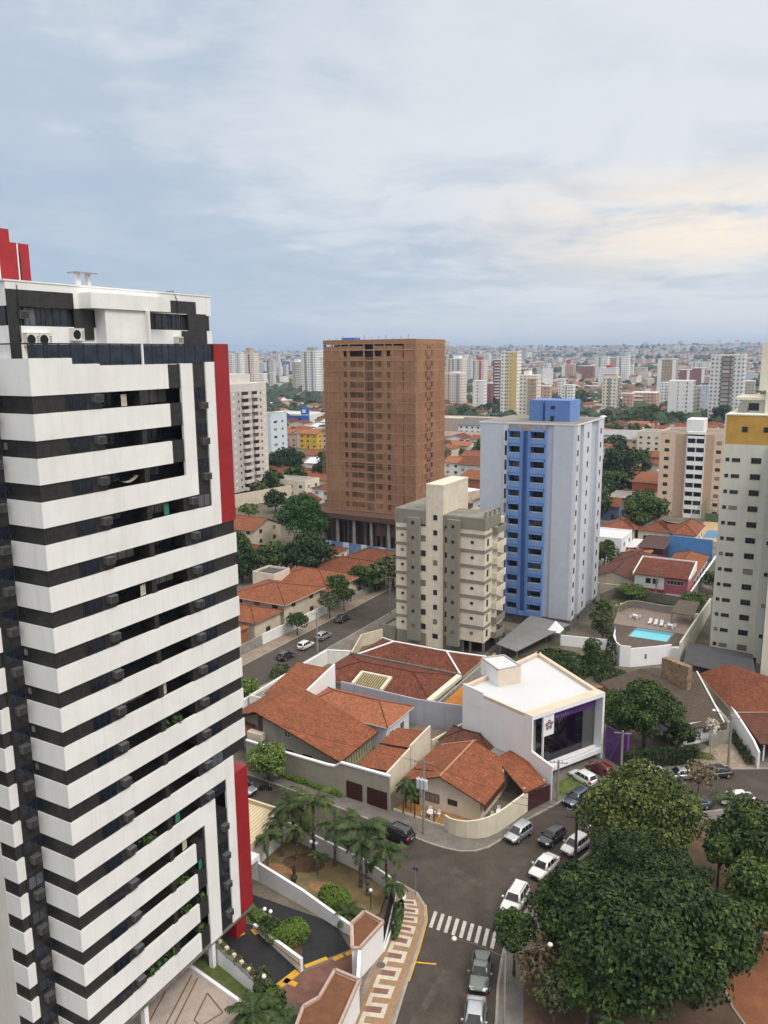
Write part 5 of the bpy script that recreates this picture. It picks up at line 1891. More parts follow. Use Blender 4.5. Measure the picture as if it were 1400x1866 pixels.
b.box(-12.15, -11.9, YF - .6, YF + 1.2, 2.2, HT - 1.0); b.box(-4.6, -4.35, YF - .6, YF + 1.2, 2.2, HT - 1.0)
b.box(-12.1, -4.4, YF - .6, YF + 1.2, 2.2, 3.0)
b.build('balcony_fronts', [blue_light], T)
b = MB()
b.box(-9.6, -9.0, YF - .62, YF + 1.2, 2.2, HT - 1.4); b.box(-8.0, -7.4, YF - .62, YF + 1.2, 2.2, HT - 1.4)
b.box(-9.0, -8.0, YF + .25, YF + 1.2, 2.2, HT - 1.4)
b.build('blue_pier', [blue_wall], T)
b = MB()
b.box(-12.1, -4.4, YF - .1, YF + 1.3, HT - 1.35, HT - .05); b.build('concrete_lintel', [concrete], T)
b = MB()
b.box(-18.5, XR + .1, YF - .06, 138.4, HT - .02, HT + .22); b.build('roof_edge', [mat('white grey coping', (.60, .60, .62), .8, .05, 1)], T)
b = MB(); b.box(-18.2, XR - .2, YF + .3, 138, HT + .2, HT + .26); b.build('roof', [roof_slab], T)
b = MB(); b.box(-18.0, .9, YF + .1, 137, 0, 2.4); b.box(.9, XR - .05, YF + .05, 138.4, 0, 2.4); b.build('ground_floor', [conc_dark], T)
b = MB()
b.box(-9.9, -7.1, 124, 131, HT + .2, 45.6); b.box(-6.6, -1.6, 124, 131, HT + .2, 45.6); b.box(-7.1, -6.6, 124.7, 131, HT + .2, 45.6)
b.build('tank_block', [blue_wall], T)
b = MB(); b.box(-1.6, -1.52, 124.02, 131, HT + .2, 45.58); b.build('tank_block_face', [blue_light], T)
window(T, '-y', (-5.0, 124, 43.9), .8, .6, dark_metal, glass_dark, 0)
place('door', win_mesh(.8, 1.1, dark_metal, glass_dark, 0), T, (-5.1, 124, HT + .26), 0)
b = MB()
for i in range(8):
    z = HT + .5 + i * .5
    b.box(-7.5, -7.2, 123.94, 123.98, z, z + .04)
b.build('ladder', [dark_metal], T)
for i in range(13):
    z = 39.8 - 2.92 * i
    for x, w in ((-10.75, 2.25), (-5.9, 2.75)):
        place('balcony_window', win_mesh(w, 1.5, dark_metal, glass_dark, 2), T, (x, YF + 1.19, z - 1.5), 0)
        key = ('rail', w)
        if key not in _cache:
            r_ = MB()
            r_.box(-w / 2, w / 2, -.03, .03, .16, .21)
            for k in range(12):
                xx = -w / 2 + w * (k + .5) / 12
                r_.box(xx - .025, xx + .025, -.02, .02, 0, .16)
            _cache[key] = r_.mesh('railing', [ac_white])
        place('railing', _cache[key], T, (x, YF - .56, z - 1.45), 0)
    window(T, '-y', (-12.75, YF + .05, z - 2.0), .42, 2.0, dark_metal, glass_dark, 0)
    for y, w in ((119.5, .8), (126.5, .8), (136.3, .8)):
        window(T, '+x', (XR, y, z - 1.6), w, 1.15, dark_metal, glass_dark, 0)
for x in (-1.6, .2):
    window(T, '-y', (x, YF + .1, 1.5), .9, .5, dark_metal, glass_dark, 0)
for y in (124, 127, 130, 133, 136):
    window(T, '+x', (XR - .05, y, 1.2), 1.6, .7, dark_metal, glass_dark, 1)
t = thing('canopy_roof', 'grey sheet roof over the parking beside the blue tower', 'roof', (-3, 108, 0))
b = MB(); b.slope([(-6.2, 98.5, 2.8), (-1.6, 96.5, 2.8), (2.6, 114.8, 3.0), (-6.0, 116.5, 3.0)], .12, 0); b.build('sheet', [mat('grey sheet', (.19, .19, .19), .8, .1, .4)], t)
b = MB()
for x, y in ((-5.8, 99), (-2, 97.4), (-5.7, 115.8), (1.9, 114)):
    b.box(x, x + .2, y, y + .2, .1, 2.9)
b.build('post', [steel], t)
t = thing('tent_canopy', 'small white pointed tent canopy at the foot of the blue tower', 'canopy', (.9, 111, 0))
b = MB()
for p, q in (((-.4, 109.6), (2.2, 109.6)), ((2.2, 109.6), (2.2, 112.4)), ((2.2, 112.4), (-.4, 112.4)), ((-.4, 112.4), (-.4, 109.6))):
    b.poly([(*p, 2.7), (*q, 2.7), (.9, 111, 4.6)])
b.build('tent', [white_clean], t)
b = MB()
for x, y in ((-.4, 109.6), (2.2, 109.6), (2.2, 112.4), (-.4, 112.4)):
    b.tube((x, y, .1), (x, y, 2.7), .05, .05, 6)
b.build('post', [steel], t)

# ------------------------------------------------------------------ sage tower with the ochre top, at the right edge
T = thing('apartment_tower', 'pale sage apartment tower with an ochre band and cream tank block at its top', 'apartment tower', (34, 124, 0))
YF = 118.0
b = MB()
b.box(27.75, 35.0, YF, 134, 0, 39.0); b.box(35.0, 36.9, YF - .35, 134, 0, 39.0)
b.box(36.9, 52, 109.8, 134, 0, 38.9)
b.build('wall', [sage_wall], T)
b = MB(); b.box(36.9, 36.98, 109.6, 118, 0, 38.9); b.box(36.9, 52, 109.6, 109.8, 0, 38.9); b.build('side_wall', [mat('warm white plaster', (.68, .64, .55), .8, .05, .6, streak=.25)], T)
b = MB(); b.box(27.95, 52, YF + .05, 134.2, 39.0, 44.0); b.build('ochre_band', [ochre_wall], T)
b = MB(); b.box(27.7, 27.95, YF - .04, 134.2, 39.0, 44.15); b.box(27.95, 52, YF - .02, 134.2, 44.0, 44.2); b.build('band_edge', [sage_wall], T)
b = MB(); b.box(29.4, 33.6, 124, 133, 44.2, 46.4); b.box(28.6, 33.8, 123.2, 133, 46.4, 46.9); b.box(33.6, 46, 121.6, 133, 44.2, 48.0); b.box(32.2, 46, 124.5, 133, 48.0, 56.3); b.build('tank_block', [ivory_wall], T)
b = MB(); b.box(29.2, 30.6, 122.4, 123.9, 44.25, 45.4, 0); b.build('roof_fitting', [concrete], T)
b = MB(); b.tube((38.5, 124.6, 56.3), (38.5, 124.6, 60.5), .05, .03, 6); b.tube((36, 130, 56.3), (36, 130, 59), .9, .9, 12); b.build('mast', [steel], T)
window(T, '-y', (31.6, 124, 44.5), 1.7, 1.3, dark_metal, glass_dark, 1)
window(T, '-y', (35.0, 121.6, 44.8), 1.6, 1.1, dark_metal, glass_dark, 1)
for x, w in ((31.0, .9), (34.4, .9)):
    window(T, '-y', (x, YF + .05, 41.2), w, .9, dark_metal, glass_dark, 0)
brown_frame = mat('brown window frame', (.10, .08, .06), .6, .1, 3)
for i in range(13):
    z = 35.95 - 2.82 * i
    window(T, '-y', (28.55, YF, z + .05), .62, .62, brown_frame, glass_win, 0)
    window(T, '-y', (29.95, YF, z), 1.35, .66, brown_frame, glass_win, 1)
    window(T, '-y', (33.15, YF, z - .15), 1.6, 1.0, brown_frame, glass_dark, 2)
    window(T, '-y', (36.2, YF - .35, z - .1), .8, .7, brown_frame, glass_win, 0) if i % 2 else None
t = thing('canopy_roof', 'charcoal sheet canopy at the foot of the pale sage tower', 'roof', (31, 108, 0))
b = MB(); b.slope([(25.3, 104.4, 2.9), (37.0, 102.0, 2.9), (35.4, 112.5, 3.5), (24.9, 113.5, 3.5)], .14, 0); b.build('sheet', [slate_roof], t)
b = MB()
for x, y in ((25.8, 105), (31, 104), (36.4, 103)):
    b.box(x, x + .25, y, y + .25, .1, 2.9)
b.build('post', [dark_metal], t)
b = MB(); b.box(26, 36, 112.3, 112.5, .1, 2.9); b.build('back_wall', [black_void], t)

# ------------------------------------------------------------------ pool garden behind the clinic
DZ = 3.05
t = thing('pool_house', 'white curved pool house carrying a brown deck with a blue swimming pool', 'pool house', (18, 112, 0))
b = MB()
front = [(11.7, 112.6), (12.2, 109.6), (13.2, 106.6), (14.6, 104.7), (16.4, 105.1), (20.2, 108.4), (22.3, 110.6)]
b.prism(front + [(24.0, 110.8), (24.2, 121), (24.2, 133), (8.0, 133), (9.8, 121)], .0, DZ)
b.build('wall', [white_clean], t)
b = MB()
for p, q in zip(front[:-1], front[1:]):
    seg(b, Vector(p), Vector(q), .22, DZ + .002, DZ + .95 if p[0] < 16 else DZ + .55, side=1)
b.build('parapet', [white_clean], t)
b = MB()
b.poly([(10.2, 119, DZ + .006), (11.95, 112.6, DZ + .006), (13.5, 107, DZ + .006), (14.8, 105.2, DZ + .006), (16.4, 105.5, DZ + .006), (22.0, 110.8, DZ + .006), (23.8, 112, DZ + .006), (24, 119, DZ + .006)], 0)
b.poly([(8.2, 132.5, DZ + .006), (9.9, 119.01, DZ + .006), (24, 119.01, DZ + .006), (24, 132.5, DZ + .006)], 1)
b.build('deck', [mat('brown deck boards', (.105, .078, .062), .8, .15, 1.2), mat('rose deck tiles', (.30, .235, .20), .8, .15, 1.0)], t)
b = MB()
b.poly([(14.3, 113.0, DZ + .03), (21.0, 113.1, DZ + .03), (21.2, 118.4, DZ + .03), (14.6, 118.4, DZ + .03)], 0)
b.poly([(14.42, 116.9, DZ + .036), (21.1, 117.0, DZ + .036), (21.15, 118.3, DZ + .036), (14.5, 118.3, DZ + .036)], 1)
b.build('pool_water', [teal_pool, pool_deep], t)
b = MB()
for p, q in (((14.3, 113), (14.6, 118.4)), ((14.6, 118.4), (21.2, 118.4)), ((21.2, 118.4), (21, 113.1))):
    seg(b, Vector(p), Vector(q), .3, DZ + .008, DZ + .05)
b.build('pool_rim', [pave_warm], t)
window(t, '-y', (18.3, 106.9, 1.6), 1.0, .75, dark_metal, glass_dark, 1)
place('window', win_mesh(.9, .8, dark_metal, glass_dark, 0), t, (13.35, 106.3, 1.9), -.98)
wall_run('garden_wall', 'long sage side wall rising past the pool deck to the far grey wall', [(23.9, 109.5), (24.3, 121), (24.3, 144)], [4.6, 4.8, 3.4], .3, sage_wall)
wall_run('garden_wall', 'dull grey wall closing the pool garden at the back', [(2.2, 139.5), (3.6, 146.0), (6.3, 147.0), (16.5, 145.0), (24.3, 144.2)], 2.6, .25, mat('dull grey wall', (.20, .18, .15), .85, .1, .7, streak=.3))
wall_run('pool_screen', 'low curved grey screen wall round the far side of the pool terrace', [(9.2, 127), (10.0, 130.5), (11.5, 131.6), (17.5, 130.8), (21.5, 131.5)], DZ + 1.3, .2, mat('grey screen wall', (.31, .28, .26), .8, .1, .8), mat('tan coping', (.36, .33, .25), .8, .1, 1))
b = MB(); b.poly([(3.0, 139, .157), (9.0, 133.1, .157), (23.9, 133.1, .157), (23.9, 144, .157), (6.3, 146.6, .157)])
struct('pool_lawn', b, [grass], kind='stuff')
t = thing('pool_shelter', 'brown sloping shelter roof in the far corner of the pool terrace', 'shelter', (21, 127, 0))
b = MB(); b.slope([(19.5, 124.4, DZ + 2.2), (23.9, 124.2, DZ + 2.2), (23.9, 131, DZ + 3.0), (19.9, 131, DZ + 3.0)], .14, 0); b.build('roof', [mat('brown sheet', (.16, .125, .095), .8, .12, .8)], t)
b = MB()
for x, y in ((19.7, 124.7), (23.4, 124.6)):
    b.box(x, x + .15, y, y + .15, DZ, DZ + 2.2)
b.build('post', [conc_dark], t)
lounge = MB()
lounge.box(-.3, .3, -.9, .35, .28, .36); lounge.slope([(-.3, .35, .34), (.3, .35, .34), (.3, .95, .85), (-.3, .95, .85)], .07)
for x in (-.26, .22):
    lounge.box(x, x + .05, -.85, -.8, 0, .28); lounge.box(x, x + .05, .3, .35, 0, .28)
lme = lounge.mesh('sun_lounger', [white_clean])
for i, (x, n) in enumerate(((16.2, 'left'), (17.3, 'middle'), (18.4, 'right'))):
    o = bpy.data.objects.new('sun_lounger', lme); COL.objects.link(o)
    o.location = (x, 122.3 - i * .15, DZ + .01); o.rotation_euler = (0, 0, .05 * i)
    tag(o, 'white sun lounger on the pool terrace, the %s one of three' % n, 'sun lounger', 'white sun loungers by the pool')
tab = MB()
tab.tube((0, 0, 0), (0, 0, .66), .05, .05, 8); tab.tube((0, 0, .66), (0, 0, .72), .55, .55, 14)
for k in range(4):
    a = k * 1.57 + .6
    tab.box(.95 * math.cos(a) - .2, .95 * math.cos(a) + .2, .95 * math.sin(a) - .2, .95 * math.sin(a) + .2, .36, .42)
    tab.box(.95 * math.cos(a) - .2, .95 * math.cos(a) + .2, 1.1 * math.sin(a) - .03, 1.1 * math.sin(a) + .03, .42, .85)
    tab.tube((.95 * math.cos(a), .95 * math.sin(a), 0), (.95 * math.cos(a), .95 * math.sin(a), .36), .12, .12, 6)
tme = tab.mesh('garden_table', [white_clean])
for x, y, z, l in ((20.2, 121.2, DZ + .01, 'white plastic table and chairs right of the pool loungers'), (13.0, 124.0, DZ + .01, 'white plastic table left of the pool loungers'),
                   (13.6, 49.6, .16, 'white plastic garden chairs behind the curved cream wall'), (6.3, 45.6, .16, 'white plastic chairs in the ochre front yard')):
    o = bpy.data.objects.new('garden_table', tme); COL.objects.link(o); o.location = (x, y, z); tag(o, l, 'garden table', 'white plastic garden sets')
lamp_globe('single globe lamp at the far left of the pool terrace', 8.6, 126.5, 4.2, False)

# ------------------------------------------------------------------ brown shingle house and neighbours on the right
t = thing('house', 'white house under a big brown shingle roof with a rubble stone chimney wall', 'house', (25, 88, 0))
b = MB(); b.prism([(16.5, 89), (22.4, 97.5), (27.6, 95.2), (33.6, 83.2), (29.4, 78.2), (25.5, 82.0)], 0, 3.4); b.build('wall', [white_clean], t)
b = MB()
b.slope([(29.0, 76.6, 3.2), (34.6, 82.2, 3.2), (28.9, 94.6, 5.4), (24.2, 89.4, 5.3)], .2, 0, 1)
b.slope([(24.0, 80.5, 3.0), (29.0, 76.6, 3.2), (24.2, 89.4, 5.3)], .2, 0, 1)
b.slope([(15.2, 88.4, 3.2), (24.0, 80.5, 3.0), (24.2, 89.4, 5.3), (20.6, 93.4, 4.9)], .2, 0, 1)
b.slope([(21.5, 98.4, 3.4), (15.2, 88.4, 3.2), (20.6, 93.4, 4.9)], .2, 0, 1)
b.slope([(28.4, 95.6, 3.8), (21.5, 98.4, 3.4), (20.6, 93.4, 4.9), (24.2, 89.4, 5.3), (28.9, 94.6, 5.4)], .2, 0, 1)
b.build('roof', [tile_brown, dark_wood], t)
b = MB(); b.tube((34.5, 82.3, 3.35), (28.9, 94.5, 5.5), .12, .12, 6); b.build('verge_board', [white_clean], t)
b = MB()
b.prism([(24.16, 90.67), (28.44, 87.94), (28.94, 88.84), (24.66, 91.57)], 3.0, [8.26, 8.41, 8.41, 8.26])
b.build('stone_chimney', [mat('rubble stone', (.25, .165, .10), .9, .45, 2.2, dirt=(.42, .33, .22), bump=.6)], t)
for p, w in (((30.3, 79.4), 1.1), ((32.3, 81.7), 1.1)):
    place('window', win_mesh(w, 1.3, dark_wood, glass_win, 1), t, (p[0] + .10, p[1] - .12, 1.7), .87)
place('window', win_mesh(1.2, .6, dark_wood, glass_win, 1), t, (30.6, 79.55, .55), .87)
wall_run('slatted_gate', 'grey slatted screen in front of the white brown-roofed house', [(32.9, 80.5), (35.2, 82.6)], 2.2, .1, concrete, cat='gate')
b = MB()
b.poly([(31.5, 76.5, .156), (33.8, 73.6, .156), (39.6, 77.0, .156), (35.6, 85.2, .156), (33.4, 81.4, .156)])
struct('stone_drive', b, [mat('rubble paving', (.30, .245, .19), .9, .35, 2.6, dirt=(.12, .1, .07), dirt_amt=.6)])
t = thing('hedge', 'tall dark clipped hedge along the pavement beside the purple fence', 'hedge', (28, 71.6, .1))
b = MB()
leaves(b, [(-3.9 + i * .52, -3.0 + i * .40, .3 + .0, .5, .5, .55) for i in range(16)] + [(-3.9 + i * .52, -3.0 + i * .40, 1.2, .5, .5, .9) for i in range(16)] + [(-3.9 + i * .52, -3.0 + i * .40, 2.1, .48, .48, .55) for i in range(16)], 9000, .20, random.Random(5), inner=.8)
b.build('foliage', [leaf_hedge], t, local=True)
t = thing('house', 'house at the right edge with a tall rust red hipped roof', 'house', (36, 95, 0))
b = MB(); b.prism([(35.3, 87.8), (42, 92), (42, 101), (33, 104), (29.2, 98.6)], 0, 3.4); b.build('wall', [beige_wall], t)
b = MB()
ap = (33.0, 99.2, 5.9); ap2 = (38.8, 94.6, 5.9)
b.slope([(28.6, 98.9, 3.5), (35.2, 86.4, 3.4), ap], .2, 0, 1)
b.slope([(35.2, 86.4, 3.4), (42.6, 90.2, 3.4), ap2], .2, 0, 1)
b.slope([(32.4, 105.2, 3.5), (28.6, 98.9, 3.5), ap], .2, 0, 1)
b.slope([(43, 101, 3.5), (32.4, 105.2, 3.5), ap, ap2], .2, 0, 1)
b.slope([(42.6, 90.2, 3.4), (43, 101, 3.5), ap2], .2, 0, 1)
b.slope([(35.2, 86.4, 3.4), ap2, ap], .2, 0, 1)
b.build('roof', [tile_red, beige_wall], t)
t = thing('carport', 'open carport with a dark rust roof behind the sloping white wall', 'carport', (39, 84, 0))
b = MB(); b.slope([(35.3, 87.4, 3.3), (39.6, 78.6, 2.9), (44.5, 80.8, 2.9), (44.5, 90.8, 3.4)], .16, 0, 1); b.build('roof', [tile_dark, dark_wood], t)
b = MB(); b.box(39.9, 40.1, 79.4, 79.6, .1, 2.9); b.box(43.2, 43.4, 80.8, 81, .1, 2.9); b.build('post', [white_paint], t)
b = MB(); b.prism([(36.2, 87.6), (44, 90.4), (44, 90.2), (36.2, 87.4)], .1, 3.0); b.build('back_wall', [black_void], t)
wall_run('boundary_wall', 'white wall sloping down between the stone driveway and the dark carport', [(34.9, 87.7), (36.2, 84.9), (38.7, 79.3), (39.6, 76.8)], [3.6, 3.4, 2.9, 2.5], .25, white_clean)
t = thing('hedge', 'dark low hedge at the foot of the sloping white wall', 'hedge', (37.2, 81.2, .1))
b = MB(); leaves(b, [(-1.6 + i * .36, 3.2 - i * .85, .5, .5, .6, .6) for i in range(9)], 1700, .2, random.Random(6), inner=.8); b.build('foliage', [leaf_dark], t, local=True)
wall_run('boundary_wall', 'narrow concrete walkway wall between the brown shingle roof and the rust red roof', [(30.2, 93.8), (35.0, 84.2)], 2.6, .5, concrete)
wall_run('garden_wall', 'low white wall with planters at the foot of the blue tower', [(2.2, 110.2), (11.6, 112.0)], 2.2, .3, white_clean)
wall_run('planter_wall', 'low terracotta planter steps behind the clinic roof', [(9.5, 88.4), (17.5, 94.5)], 1.0, .8, mat('terracotta planter', (.25, .12, .075), .9, .15, 1))

# ------------------------------------------------------------------ brown tower under construction
T = thing('construction_tower', 'raw brick tower under construction wrapped in see-through safety netting', 'construction tower', (-70, 176, 0))
x0, x1, y0, y1 = -85.6, -56.0, 163.8, 182.5
fl = [10.5 + 2.86 * i for i in range(17)]
TOP = 58.6
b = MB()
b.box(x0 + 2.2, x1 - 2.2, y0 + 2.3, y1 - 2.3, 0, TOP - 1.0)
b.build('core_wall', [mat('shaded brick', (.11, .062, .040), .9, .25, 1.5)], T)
b = MB()
for z in fl + [TOP - .6]:
    b.box(x0, x1, y0, y1, z - .30, z)
b.build('floor_slabs', [mat('raw slab', (.38, .255, .17), .9, .2, 1.5)], T)
b = MB()
cols_f = [x0, x0 + 2.6, x0 + 5.6, x0 + 8.3, x0 + 13.2, x0 + 16.4, x0 + 19.8, x0 + 22.3, x1 - 3.6, x1 - .4]
for x in cols_f:
    b.box(x, x + .4, y0 + .03, y0 + .45, 0, TOP)
for y in (y0 + .5, y0 + 4, y0 + 8, y0 + 12, y0 + 15.5, y1 - .5):
    b.box(x1 - .45, x1 - .03, y, y + .4, 0, TOP)
    b.box(x0 + .03, x0 + .45, y, y + .4, 0, TOP)
b.build('columns', [mat('raw column', (.33, .21, .14), .9, .2, 1.2)], T)
b = MB()
for i, z in enumerate(fl):
    t_ = (fl + [TOP - .6])[i + 1] - .30
    for xa, xb in ((x0 + .4, x0 + 5.6), (x0 + 6.0, x0 + 6.7), (x0 + 7.7, x0 + 8.3), (x0 + 19.0, x0 + 19.8), (x0 + 20.2, x0 + 20.6), (x0 + 21.7, x0 + 25.6)):
        b.box(xa, xb, y0 + .1, y0 + .3, z, t_ if i < 16 else z + .9)
    for xa, xb in ((x0 + 6.7, x0 + 7.7), (x0 + 20.6, x0 + 21.7), (x0 + 8.7, x0 + 13.2), (x0 + 16.8, x0 + 19.0)):
        b.box(xa, xb, y0 + .1, y0 + .3, z, z + .95)
    for ya, yb in ((y0 + .9, y0 + 4), (y0 + 4.4, y0 + 6), (y0 + 7, y0 + 8), (y0 + 8.4, y0 + 9.4), (y0 + 11, y0 + 12), (y0 + 12.4, y0 + 15.5), (y0 + 16, y1 - .5)):
        b.box(x1 - .32, x1 - .1, ya, yb, z, t_)
    b.box(x1 - .32, x1 - .1, y0 + 6, y0 + 11, z, z + 1.0)
    b.box(x1 - 3.2, x1 - .4, y0 + .1, y0 + .3, z, t_)
b.build('brick_infill', [brick_red], T)
b = MB()
b.box(x0 - .02, x1 + .02, y0 - .02, y0 + .25, TOP - .6, TOP + .35); b.box(x1 - .25, x1 + .02, y0 + .25, y1, TOP - .6, TOP + .3); b.box(x0 - .02, x0 + .25, y0 + .25, y1, TOP - .6, TOP + .3)
b.build('top_parapet', [brick_red], T)
b = MB(); b.box(x0 + 5, x0 + 8.8, y0 + 2, y0 + 6, TOP, TOP + 1.0); b.build('tarpaulin', [mat('blue tarpaulin', (.05, .17, .55), .6, .1, 1)], T)
b = MB()
for k in range(12):
    xx = x0 + 2 + k * 2.3
    b.box(xx, xx + .12, y0 + .1, y0 + .2, TOP, TOP + .9 + .3 * (k % 3))
b.build('starter_bars', [concrete], T)
# safety netting: translucent tan veil hung from the top, with straps
m, tt, p = base_mat('safety netting')
L = tt.links.new
tc = N(tt, 'ShaderNodeTexCoord')
n = N(tt, 'ShaderNodeTexNoise', i_Scale=.12, i_Detail=6, i_Roughness=.65)
L(tc.outputs['Object'], n.inputs['Vector'])
L(ramp(tt, n.outputs[0], [(.35, (.33, .18, .10)), (.7, (.48, .29, .175))]), p.inputs['Base Color'])
L(ramp(tt, n.outputs[0], [(.36, .16), (.66, .44)]), p.inputs['Alpha'])
p.inputs['Roughness'].default_value = 1.0
p.inputs['Specular IOR Level'].default_value = 0
net_mat = m
b = MB()
for i in range(10):
    xa, xb = x0 - .7 + (x1 - x0 + 1.4) * i / 10, x0 - .7 + (x1 - x0 + 1.4) * (i + 1) / 10
    for k in range(8):
        za, zb = 10.6 + 43.5 * k / 8, 10.6 + 43.5 * (k + 1) / 8
        f = lambda x, z: (x, y0 - .9 - .25 * math.sin(x * .9) - .3 * math.sin(z * .31 + x * .2), z)
        b.poly([f(xa, za), f(xb, za), f(xb, zb), f(xa, zb)])
for i in range(7):
    ya, yb = y0 - .9 + (y1 - y0 + 1.5) * i / 7, y0 - .9 + (y1 - y0 + 1.5) * (i + 1) / 7
    for k in range(8):
        za, zb = 12 + 46.5 * k / 8, 12 + 46.5 * (k + 1) / 8
        f = lambda y, z: (x1 + .9 + .25 * math.sin(y * .8) + .3 * math.sin(z * .27), y, z)
        b.poly([f(ya, za), f(yb, za), f(yb, zb), f(ya, zb)])
b.build('safety_net', [net_mat], T)
b = MB()
for i in range(9):
    xx = x0 + 2 + 3.2 * i
    b.tube((xx, y0 - 1.1, 10.5), (xx + .2, y0 - 1.1, 54), .05, .05, 4)
for z in (10.6, 24, 39, 53.9):
    b.tube((x0 - .8, y0 - 1.15, z), (x1 + .9, y0 - 1.15, z + .2), .07, .07, 4)
b.build('net_straps', [mat('pale rope', (.29, .20, .14), .9, .1, 2)], T)
# podium
b = MB()
b.box(-91, -50, 157.3, 157.5, 9.0, 10.4); b.box(-50.2, -50, 157.5, 190, 9.0, 10.2); b.box(-91, -50, 157.5, 190, 10.0, 10.45); b.box(-91, -78, 158.6, 158.8, 5.6, 8.9); b.box(-66, -56, 158.6, 158.8, 5.0, 8.9)
b.build('podium_deck', [mat('dark red brick', (.105, .058, .043), .9, .2, 1)], T)
b = MB()
for i in range(8):
    for y in (158, 164, 176, 188):
        b = MB()
        b.box(-90 + i * 5.6, -89.3 + i * 5.6, y, y + .6, 0, 10.0)
        b.build('podium_column', [concrete], T)
t = thing('site_hoarding', 'blue and white printed hoarding along the construction site', 'hoarding', (-70, 152, 0))
b = MB()
for i in range(20):
    xa = -88 + i * 2.0
    b.prism([(xa, 154.5 - i * .08), (xa + 1.95, 154.4 - i * .08), (xa + 1.95, 154.5 - i * .08), (xa, 154.6 - i * .08)], .1, 3.2, 1 if i % 3 == 1 else 0)
b.build('panel', [mat('blue hoarding', (.10, .20, .40), .7, .15, .8, dirt=(.5, .55, .6)), mat('white hoarding', (.58, .62, .68), .7, .12, 1.0, dirt=(.1, .2, .4))], t)


# ------------------------------------------------------------------ other mid distance blocks
def mid_block(label, x0, x1, y0, y1, h, wm, floors, cols_f=(), cols_r=(), top=None, frame=None, cat='apartment block', group=None, wz=1.1, roofm=None, extra=None, z_first=1.2):
    t = thing('apartment_block', label, cat, ((x0 + x1) / 2, (y0 + y1) / 2, 0), group=group)
    b = MB(); b.box(x0, x1, y0, y1, 0, h); b.build('wall', [wm], t)
    b = MB(); b.box(x0 + .2, x1 - .2, y0 + .2, y1 - .2, h + .002, h + .05)
    for a in ((x0 - .05, x1 + .05, y0 - .05, y0 + .2), (x0 - .05, x1 + .05, y1 - .2, y1 + .05), (x0 - .05, x0 + .2, y0 + .2, y1 - .2), (x1 - .2, x1 + .05, y0 + .2, y1 - .2)):
        b.box(*a, h + .001, h + .75, 1)
    b.build('roof', [roofm or roof_slab, wm], t)
    if top:
        b = MB(); tx0, tx1, ty0, ty1, th = top[:5]
        b.box(tx0, tx1, ty0, ty1, h + .052, h + th); b.build('roof_block', [top[5] if len(top) > 5 else wm], t)
    fh = (h - z_first - .6) / floors
    for i in range(floors):
        z = z_first + fh * i + .4
        for x, w in cols_f:
            window(t, '-y', (x, y0, z), w, wz, frame or dark_metal, glass_win, 1 if w < 2 else 3)
        for y, w in cols_r:
            window(t, '+x', (x1, y, z), w, wz, frame or dark_metal, glass_win, 1 if w < 2 else 3)
    return t


T = mid_block('peach apartment block with white balcony strips down its middle', -7.3, 12.6, 249, 266, 28.0, peach_wall, 9,
              [(-5.0, 1.5), (-.6, 1.6), (8.2, 1.6), (11.2, 1.5)], [(253, 1.5), (259, 1.5), (264, 1.5)], (0.2, 5.5, 253, 262, 4.6, white_paint))
b = MB()
for i in range(10):
    z = .2 + 2.95 * i
    b.box(1.4, 6.9, 247.9, 248.1, z, z + 1.35); b.box(1.4, 6.9, 248.1, 249, z, z + .15)
b.box(1.3, 1.5, 247.9, 249, .2, 28.4); b.box(6.8, 7.0, 247.9, 249, .2, 28.4); b.box(4.05, 4.25, 247.92, 249, .2, 28.4); b.box(1.4, 6.9, 247.9, 249, 27.6, 29)
b.build('balcony_strip', [white_clean], T)
for i in range(9):
    for x in (2.8, 5.5):
        place('balcony_window', win_mesh(2.3, 1.5, dark_metal, glass_blue, 2), T, (x, 248.95, 1.6 + 2.95 * i), 0)
b = MB(); b.box(-2.2, 1.35, 248.9, 249, 0, 28.0); b.box(6.95, 9.7, 248.9, 249, 0, 28.0); b.build('tan_strip', [tan_wall], T)

T = thing('apartment_block', 'tall grey apartment block with stacked pale balconies behind the red tower edge', 'apartment block', (-160, 215, 0))
gx, gy0, gy1, gh = -154.0, 203.6, 226.0, 43.5
b = MB(); b.box(gx - 18, gx, gy0, gy1, 3.5, gh); b.build('wall', [mat('cool grey plaster', (.46, .43, .41), .8, .05, .3, streak=.2)], T)
b = MB(); b.box(gx - 18, gx + .02, gy0 - .02, gy1 + .02, gh - 1.9, gh + 1.0); b.box(gx - 14, gx - 3, gy0 + 4, gy1 - 6, gh + 1, gh + 4.5); b.build('roof_cap', [mat('pale cap', (.58, .55, .52), .8, .05, .4)], T)
b = MB(); b.box(gx - .05, gx + .03, gy0 + 16.5, gy1 - .05, 3.5, gh - 2); b.build('pale_strip', [mat('warm pale plaster', (.60, .53, .48), .8, .05, .4)], T)
b = MB(); b.box(gx - 17, gx - .6, gy0 + .6, gy1 - .6, 0, 3.5); b.build('ground_floor', [conc_dark], T)
for i in range(14):
    z = 3.7 + 2.72 * i
    for y, w in ((gy0 + 9.0, 4.6), (gy0 + 14.9, 3.8)):
        b = MB(); b.box(gx, gx + 1.3, y - w / 2, y + w / 2, z - .1, z + 1.05); b.build('balcony', [MATS['warm pale plaster']], T)
        place('balcony_door', win_mesh(w * .85, 1.2, dark_metal, glass_dark, 2), T, (gx + .01, y, z + 1.1), math.pi / 2)
    for y in (gy0 + 5.2, gy0 + 18.6):
        window(T, '+x', (gx + .03, y, z + 1.1), .7, .9, dark_metal, glass_win, 0)
    for y in (gy0 + 2.2, gy0 + 20.8):
        window(T, '+x', (gx + .03, y, z + 1.0), 1.0, 1.1, ac_white, MATS['white enamel'], 0, name='shutter')
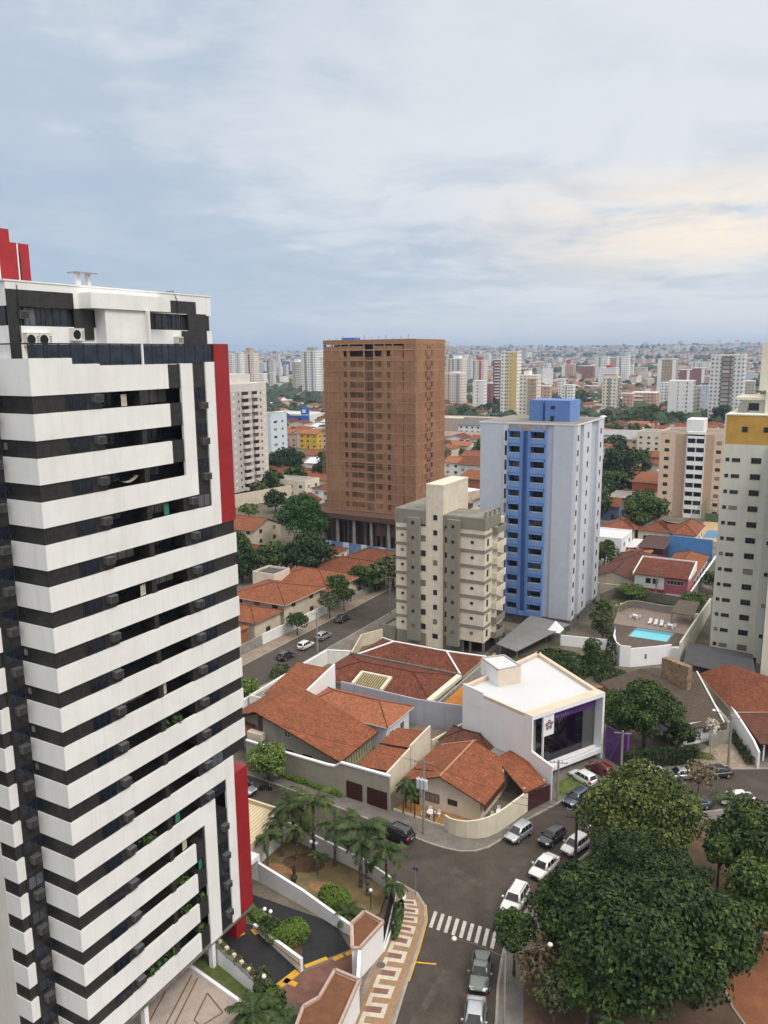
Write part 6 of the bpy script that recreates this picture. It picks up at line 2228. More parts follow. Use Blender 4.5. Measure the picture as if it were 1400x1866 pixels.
wall_run('boundary_wall', 'long pale wall at the foot of the grey apartment block', [(-147, 190), (-140, 226)], 5.0, .3, beige_wall)
mid_block('slim pale blue apartment block behind the grey one', -218, -207, 298, 312, 25, mat('ice blue plaster', (.55, .62, .68), .8, .05, .4), 6, [(-211, 1.8)], [(302, 2.6), (308, 1.2)])

# left of the back street: houses seen between the striped tower and the construction site
UL = 'houses along the back street'
H = lambda *a, **k: house(*a, **k)
H('two storey cream house with a wide orange roof on the back street', -64, -50.2, 93.5, 106.5, 5.4, 7.4, 'hip', 'x', beige_wall, tile_terra, UL, 2, ov=.9, fm=cream_wall)
H('cream house with a broad orange roof and deep white eaves facing the back street', -66, -49.5, 108.5, 121.5, 4.6, 6.8, 'hip', 'x', cream_wall, tile_terra, UL, 1, ov=.9, fm=cream_wall)
H('lower house with an orange hip roof and a stained grey wall beside the striped tower', -66, -50.5, 84.2, 92.6, 4.2, 5.8, 'hip', 'x', beige_wall, tile_terra, UL, 1, ov=.6)
H('small orange brick house with a white framed window beside the striped tower', -60, -50.8, 75.6, 82.4, 3.9, 5.2, 'hip', 'x', mat('orange brick', (.34, .125, .06), .85, .2, 3), tile_terra, UL, 1, ov=.5)
H('flat white rooftop water tank house behind the orange roofs', -68, -62, 106.0, 112, 6.6, 6.9, 'flat', 'x', cream_wall, slate_roof, UL, windows=False)
H('dull red roofed house with a white parapet at the end of the back street', -66, -50, 126, 137, 3.6, 5.6, 'hip', 'x', beige_wall, tile_red, UL, 1)
H('red roofed house with a pale ridge next to the printed hoarding', -64, -50, 139, 149, 3.4, 5.2, 'hip', 'x', beige_wall, tile_red, UL, 1)
H('low red roofed house beside the turquoise shed', -80, -69, 139, 148, 3.2, 4.8, 'hip', 'x', cream_wall, tile_old, UL, 1)
H('turquoise walled shed between the trees and the red roofs', -71.5, -67.5, 128.5, 133, 3.2, 3.4, 'flat', 'x', mat('turquoise wall', (.12, .42, .40), .7, .1, 1), fibre_roof, UL, windows=False)
H('house with a long orange gable roof left of the big round tree', -116, -100, 147, 160, 5.2, 7.8, 'gable', 'x', beige_wall, tile_terra, UL, 2, wf=('+x', '-y'))
H('red gabled house below the big round tree', -96, -82, 128, 138, 3.4, 5.4, 'gable', 'x', cream_wall, tile_red, UL, 1)
H('white walled house with a red roof left of the big round tree', -104, -94, 172, 183, 4.6, 6.2, 'hip', 'x', white_paint, tile_red, UL, 1)
H('narrow house with a low red roof behind the big round tree', -92, -86, 163, 172, 3.4, 4.8, 'hip', 'y', white_paint, tile_old, UL, 1)
wall_run('garden_wall', 'white garden wall with a steel gate before the cream house on the back street', [(-48.6, 84), (-48.2, 94), (-48.2, 106)], 2.2, .25, white_paint)
wall_run('garden_wall', 'stained grey garden wall of the houses beside the striped tower', [(-49.2, 66), (-48.9, 84)], 1.9, .25, concrete)
wall_run('garden_wall', 'low rail wall along the back street by the bushy gardens', [(-48, 108), (-48, 150)], 1.6, .25, concrete)

# right of the blue tower: houses behind the pool garden
RB = 'houses behind the pool garden'
t = thing('house', 'two storey shop house with red ground floor and pink side behind the pool', 'house', (13, 151, 0))
b = MB(); b.box(7.6, 14.0, 147.6, 156.5, 2.9, 5.9); b.build('wall', [white_paint], t)
b = MB(); b.box(7.6, 14.0, 147.62, 156.4, 0, 2.9); b.build('ground_wall', [mat('red plaster', (.33, .045, .030), .8, .1, 1)], t)
b = MB(); b.box(14.0, 19.0, 147.6, 156.5, 0, 5.9); b.build('pink_wall', [mat('pink plaster', (.42, .12, .15), .8, .08, 1)], t)
b = MB(); b.slope([(7.4, 147.2, 5.95), (19.2, 147.2, 5.95), (19.2, 156.8, 7.6), (7.4, 156.8, 7.6)], .15, 0); b.build('roof', [tile_old], t)
b = MB(); b.box(7.2, 7.45, 147, 157, 5.7, 6.0); b.prism([(7.2, 147.0), (7.42, 147.0), (7.42, 157), (7.2, 157)], 5.9, [6.2, 6.2, 7.9, 7.9]); b.prism([(19.15, 147.0), (19.4, 147.0), (19.4, 157), (19.15, 157)], 5.7, [6.2, 6.2, 7.9, 7.9]); b.box(7.4, 19.2, 156.8, 157, 5.7, 7.9); b.build('parapet', [white_paint], t)
for x in (10.6, 12.1):
    window(t, '-y', (x, 147.6, 4.0), 1.1, 1.2, dark_wood, glass_dark, 1)
window(t, '-y', (16.4, 147.6, 4.3), 3.6, 1.0, ac_white, glass_win, 4)
b = MB(); b.box(14.6, 18.4, 147.52, 147.6, .2, 2.2); b.build('roller_door', [white_paint], t)
H('house with a wide dull red gable roof left of the pink shop house', -2.5, 7.0, 150.0, 160, 3.4, 5.2, 'gable', 'y', cream_wall, tile_dark, RB)
H('house with a brown red hip roof behind the pink shop house', -1.5, 9.5, 162, 175, 3.6, 5.8, 'hip', 'y', cream_wall, tile_dark, RB)
H('long house with an orange red roof beside the blue wall', 11, 18.5, 158.5, 181, 3.6, 5.4, 'hip', 'y', white_paint, tile_terra, RB)
wall_run('boundary_wall', 'bright blue painted wall with a faded palm motif beside the sports court', [(7.4, 190), (18.6, 189)], 6.2, .3, mat('bright blue wall', (.085, .23, .52), .8, .1, .5, streak=.2))
H('white flat roofed modern house beside the blue tower', -12.5, -2.5, 178, 190, 6.2, 6.5, 'flat', 'x', white_clean, white_roof, RB, 2)
H('white sheet roofed annex right of the modern white house', -2.0, 5.5, 184, 192, 3.2, 3.8, 'shed', 'x', white_paint, white_roof, RB, windows=False)
H('small bright orange roofed house between the white house and the blue wall', -1.0, 4.5, 174.5, 182, 3.4, 4.6, 'hip', 'x', white_paint, tile_orange, RB)
H('maroon sheet roofed hall between the orange roof and the blue wall', 1, 7.2, 183, 196, 4.0, 4.4, 'shed', 'x', maroon, maroon, RB, windows=False)
H('row house with an orange red roof behind the modern white house', -14, -5, 204, 216, 3.8, 6.0, 'hip', 'x', cream_wall, tile_terra, RB)
H('row house with a dusty red roof in front of the peach block', -4, 5, 205, 217, 3.8, 6.0, 'hip', 'x', cream_wall, tile_red, RB)
H('row house with a red roof and cream gable next to the sports court', 5.8, 12, 204, 219, 3.8, 6.2, 'hip', 'y', ivory_wall, tile_terra, RB)
H('house with a navy awning under the leafy tree by the peach block', -24, -16, 232, 243, 5.0, 7.0, 'gable', 'x', mat('slate blue wall', (.12, .14, .25), .8, .1, 1), tile_red, RB)
H('long grey roofed hall behind the leafy tree by the peach block', -24, -8, 247, 262, 5.0, 5.3, 'flat', 'x', beige_wall, fibre_roof, RB)
H('orange and cream two storey house left of the peach block', -20, -11, 268, 284, 8.0, 9.6, 'shed', 'x', mat('rust plaster', (.38, .12, .06), .8, .1, 1), tile_terra, RB, 2)
t = thing('sports_court', 'fenced tan sports court in front of the peach block', 'sports court', (18, 225, 0))
b = MB(); b.box(9, 30, 214, 244, .1, .3, 0); b.box(12, 28, 219, 230, .302, .32, 1); b.build('floor', [mat('tan court', (.42, .29, .16), .9, .1, .4), mat('blue court', (.09, .20, .36), .8, .1, .5)], t)
b = MB()
for i in range(12):
    x = 9 + i * 1.9
    b.box(x, x + .1, 243.8, 243.9, .3, 7.5)
for i in range(14):
    y = 214 + i * 2.25
    b.box(9, 9.1, y, y + .1, .3, 7.5)
for z in (.6, 4, 7.4):
    b.box(9, 30, 243.8, 243.9, z, z + .1); b.box(9, 9.1, 214, 243.8, z, z + .1)
b.build('fence_posts', [mat('green metal', (.12, .17, .11), .7, .1, 2)], t)
b = MB(); b.box(9, 30, 244.0, 244.2, .1, 3.0); b.build('back_wall', [mat('green painted wall', (.10, .15, .09), .8, .15, 1)], t)
b = MB(); b.poly([(25.5, 146, .158), (32, 146, .158), (32, 176, .158), (24, 172, .158)])
struct('vacant_lot', b, [mat('tan soil', (.40, .27, .16), .95, .15, .5)])
wall_run('boundary_wall', 'long thin white topped wall climbing towards the blue wall on the right', [(19.6, 147), (20.2, 192)], 3.0, .25, conc_dark, white_clean)
wall_run('garden_wall', 'pale wall in front of the brown gable house behind the pool', [(-3.5, 147.4), (6.8, 147.3)], 2.8, .25, beige_wall)

# ------------------------------------------------------------------ the far city
def smooth(a, b_, x):
    t_ = min(1, max(0, (x - a) / (b_ - a)))
    return t_ * t_ * (3 - 2 * t_)


def terrain(x, y):
    dx, dy = x - CAM.x, y - CAM.y
    r = math.hypot(dx, dy)
    az = math.atan2(dx, dy) + HEAD                    # 0 ahead, + right
    k = smooth(1500, 8200, r)
    rise = 78 + 38 * smooth(-.12, .42, az) + 10 * math.sin(az * 9 + 1.3) + 5 * math.sin(az * 23)
    bumps = 7 * math.sin(x * .0021 + 1) * math.sin(y * .0017 + 2)
    far = 1 - .25 * smooth(8600, 11500, r)
    return max(0, k * (rise + bumps)) * far


hill_mat = mat('far hills', (.060, .075, .055), .95, .4, .003, dirt=(.20, .15, .11), dirt_amt=.6)
b = MB()
rs = [1500 + 260 * i for i in range(28)] + [9000, 9600, 10300, 11000]
NA = 60
pts = []
for r in rs:
    row = []
    for j in range(NA + 1):
        az = -.62 + 1.24 * j / NA - HEAD
        x, y = CAM.x + r * math.sin(az), CAM.y + r * math.cos(az)
        row.append((x, y, terrain(x, y) - .05 + (0.0 if r > 1500 else -.3)))
    pts.append(row)
for i in range(len(rs) - 1):
    for j in range(NA):
        b.poly([pts[i][j], pts[i][j + 1], pts[i + 1][j + 1], pts[i + 1][j]])
struct('hills', b, [hill_mat], smooth=True)


def facade(name, wall, win=(.09, .095, .10), px=3.0, pz=2.95, mort=.78, off=0.0, streak=True):
    """plaster with a regular grid of small dark windows, in metres (far buildings only)"""
    if name in MATS:
        return MATS[name]
    m, t, p = base_mat(name)
    L = t.links.new
    uv = N(t, 'ShaderNodeUVMap')
    br = N(t, 'ShaderNodeTexBrick', offset=off, i_Scale=1.0)
    br.inputs['Brick Width'].default_value = px
    br.inputs['Row Height'].default_value = pz
    br.inputs['Mortar Size'].default_value = mort
    br.inputs['Mortar Smooth'].default_value = 0.0
    br.inputs['Color1'].default_value = (*win, 1)
    br.inputs['Color2'].default_value = (*[c * 2.4 for c in win], 1)
    br.inputs['Mortar'].default_value = (*wall, 1)
    L(uv.outputs[0], br.inputs['Vector'])
    tc = N(t, 'ShaderNodeTexCoord')
    n = N(t, 'ShaderNodeTexNoise', i_Scale=.15, i_Detail=6, i_Roughness=.7)
    L(tc.outputs['Object'], n.inputs['Vector'])
    c = mix_col(t, ramp(t, n.outputs[0], [(.42, 0.0), (.75, .18)]), br.outputs['Color'], tuple(w * .6 for w in wall))
    L(c, p.inputs['Base Color'])
    p.inputs['Roughness'].default_value = .7
    MATS[name] = m
    return m


CR = facade('cream facade', (.72, .66, .55)); WH = facade('white facade', (.78, .77, .75)); GW = facade('grey white facade', (.64, .64, .64))
PK = facade('pinkish facade', (.66, .59, .54), px=2.6); TN = facade('tan facade', (.40, .31, .23)); YL = facade('yellow facade', (.62, .50, .24), px=2.6)
OL = facade('olive cream facade', (.42, .40, .31)); BL = facade('navy facade', (.05, .10, .24), (.30, .33, .38), 3.4, 2.95, .9); SM = facade('salmon facade', (.56, .34, .25), px=3.4)
BR = facade('brown brick facade', (.24, .105, .075), (.15, .07, .05)); MR = facade('maroon facade', (.24, .09, .085), px=2.4); DK = facade('dark brown facade', (.125, .10, .095), (.22, .20, .19), 6.0, 2.95, .55)
BW = facade('blue white facade', (.52, .56, .63), (.22, .26, .36), 2.2, 2.95, .62)
plain_white = mat('far white plaster', (.74, .73, .71), .8, .05, .2, streak=.1)
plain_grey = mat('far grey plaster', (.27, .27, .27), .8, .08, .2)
plain_red = mat('far red plaster', (.36, .075, .065), .8, .08, .2)
plain_tan = mat('far tan plaster', (.44, .30, .19), .8, .08, .2)
plain_yellow = mat('far yellow plaster', (.60, .45, .18), .8, .08, .2)
plain_navy = mat('far navy plaster', (.045, .09, .22), .7, .1, .2)

FOOT = []      # footprints of far towers, kept clear of houses


def far_tower(label, xa, xb, ytop, ybase, wm, cap=None, strips=(), wing=None, balc=None, dr=.75, name='apartment_tower'):
    """a far tower surveyed from its outline in the view; strips: (from, to, material) along the front"""
    cx, cyy = at((xa + xb) / 2, ybase)
    az = math.atan2(-(cx - CAM.x), cyy - CAM.y)
    r = math.hypot(cx - CAM.x, cyy - CAM.y)
    app = (xb - xa) / FPX * r * math.cos(math.atan(((xa + xb) / 2 - 700) / FPX)) ** 0
    w = app / (abs(math.cos(az)) + dr * abs(math.sin(az)))
    d = w * dr
    h = height_at((xa + xb) / 2, ytop, cx, cyy)
    g0 = terrain(cx, cyy)
    t = thing(name, label, 'apartment tower', (cx, cyy, g0))
    x0, x1, y0, y1 = cx - w / 2, cx + w / 2, cyy - d / 2, cyy + d / 2
    FOOT.append((x0 - 6, x1 + 6, y0 - 6, y1 + 6))
    b = MB(); b.box(x0, x1, y0, y1, g0 - 1, h); b.build('wall', [wm], t)
    b = MB(); b.box(x0 - .15, x1 + .15, y0 - .15, y1 + .15, h + .003, h + .9); b.build('roof', [plain_white], t)
    if cap:
        fa, fb, ycap, cm = cap
        hc = height_at((xa + xb) / 2, ycap, cx, cyy)
        b = MB(); b.box(x0 + w * fa, x0 + w * fb, y0 + d * .2, y1 - d * .2, h + .905, hc); b.build('roof_block', [cm], t)
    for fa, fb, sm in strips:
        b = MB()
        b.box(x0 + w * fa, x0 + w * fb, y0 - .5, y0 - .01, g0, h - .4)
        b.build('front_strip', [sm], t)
    if wing:
        fa, fb, sm = wing
        b = MB(); b.box(x1 + .01, x1 + .5, y0 + d * fa, y0 + d * fb, g0, h - .5); b.build('side_strip', [sm], t)
    if balc:
        fa, fb, bm = balc
        b = MB()
        n = max(4, int((h - g0) / 2.95))
        for i in range(n):
            z = g0 + (h - g0) * i / n
            b.box(x0 + w * fa, x0 + w * fb, y0 - 1.5, y0 - .02, z + .1, z + 1.2)
        b.build('balcony_stack', [bm], t)
    return t


FT = far_tower
FT('narrow grey white tower just right of the red tower edge', 418, 430, 645, 722, GW)
FT('white tower with a brown rooftop neighbour right of the red tower edge', 429, 448, 643, 718, WH, strips=((.55, .62, plain_grey),))
FT('cream tower with a red stripe and a brown box on its roof', 448, 474, 644, 712, CR, (.1, .6, 634, plain_tan), strips=((.45, .6, plain_red),))
FT('hazy grey blue slab left of the navy building', 474, 487, 661, 690, GW)
FT('pinkish white slab left of the navy building', 491, 504, 658, 689, PK)
FT('plain white slab touching the navy building', 504, 516, 661, 688, WH)
FT('dark navy office building with white window rows on its side', 515, 535, 658, 690, BL, wing=(.3, .5, plain_white))
FT('low white block with dark balconies behind the grey balcony block', 469, 488, 681, 708, WH, strips=((.05, .3, plain_grey),))
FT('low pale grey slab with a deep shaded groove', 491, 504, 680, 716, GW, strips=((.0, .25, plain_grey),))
FT('olive cream tower left of the tall white tower', 534, 554, 660, 714, OL, (.2, .8, 655, plain_white), balc=(.55, 1.0, plain_white))
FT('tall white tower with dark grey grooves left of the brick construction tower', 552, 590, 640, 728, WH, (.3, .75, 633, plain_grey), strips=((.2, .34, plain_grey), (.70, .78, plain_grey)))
FT('cream tower with dark window bays, the taller one right of the construction tower', 813, 851, 654, 706, CR, (.4, .75, 648, plain_white), strips=((.18, .26, plain_grey), (.40, .50, plain_grey), (.7, .85, plain_grey)))
FT('pinkish stepped tower in front of the taller cream tower with dark bays', 811, 850, 681, 738, PK, (.25, .7, 677, PK), strips=((.2, .28, plain_grey), (.72, .84, plain_grey)))
FT('thin grey tower between the cream tower and the red capped tower', 851, 861, 655, 700, GW)
FT('cream tower with an orange stripe and a red cap', 862, 888, 657, 708, CR, (.25, .7, 650, plain_red), strips=((.0, .15, plain_grey), (.55, .75, plain_red)))
FT('white lower block in front of the red capped tower', 862, 887, 695, 751, WH, strips=((.0, .35, plain_white), (.62, 1.0, plain_white)))
FT('narrow maroon and white block beside the dark trees', 887, 898, 699, 748, MR)
FT('slim tower with white balconies against a maroon back', 898, 912, 656, 742, MR, balc=(.3, 1.0, plain_white))
FT('tall yellow and white tower behind the blue tank block', 912, 948, 642, 759, WH, (.55, 1.0, 640, plain_yellow), strips=((.36, .68, YL), (.68, 1.0, plain_yellow)))
FT('plain brown tower right of the yellow tower', 940, 958, 672, 757, TN)
FT('cream block with dark balconies just above the blue tank block', 946, 984, 685, 768, CR, (.2, .5, 676, plain_white), balc=(.5, 1.0, plain_tan))
FT('low peach block right of the cream balcony block', 982, 1004, 704, 762, SM)
FT('white twin block behind the right side of the blue tank block', 1017, 1030, 691, 738, WH)
FT('white block with thin windows right of the blue tank block', 1024, 1047, 702, 740, WH, strips=((.35, .45, plain_grey),))
FT('hazy salmon tower with a pointed top in the far middle', 1024, 1048, 664, 692, SM, (.35, .65, 656, plain_red), strips=((.0, .3, plain_white),))
FT('wide dark brown brick block in the far middle', 1054, 1085, 667, 694, BR)
FT('white tower with a dark groove, left of a matching pair', 1085, 1109, 650, 697, WH, (.3, .7, 646, plain_grey), strips=((.28, .42, plain_grey),))
FT('white tower with a dark groove, right of a matching pair', 1123, 1146, 650, 703, WH, (.25, .65, 646, plain_grey), strips=((.22, .38, plain_grey),))
FT('grey brown tower between the matching white pair', 1111, 1124, 652, 698, TN)
FT('white block with a red roof box before the matching white pair', 1091, 1126, 671, 704, WH, (.4, .7, 665, plain_red))
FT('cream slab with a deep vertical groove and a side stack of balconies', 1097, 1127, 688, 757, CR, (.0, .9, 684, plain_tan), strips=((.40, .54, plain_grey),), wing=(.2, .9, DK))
FT('low salmon pink block beside the grooved cream slab', 1134, 1153, 718, 757, SM)
FT('wide salmon block with rows of balconies above the green trees', 1152, 1198, 716, 750, SM, balc=(.1, .45, plain_white))
FT('brown and beige tower with a grey lower half', 1197, 1230, 655, 742, TN, (.35, .75, 649, plain_grey), strips=((.0, .22, plain_white), (.80, 1.0, plain_white)))
FT('white tower with dark balconies before the brown and beige tower', 1204, 1229, 698, 746, WH, balc=(.55, 1.0, plain_grey))
FT('broad plain white tower with two columns of small windows', 1218, 1261, 695, 772, WH, strips=((.0, .3, plain_white), (.42, .62, plain_white), (.8, 1.0, plain_white)))
FT('cream slab right of the broad plain white tower', 1260, 1274, 705, 770, CR)
FT('blue and white balcony tower left of the tall dark striped tower', 1273, 1293, 703, 762, BW, (.1, .7, 698, plain_navy))
FT('tall white tower with a dark brown central strip behind the peach block', 1293, 1348, 648, 774, GW, (.36, .68, 641, DK), strips=((.34, .70, DK),))
FT('maroon striped tower, the left one above the broad white tower', 1239, 1260, 674, 706, MR, strips=((.6, .85, plain_white),))
FT('maroon striped tower, the right one above the cream slab', 1261, 1283, 671, 714, MR, strips=((.75, 1.0, plain_white),))
FT('tan tower between the maroon tower and the tall dark striped tower', 1283, 1296, 686, 718, TN)
FT('beige balcony block right of the tall dark striped tower', 1347, 1372, 695, 734, OL)
FT('hazy blue white slab left of the cream tank block', 1357, 1372, 677, 702, BW)
FT('grey green tower at the far right edge above the ochre band', 1393, 1412, 636, 720, GW)
rk = random.Random(9)
for k in range(34):
    px = rk.choice((rk.uniform(432, 590), rk.uniform(808, 1395), rk.uniform(808, 1395)))
    yb_ = rk.uniform(676, 700)
    w_ = rk.uniform(7, 15)
    o = FT('small pale tower far off on the hazy skyline', px - w_ / 2, px + w_ / 2, yb_ - rk.uniform(14, 34), yb_, rk.choice((WH, WH, GW, CR, PK, BW)), strips=((.3, .45, plain_grey),) if rk.random() < .5 else ())
    o['group'] = 'distant pale towers on the skyline'
# masts on the ridge
for px, yt, yb_, lab in ((1101, 625, 641, 'thin radio mast on the far ridge, the taller of two'), (1107, 629, 641, 'thin radio mast on the far ridge, the shorter of two'), (1360, 623, 640, 'stout water tower standing on the far ridge')):
    d_ = ray(px, 700); k_ = 7800 / math.hypot(d_.x, d_.y)
    x, y = CAM.x + d_.x * k_, CAM.y + d_.y * k_
    g0 = terrain(x, y); h = height_at(px, yt, x, y)
    t = thing('water_tower' if px == 1360 else 'radio_mast', lab, 'tower', (x, y, g0))
    b = MB()
    if px == 1360:
        b.tube((x, y, g0 - 2), (x, y, h * .8), 9, 9, 12); b.tube((x, y, h * .8), (x, y, h), 13, 13, 12)
    else:
        b.tube((x, y, g0 - 2), (x, y, h), 3.2, 1.6, 6)
        for k in range(5):
            z = g0 + (h - g0) * (.3 + .15 * k); b.box(x - 4, x + 4, y - 1, y + 1, z, z + 1)
    b.build('shaft', [plain_grey], t)

# ------------------------------------------------------------------ low landmarks in the middle distance
def low(label, px, py, w, d, h, wm, rm=None, roof='flat', cat='building', along='x', name='building', zr=2.2, win=True, fm=None):
    x, y = at(px, py)
    FOOT.append((x - w / 2 - 3, x + w / 2 + 3, y - 3, y + d + 3))
    return house(label, x - w / 2, x + w / 2, y, y + d, h, h + zr, roof, along, wm, rm or fibre_roof, None, max(1, int(h / 3)), win, name, cat, .5 if roof != 'flat' else 0)


low('long grey supermarket hall with a blue fascia', 520, 773, 48, 30, 8, plain_white, mat('pale sheet', (.48, .50, .50), .7, .08, .1), win=False)
x, y = at(557, 778)
t = thing('sign_tower', 'blue sign tower with a white emblem beside the long grey supermarket hall', 'sign tower', (x, y, 0))
hh_ = height_at(557, 743, x, y)
b = MB(); b.box(x - 2.6, x + 2.6, y - 2, y + 2, 0, hh_); b.build('shaft', [mat('sign blue', (.02, .10, .42), .5, .06, .5)], t)
b = MB(); b.box(x - 2.65, x + 2.65, y - 2.05, y + 2.05, hh_ * .62, hh_ * .65); b.box(x - 1.2, x + 2.0, y - 2.08, y - 2.01, hh_ * .74, hh_ * .92); b.build('emblem', [plain_white], t)
b = MB(); b.box(x - 46, x - 2.7, y + 3, y + 3.6, 5.5, 8.2); b.build('blue_fascia', [MATS['sign blue']], t)
low('pink walled apartments under an orange roof left of the yellow block', 520, 815, 17, 12, 8.5, mat('pink wall', (.55, .36, .30), .8, .08, .5), tile_orange, 'gable')
low('yellow three storey block with an orange roof', 562, 818, 13, 12, 9.0, mat('bright yellow wall', (.60, .38, .05), .8, .08, .5), tile_orange, 'gable')
low('white gabled block right of the yellow block', 585, 817, 11, 14, 9.0, plain_white, tile_red, 'gable', along='y')
low('white two storey block with an orange roof right of the pink apartments', 541, 816, 9, 10, 8.2, plain_white, tile_orange, 'gable', along='y')
low('cream house with a red hip roof below the yellow block', 560, 850, 11, 10, 6, cream_wall, tile_terra, 'hip')
low('white house with a white sheet roof left of the construction tower', 578, 862, 13, 10, 4.5, plain_white, white_roof, 'gable')
low('long house with a red roof and white chimneys behind the pale wall', 520, 882, 24, 12, 4.5, cream_wall, tile_red, 'gable')
low('cream flat roofed house behind the long pale wall', 515, 905, 22, 10, 6.5, cream_wall, fibre_roof)
low('house with a broad faded red roof left of the construction tower', 570, 893, 20, 14, 4.5, cream_wall, tile_terra, 'gable')
low('long beige warehouse with a stepped roof left of the blue tower', 830, 793, 46, 24, 11, mat('dusty pink wall', (.44, .35, .29), .85, .06, .2), mat('pale dusty roof', (.46, .41, .35), .85, .1, .2), win=False)
low('grey roofed church hall left of the blue tower', 866, 800, 24, 22, 9, plain_white, mat('dark grey roof', (.13, .125, .12), .85, .1, .3), 'gable', zr=4)
low('rose brown hall roof above the trees left of the blue tower', 838, 812, 40, 16, 5.5, plain_tan, mat('rose brown roof', (.27, .20, .17), .85, .1, .3), 'gable', win=False)
low('long school block with a grey sheet roof and pale galleries', 1118, 822, 34, 20, 9, cream_wall, mat('school sheet roof', (.27, .27, .28), .8, .08, .2), 'gable')
low('beige school block with a grey sloping roof left of the peach block', 1162, 832, 26, 22, 9, mat('school beige wall', (.55, .42, .31), .8, .06, .3), MATS['school sheet roof'], 'shed', zr=3)
low('pale square school hall beside the peach block', 1195, 834, 20, 18, 13, cream_wall, fibre_roof)
low('red roofed row building in front of the pale school hall', 1183, 851, 26, 10, 5, plain_red, tile_terra, 'gable')
low('white and grey flat building left of the leafy street trees', 1115, 868, 22, 12, 5, plain_white, fibre_roof)
low('orange brick hall right of the blue tower', 1112, 884, 20, 10, 6, mat('hall brick', (.33, .12, .06), .8, .12, 1), tile_terra, 'shed')
low('orange roofed house under the brick construction tower, right side', 838, 868, 16, 12, 6, white_paint, tile_orange, 'gable')
low('white house with a pale green side wall left of the blue tower', 860, 876, 13, 12, 7, mat('pale green wall', (.55, .62, .54), .8, .06, .5), tile_red, 'gable')
low('red brick shed with a dark opening left of the blue tower', 861, 900, 12, 10, 6, MATS['hall brick'], tile_terra, 'shed')

# ------------------------------------------------------------------ ordinary houses of the middle distance
OCC = [(-40, 430, 0, 1900), (592, 806, 600, 960), (876, 1100, 740, 1130), (722, 920, 870, 1190), (1319, 1440, 680, 1230), (428, 490, 700, 915), (1195, 1318, 785, 945)]
NEAR_KEEP = [(-60, 60, -60, 158), (-95, -45, 70, 155), (-92, -48, 140, 192), (-27, 32, 143, 268), (-180, -136, 186, 262), (-120, -80, 125, 186), (8, 32, 205, 270)]


def clear(x, y, m=0):
    for (a, b_, c, d) in NEAR_KEEP + FOOT:
        if a - m < x < b_ + m and c - m < y < d + m:
            return False
    return True


def hidden(x, y, h, w):
    p0, p1 = project(x, y, 0), project(x, y, h)
    if p0 is None:
        return True
    if not (-25 < p0[0] < 1425):
        return True
    k = w / 2 * FPX / p0[2]
    for (a, b_, c, d) in OCC:
        if p0[0] - k > a and p0[0] + k < b_ and p1[1] > c and p0[1] < d:
            return True
    return False


roofs = [(tile_terra, 'terracotta'), (tile_red, 'dull red'), (tile_old, 'dark weathered red'), (tile_orange, 'bright orange'), (fibre_roof, 'grey sheet'), (white_roof, 'white sheet'), (tile_dark, 'brown')]
walls = [(cream_wall, 'cream'), (white_paint, 'white'), (beige_wall, 'beige'), (peach_wall, 'peach'), (grey_wall, 'grey')]
rr = random.Random(77)
protos = {}
cand = []
UNSEEN = []
for iy in range(0, 60):
    for ix in range(-62, 14):
        x = ix * 15.0 + rr.uniform(-1.5, 1.5)
        y = 100 + iy * 17.0 + rr.uniform(-1.5, 1.5)
        if ix % 7 == 0 or iy % 5 == 4:
            continue
        if not clear(x, y, 7):
            continue
        if hidden(x, y, 5, 12):
            p9 = project(x, y, 0)
            if p9 and -500 < p9[0] < 1900 and y > 110:
                UNSEEN.append((x, y))
            continue
        d = math.hypot(x - CAM.x, y - CAM.y)
        if d < 150:
            continue
        cand.append((d, x, y))
cand.sort()
HOUSES = cand[:185]
REST = cand[185:]
n_h = 0
for d, x, y in HOUSES:
    if rr.random() < .10:
        continue
    ri = rr.choices(range(7), (30, 25, 14, 10, 8, 7, 6))[0]
    wi = rr.choices(range(5), (30, 30, 20, 12, 8))[0]
    shape = rr.choice(('hip', 'gable', 'gable')) if ri not in (4, 5) else rr.choice(('gable', 'shed'))
    size = rr.choice((0, 1, 2))
    key = (ri, wi, shape, size)
    w, dd, h = ((9, 11, 3.4), (11, 13, 3.6), (12, 12, 6.2))[size]
    zone = 'left of the brick tower' if project(x, y, 0)[0] < 600 else ('between brick and blue towers' if project(x, y, 0)[0] < 880 else 'right of the blue tower')
    lab = '%s %s house with a %s roof, %s' % (('small', 'medium', 'two storey')[size], walls[wi][1], roofs[ri][1], zone)
    grp = 'ordinary houses ' + zone
    if key not in protos:
        protos[key] = house(lab, x - w / 2, x + w / 2, y - dd / 2, y + dd / 2, h, h + rr.uniform(1.5, 2.3), shape, rr.choice('xy'), walls[wi][0], roofs[ri][0], grp, 2 if size == 2 else 1, d < 330, ov=.5)
    else:
        o = dup(protos[key], (x, y, 0), rr.choice((0, 0, math.pi)), (rr.uniform(.85, 1.15), rr.uniform(.85, 1.15), rr.uniform(.9, 1.15)), lab, grp)
    n_h += 1

# the rest of the town, as far as the eye goes
far_cols = [mat('far roof terracotta', (.24, .12, .085), .9, .3, .05), mat('far roof red', (.17, .085, .065), .9, .3, .05), mat('far wall white', (.62, .60, .57), .8, .15, .05), mat('far wall cream', (.52, .44, .33), .8, .15, .05),
            mat('far roof grey', (.28, .27, .26), .9, .2, .05), mat('far roof pale', (.60, .60, .60), .8, .1, .05)]
b = MB()


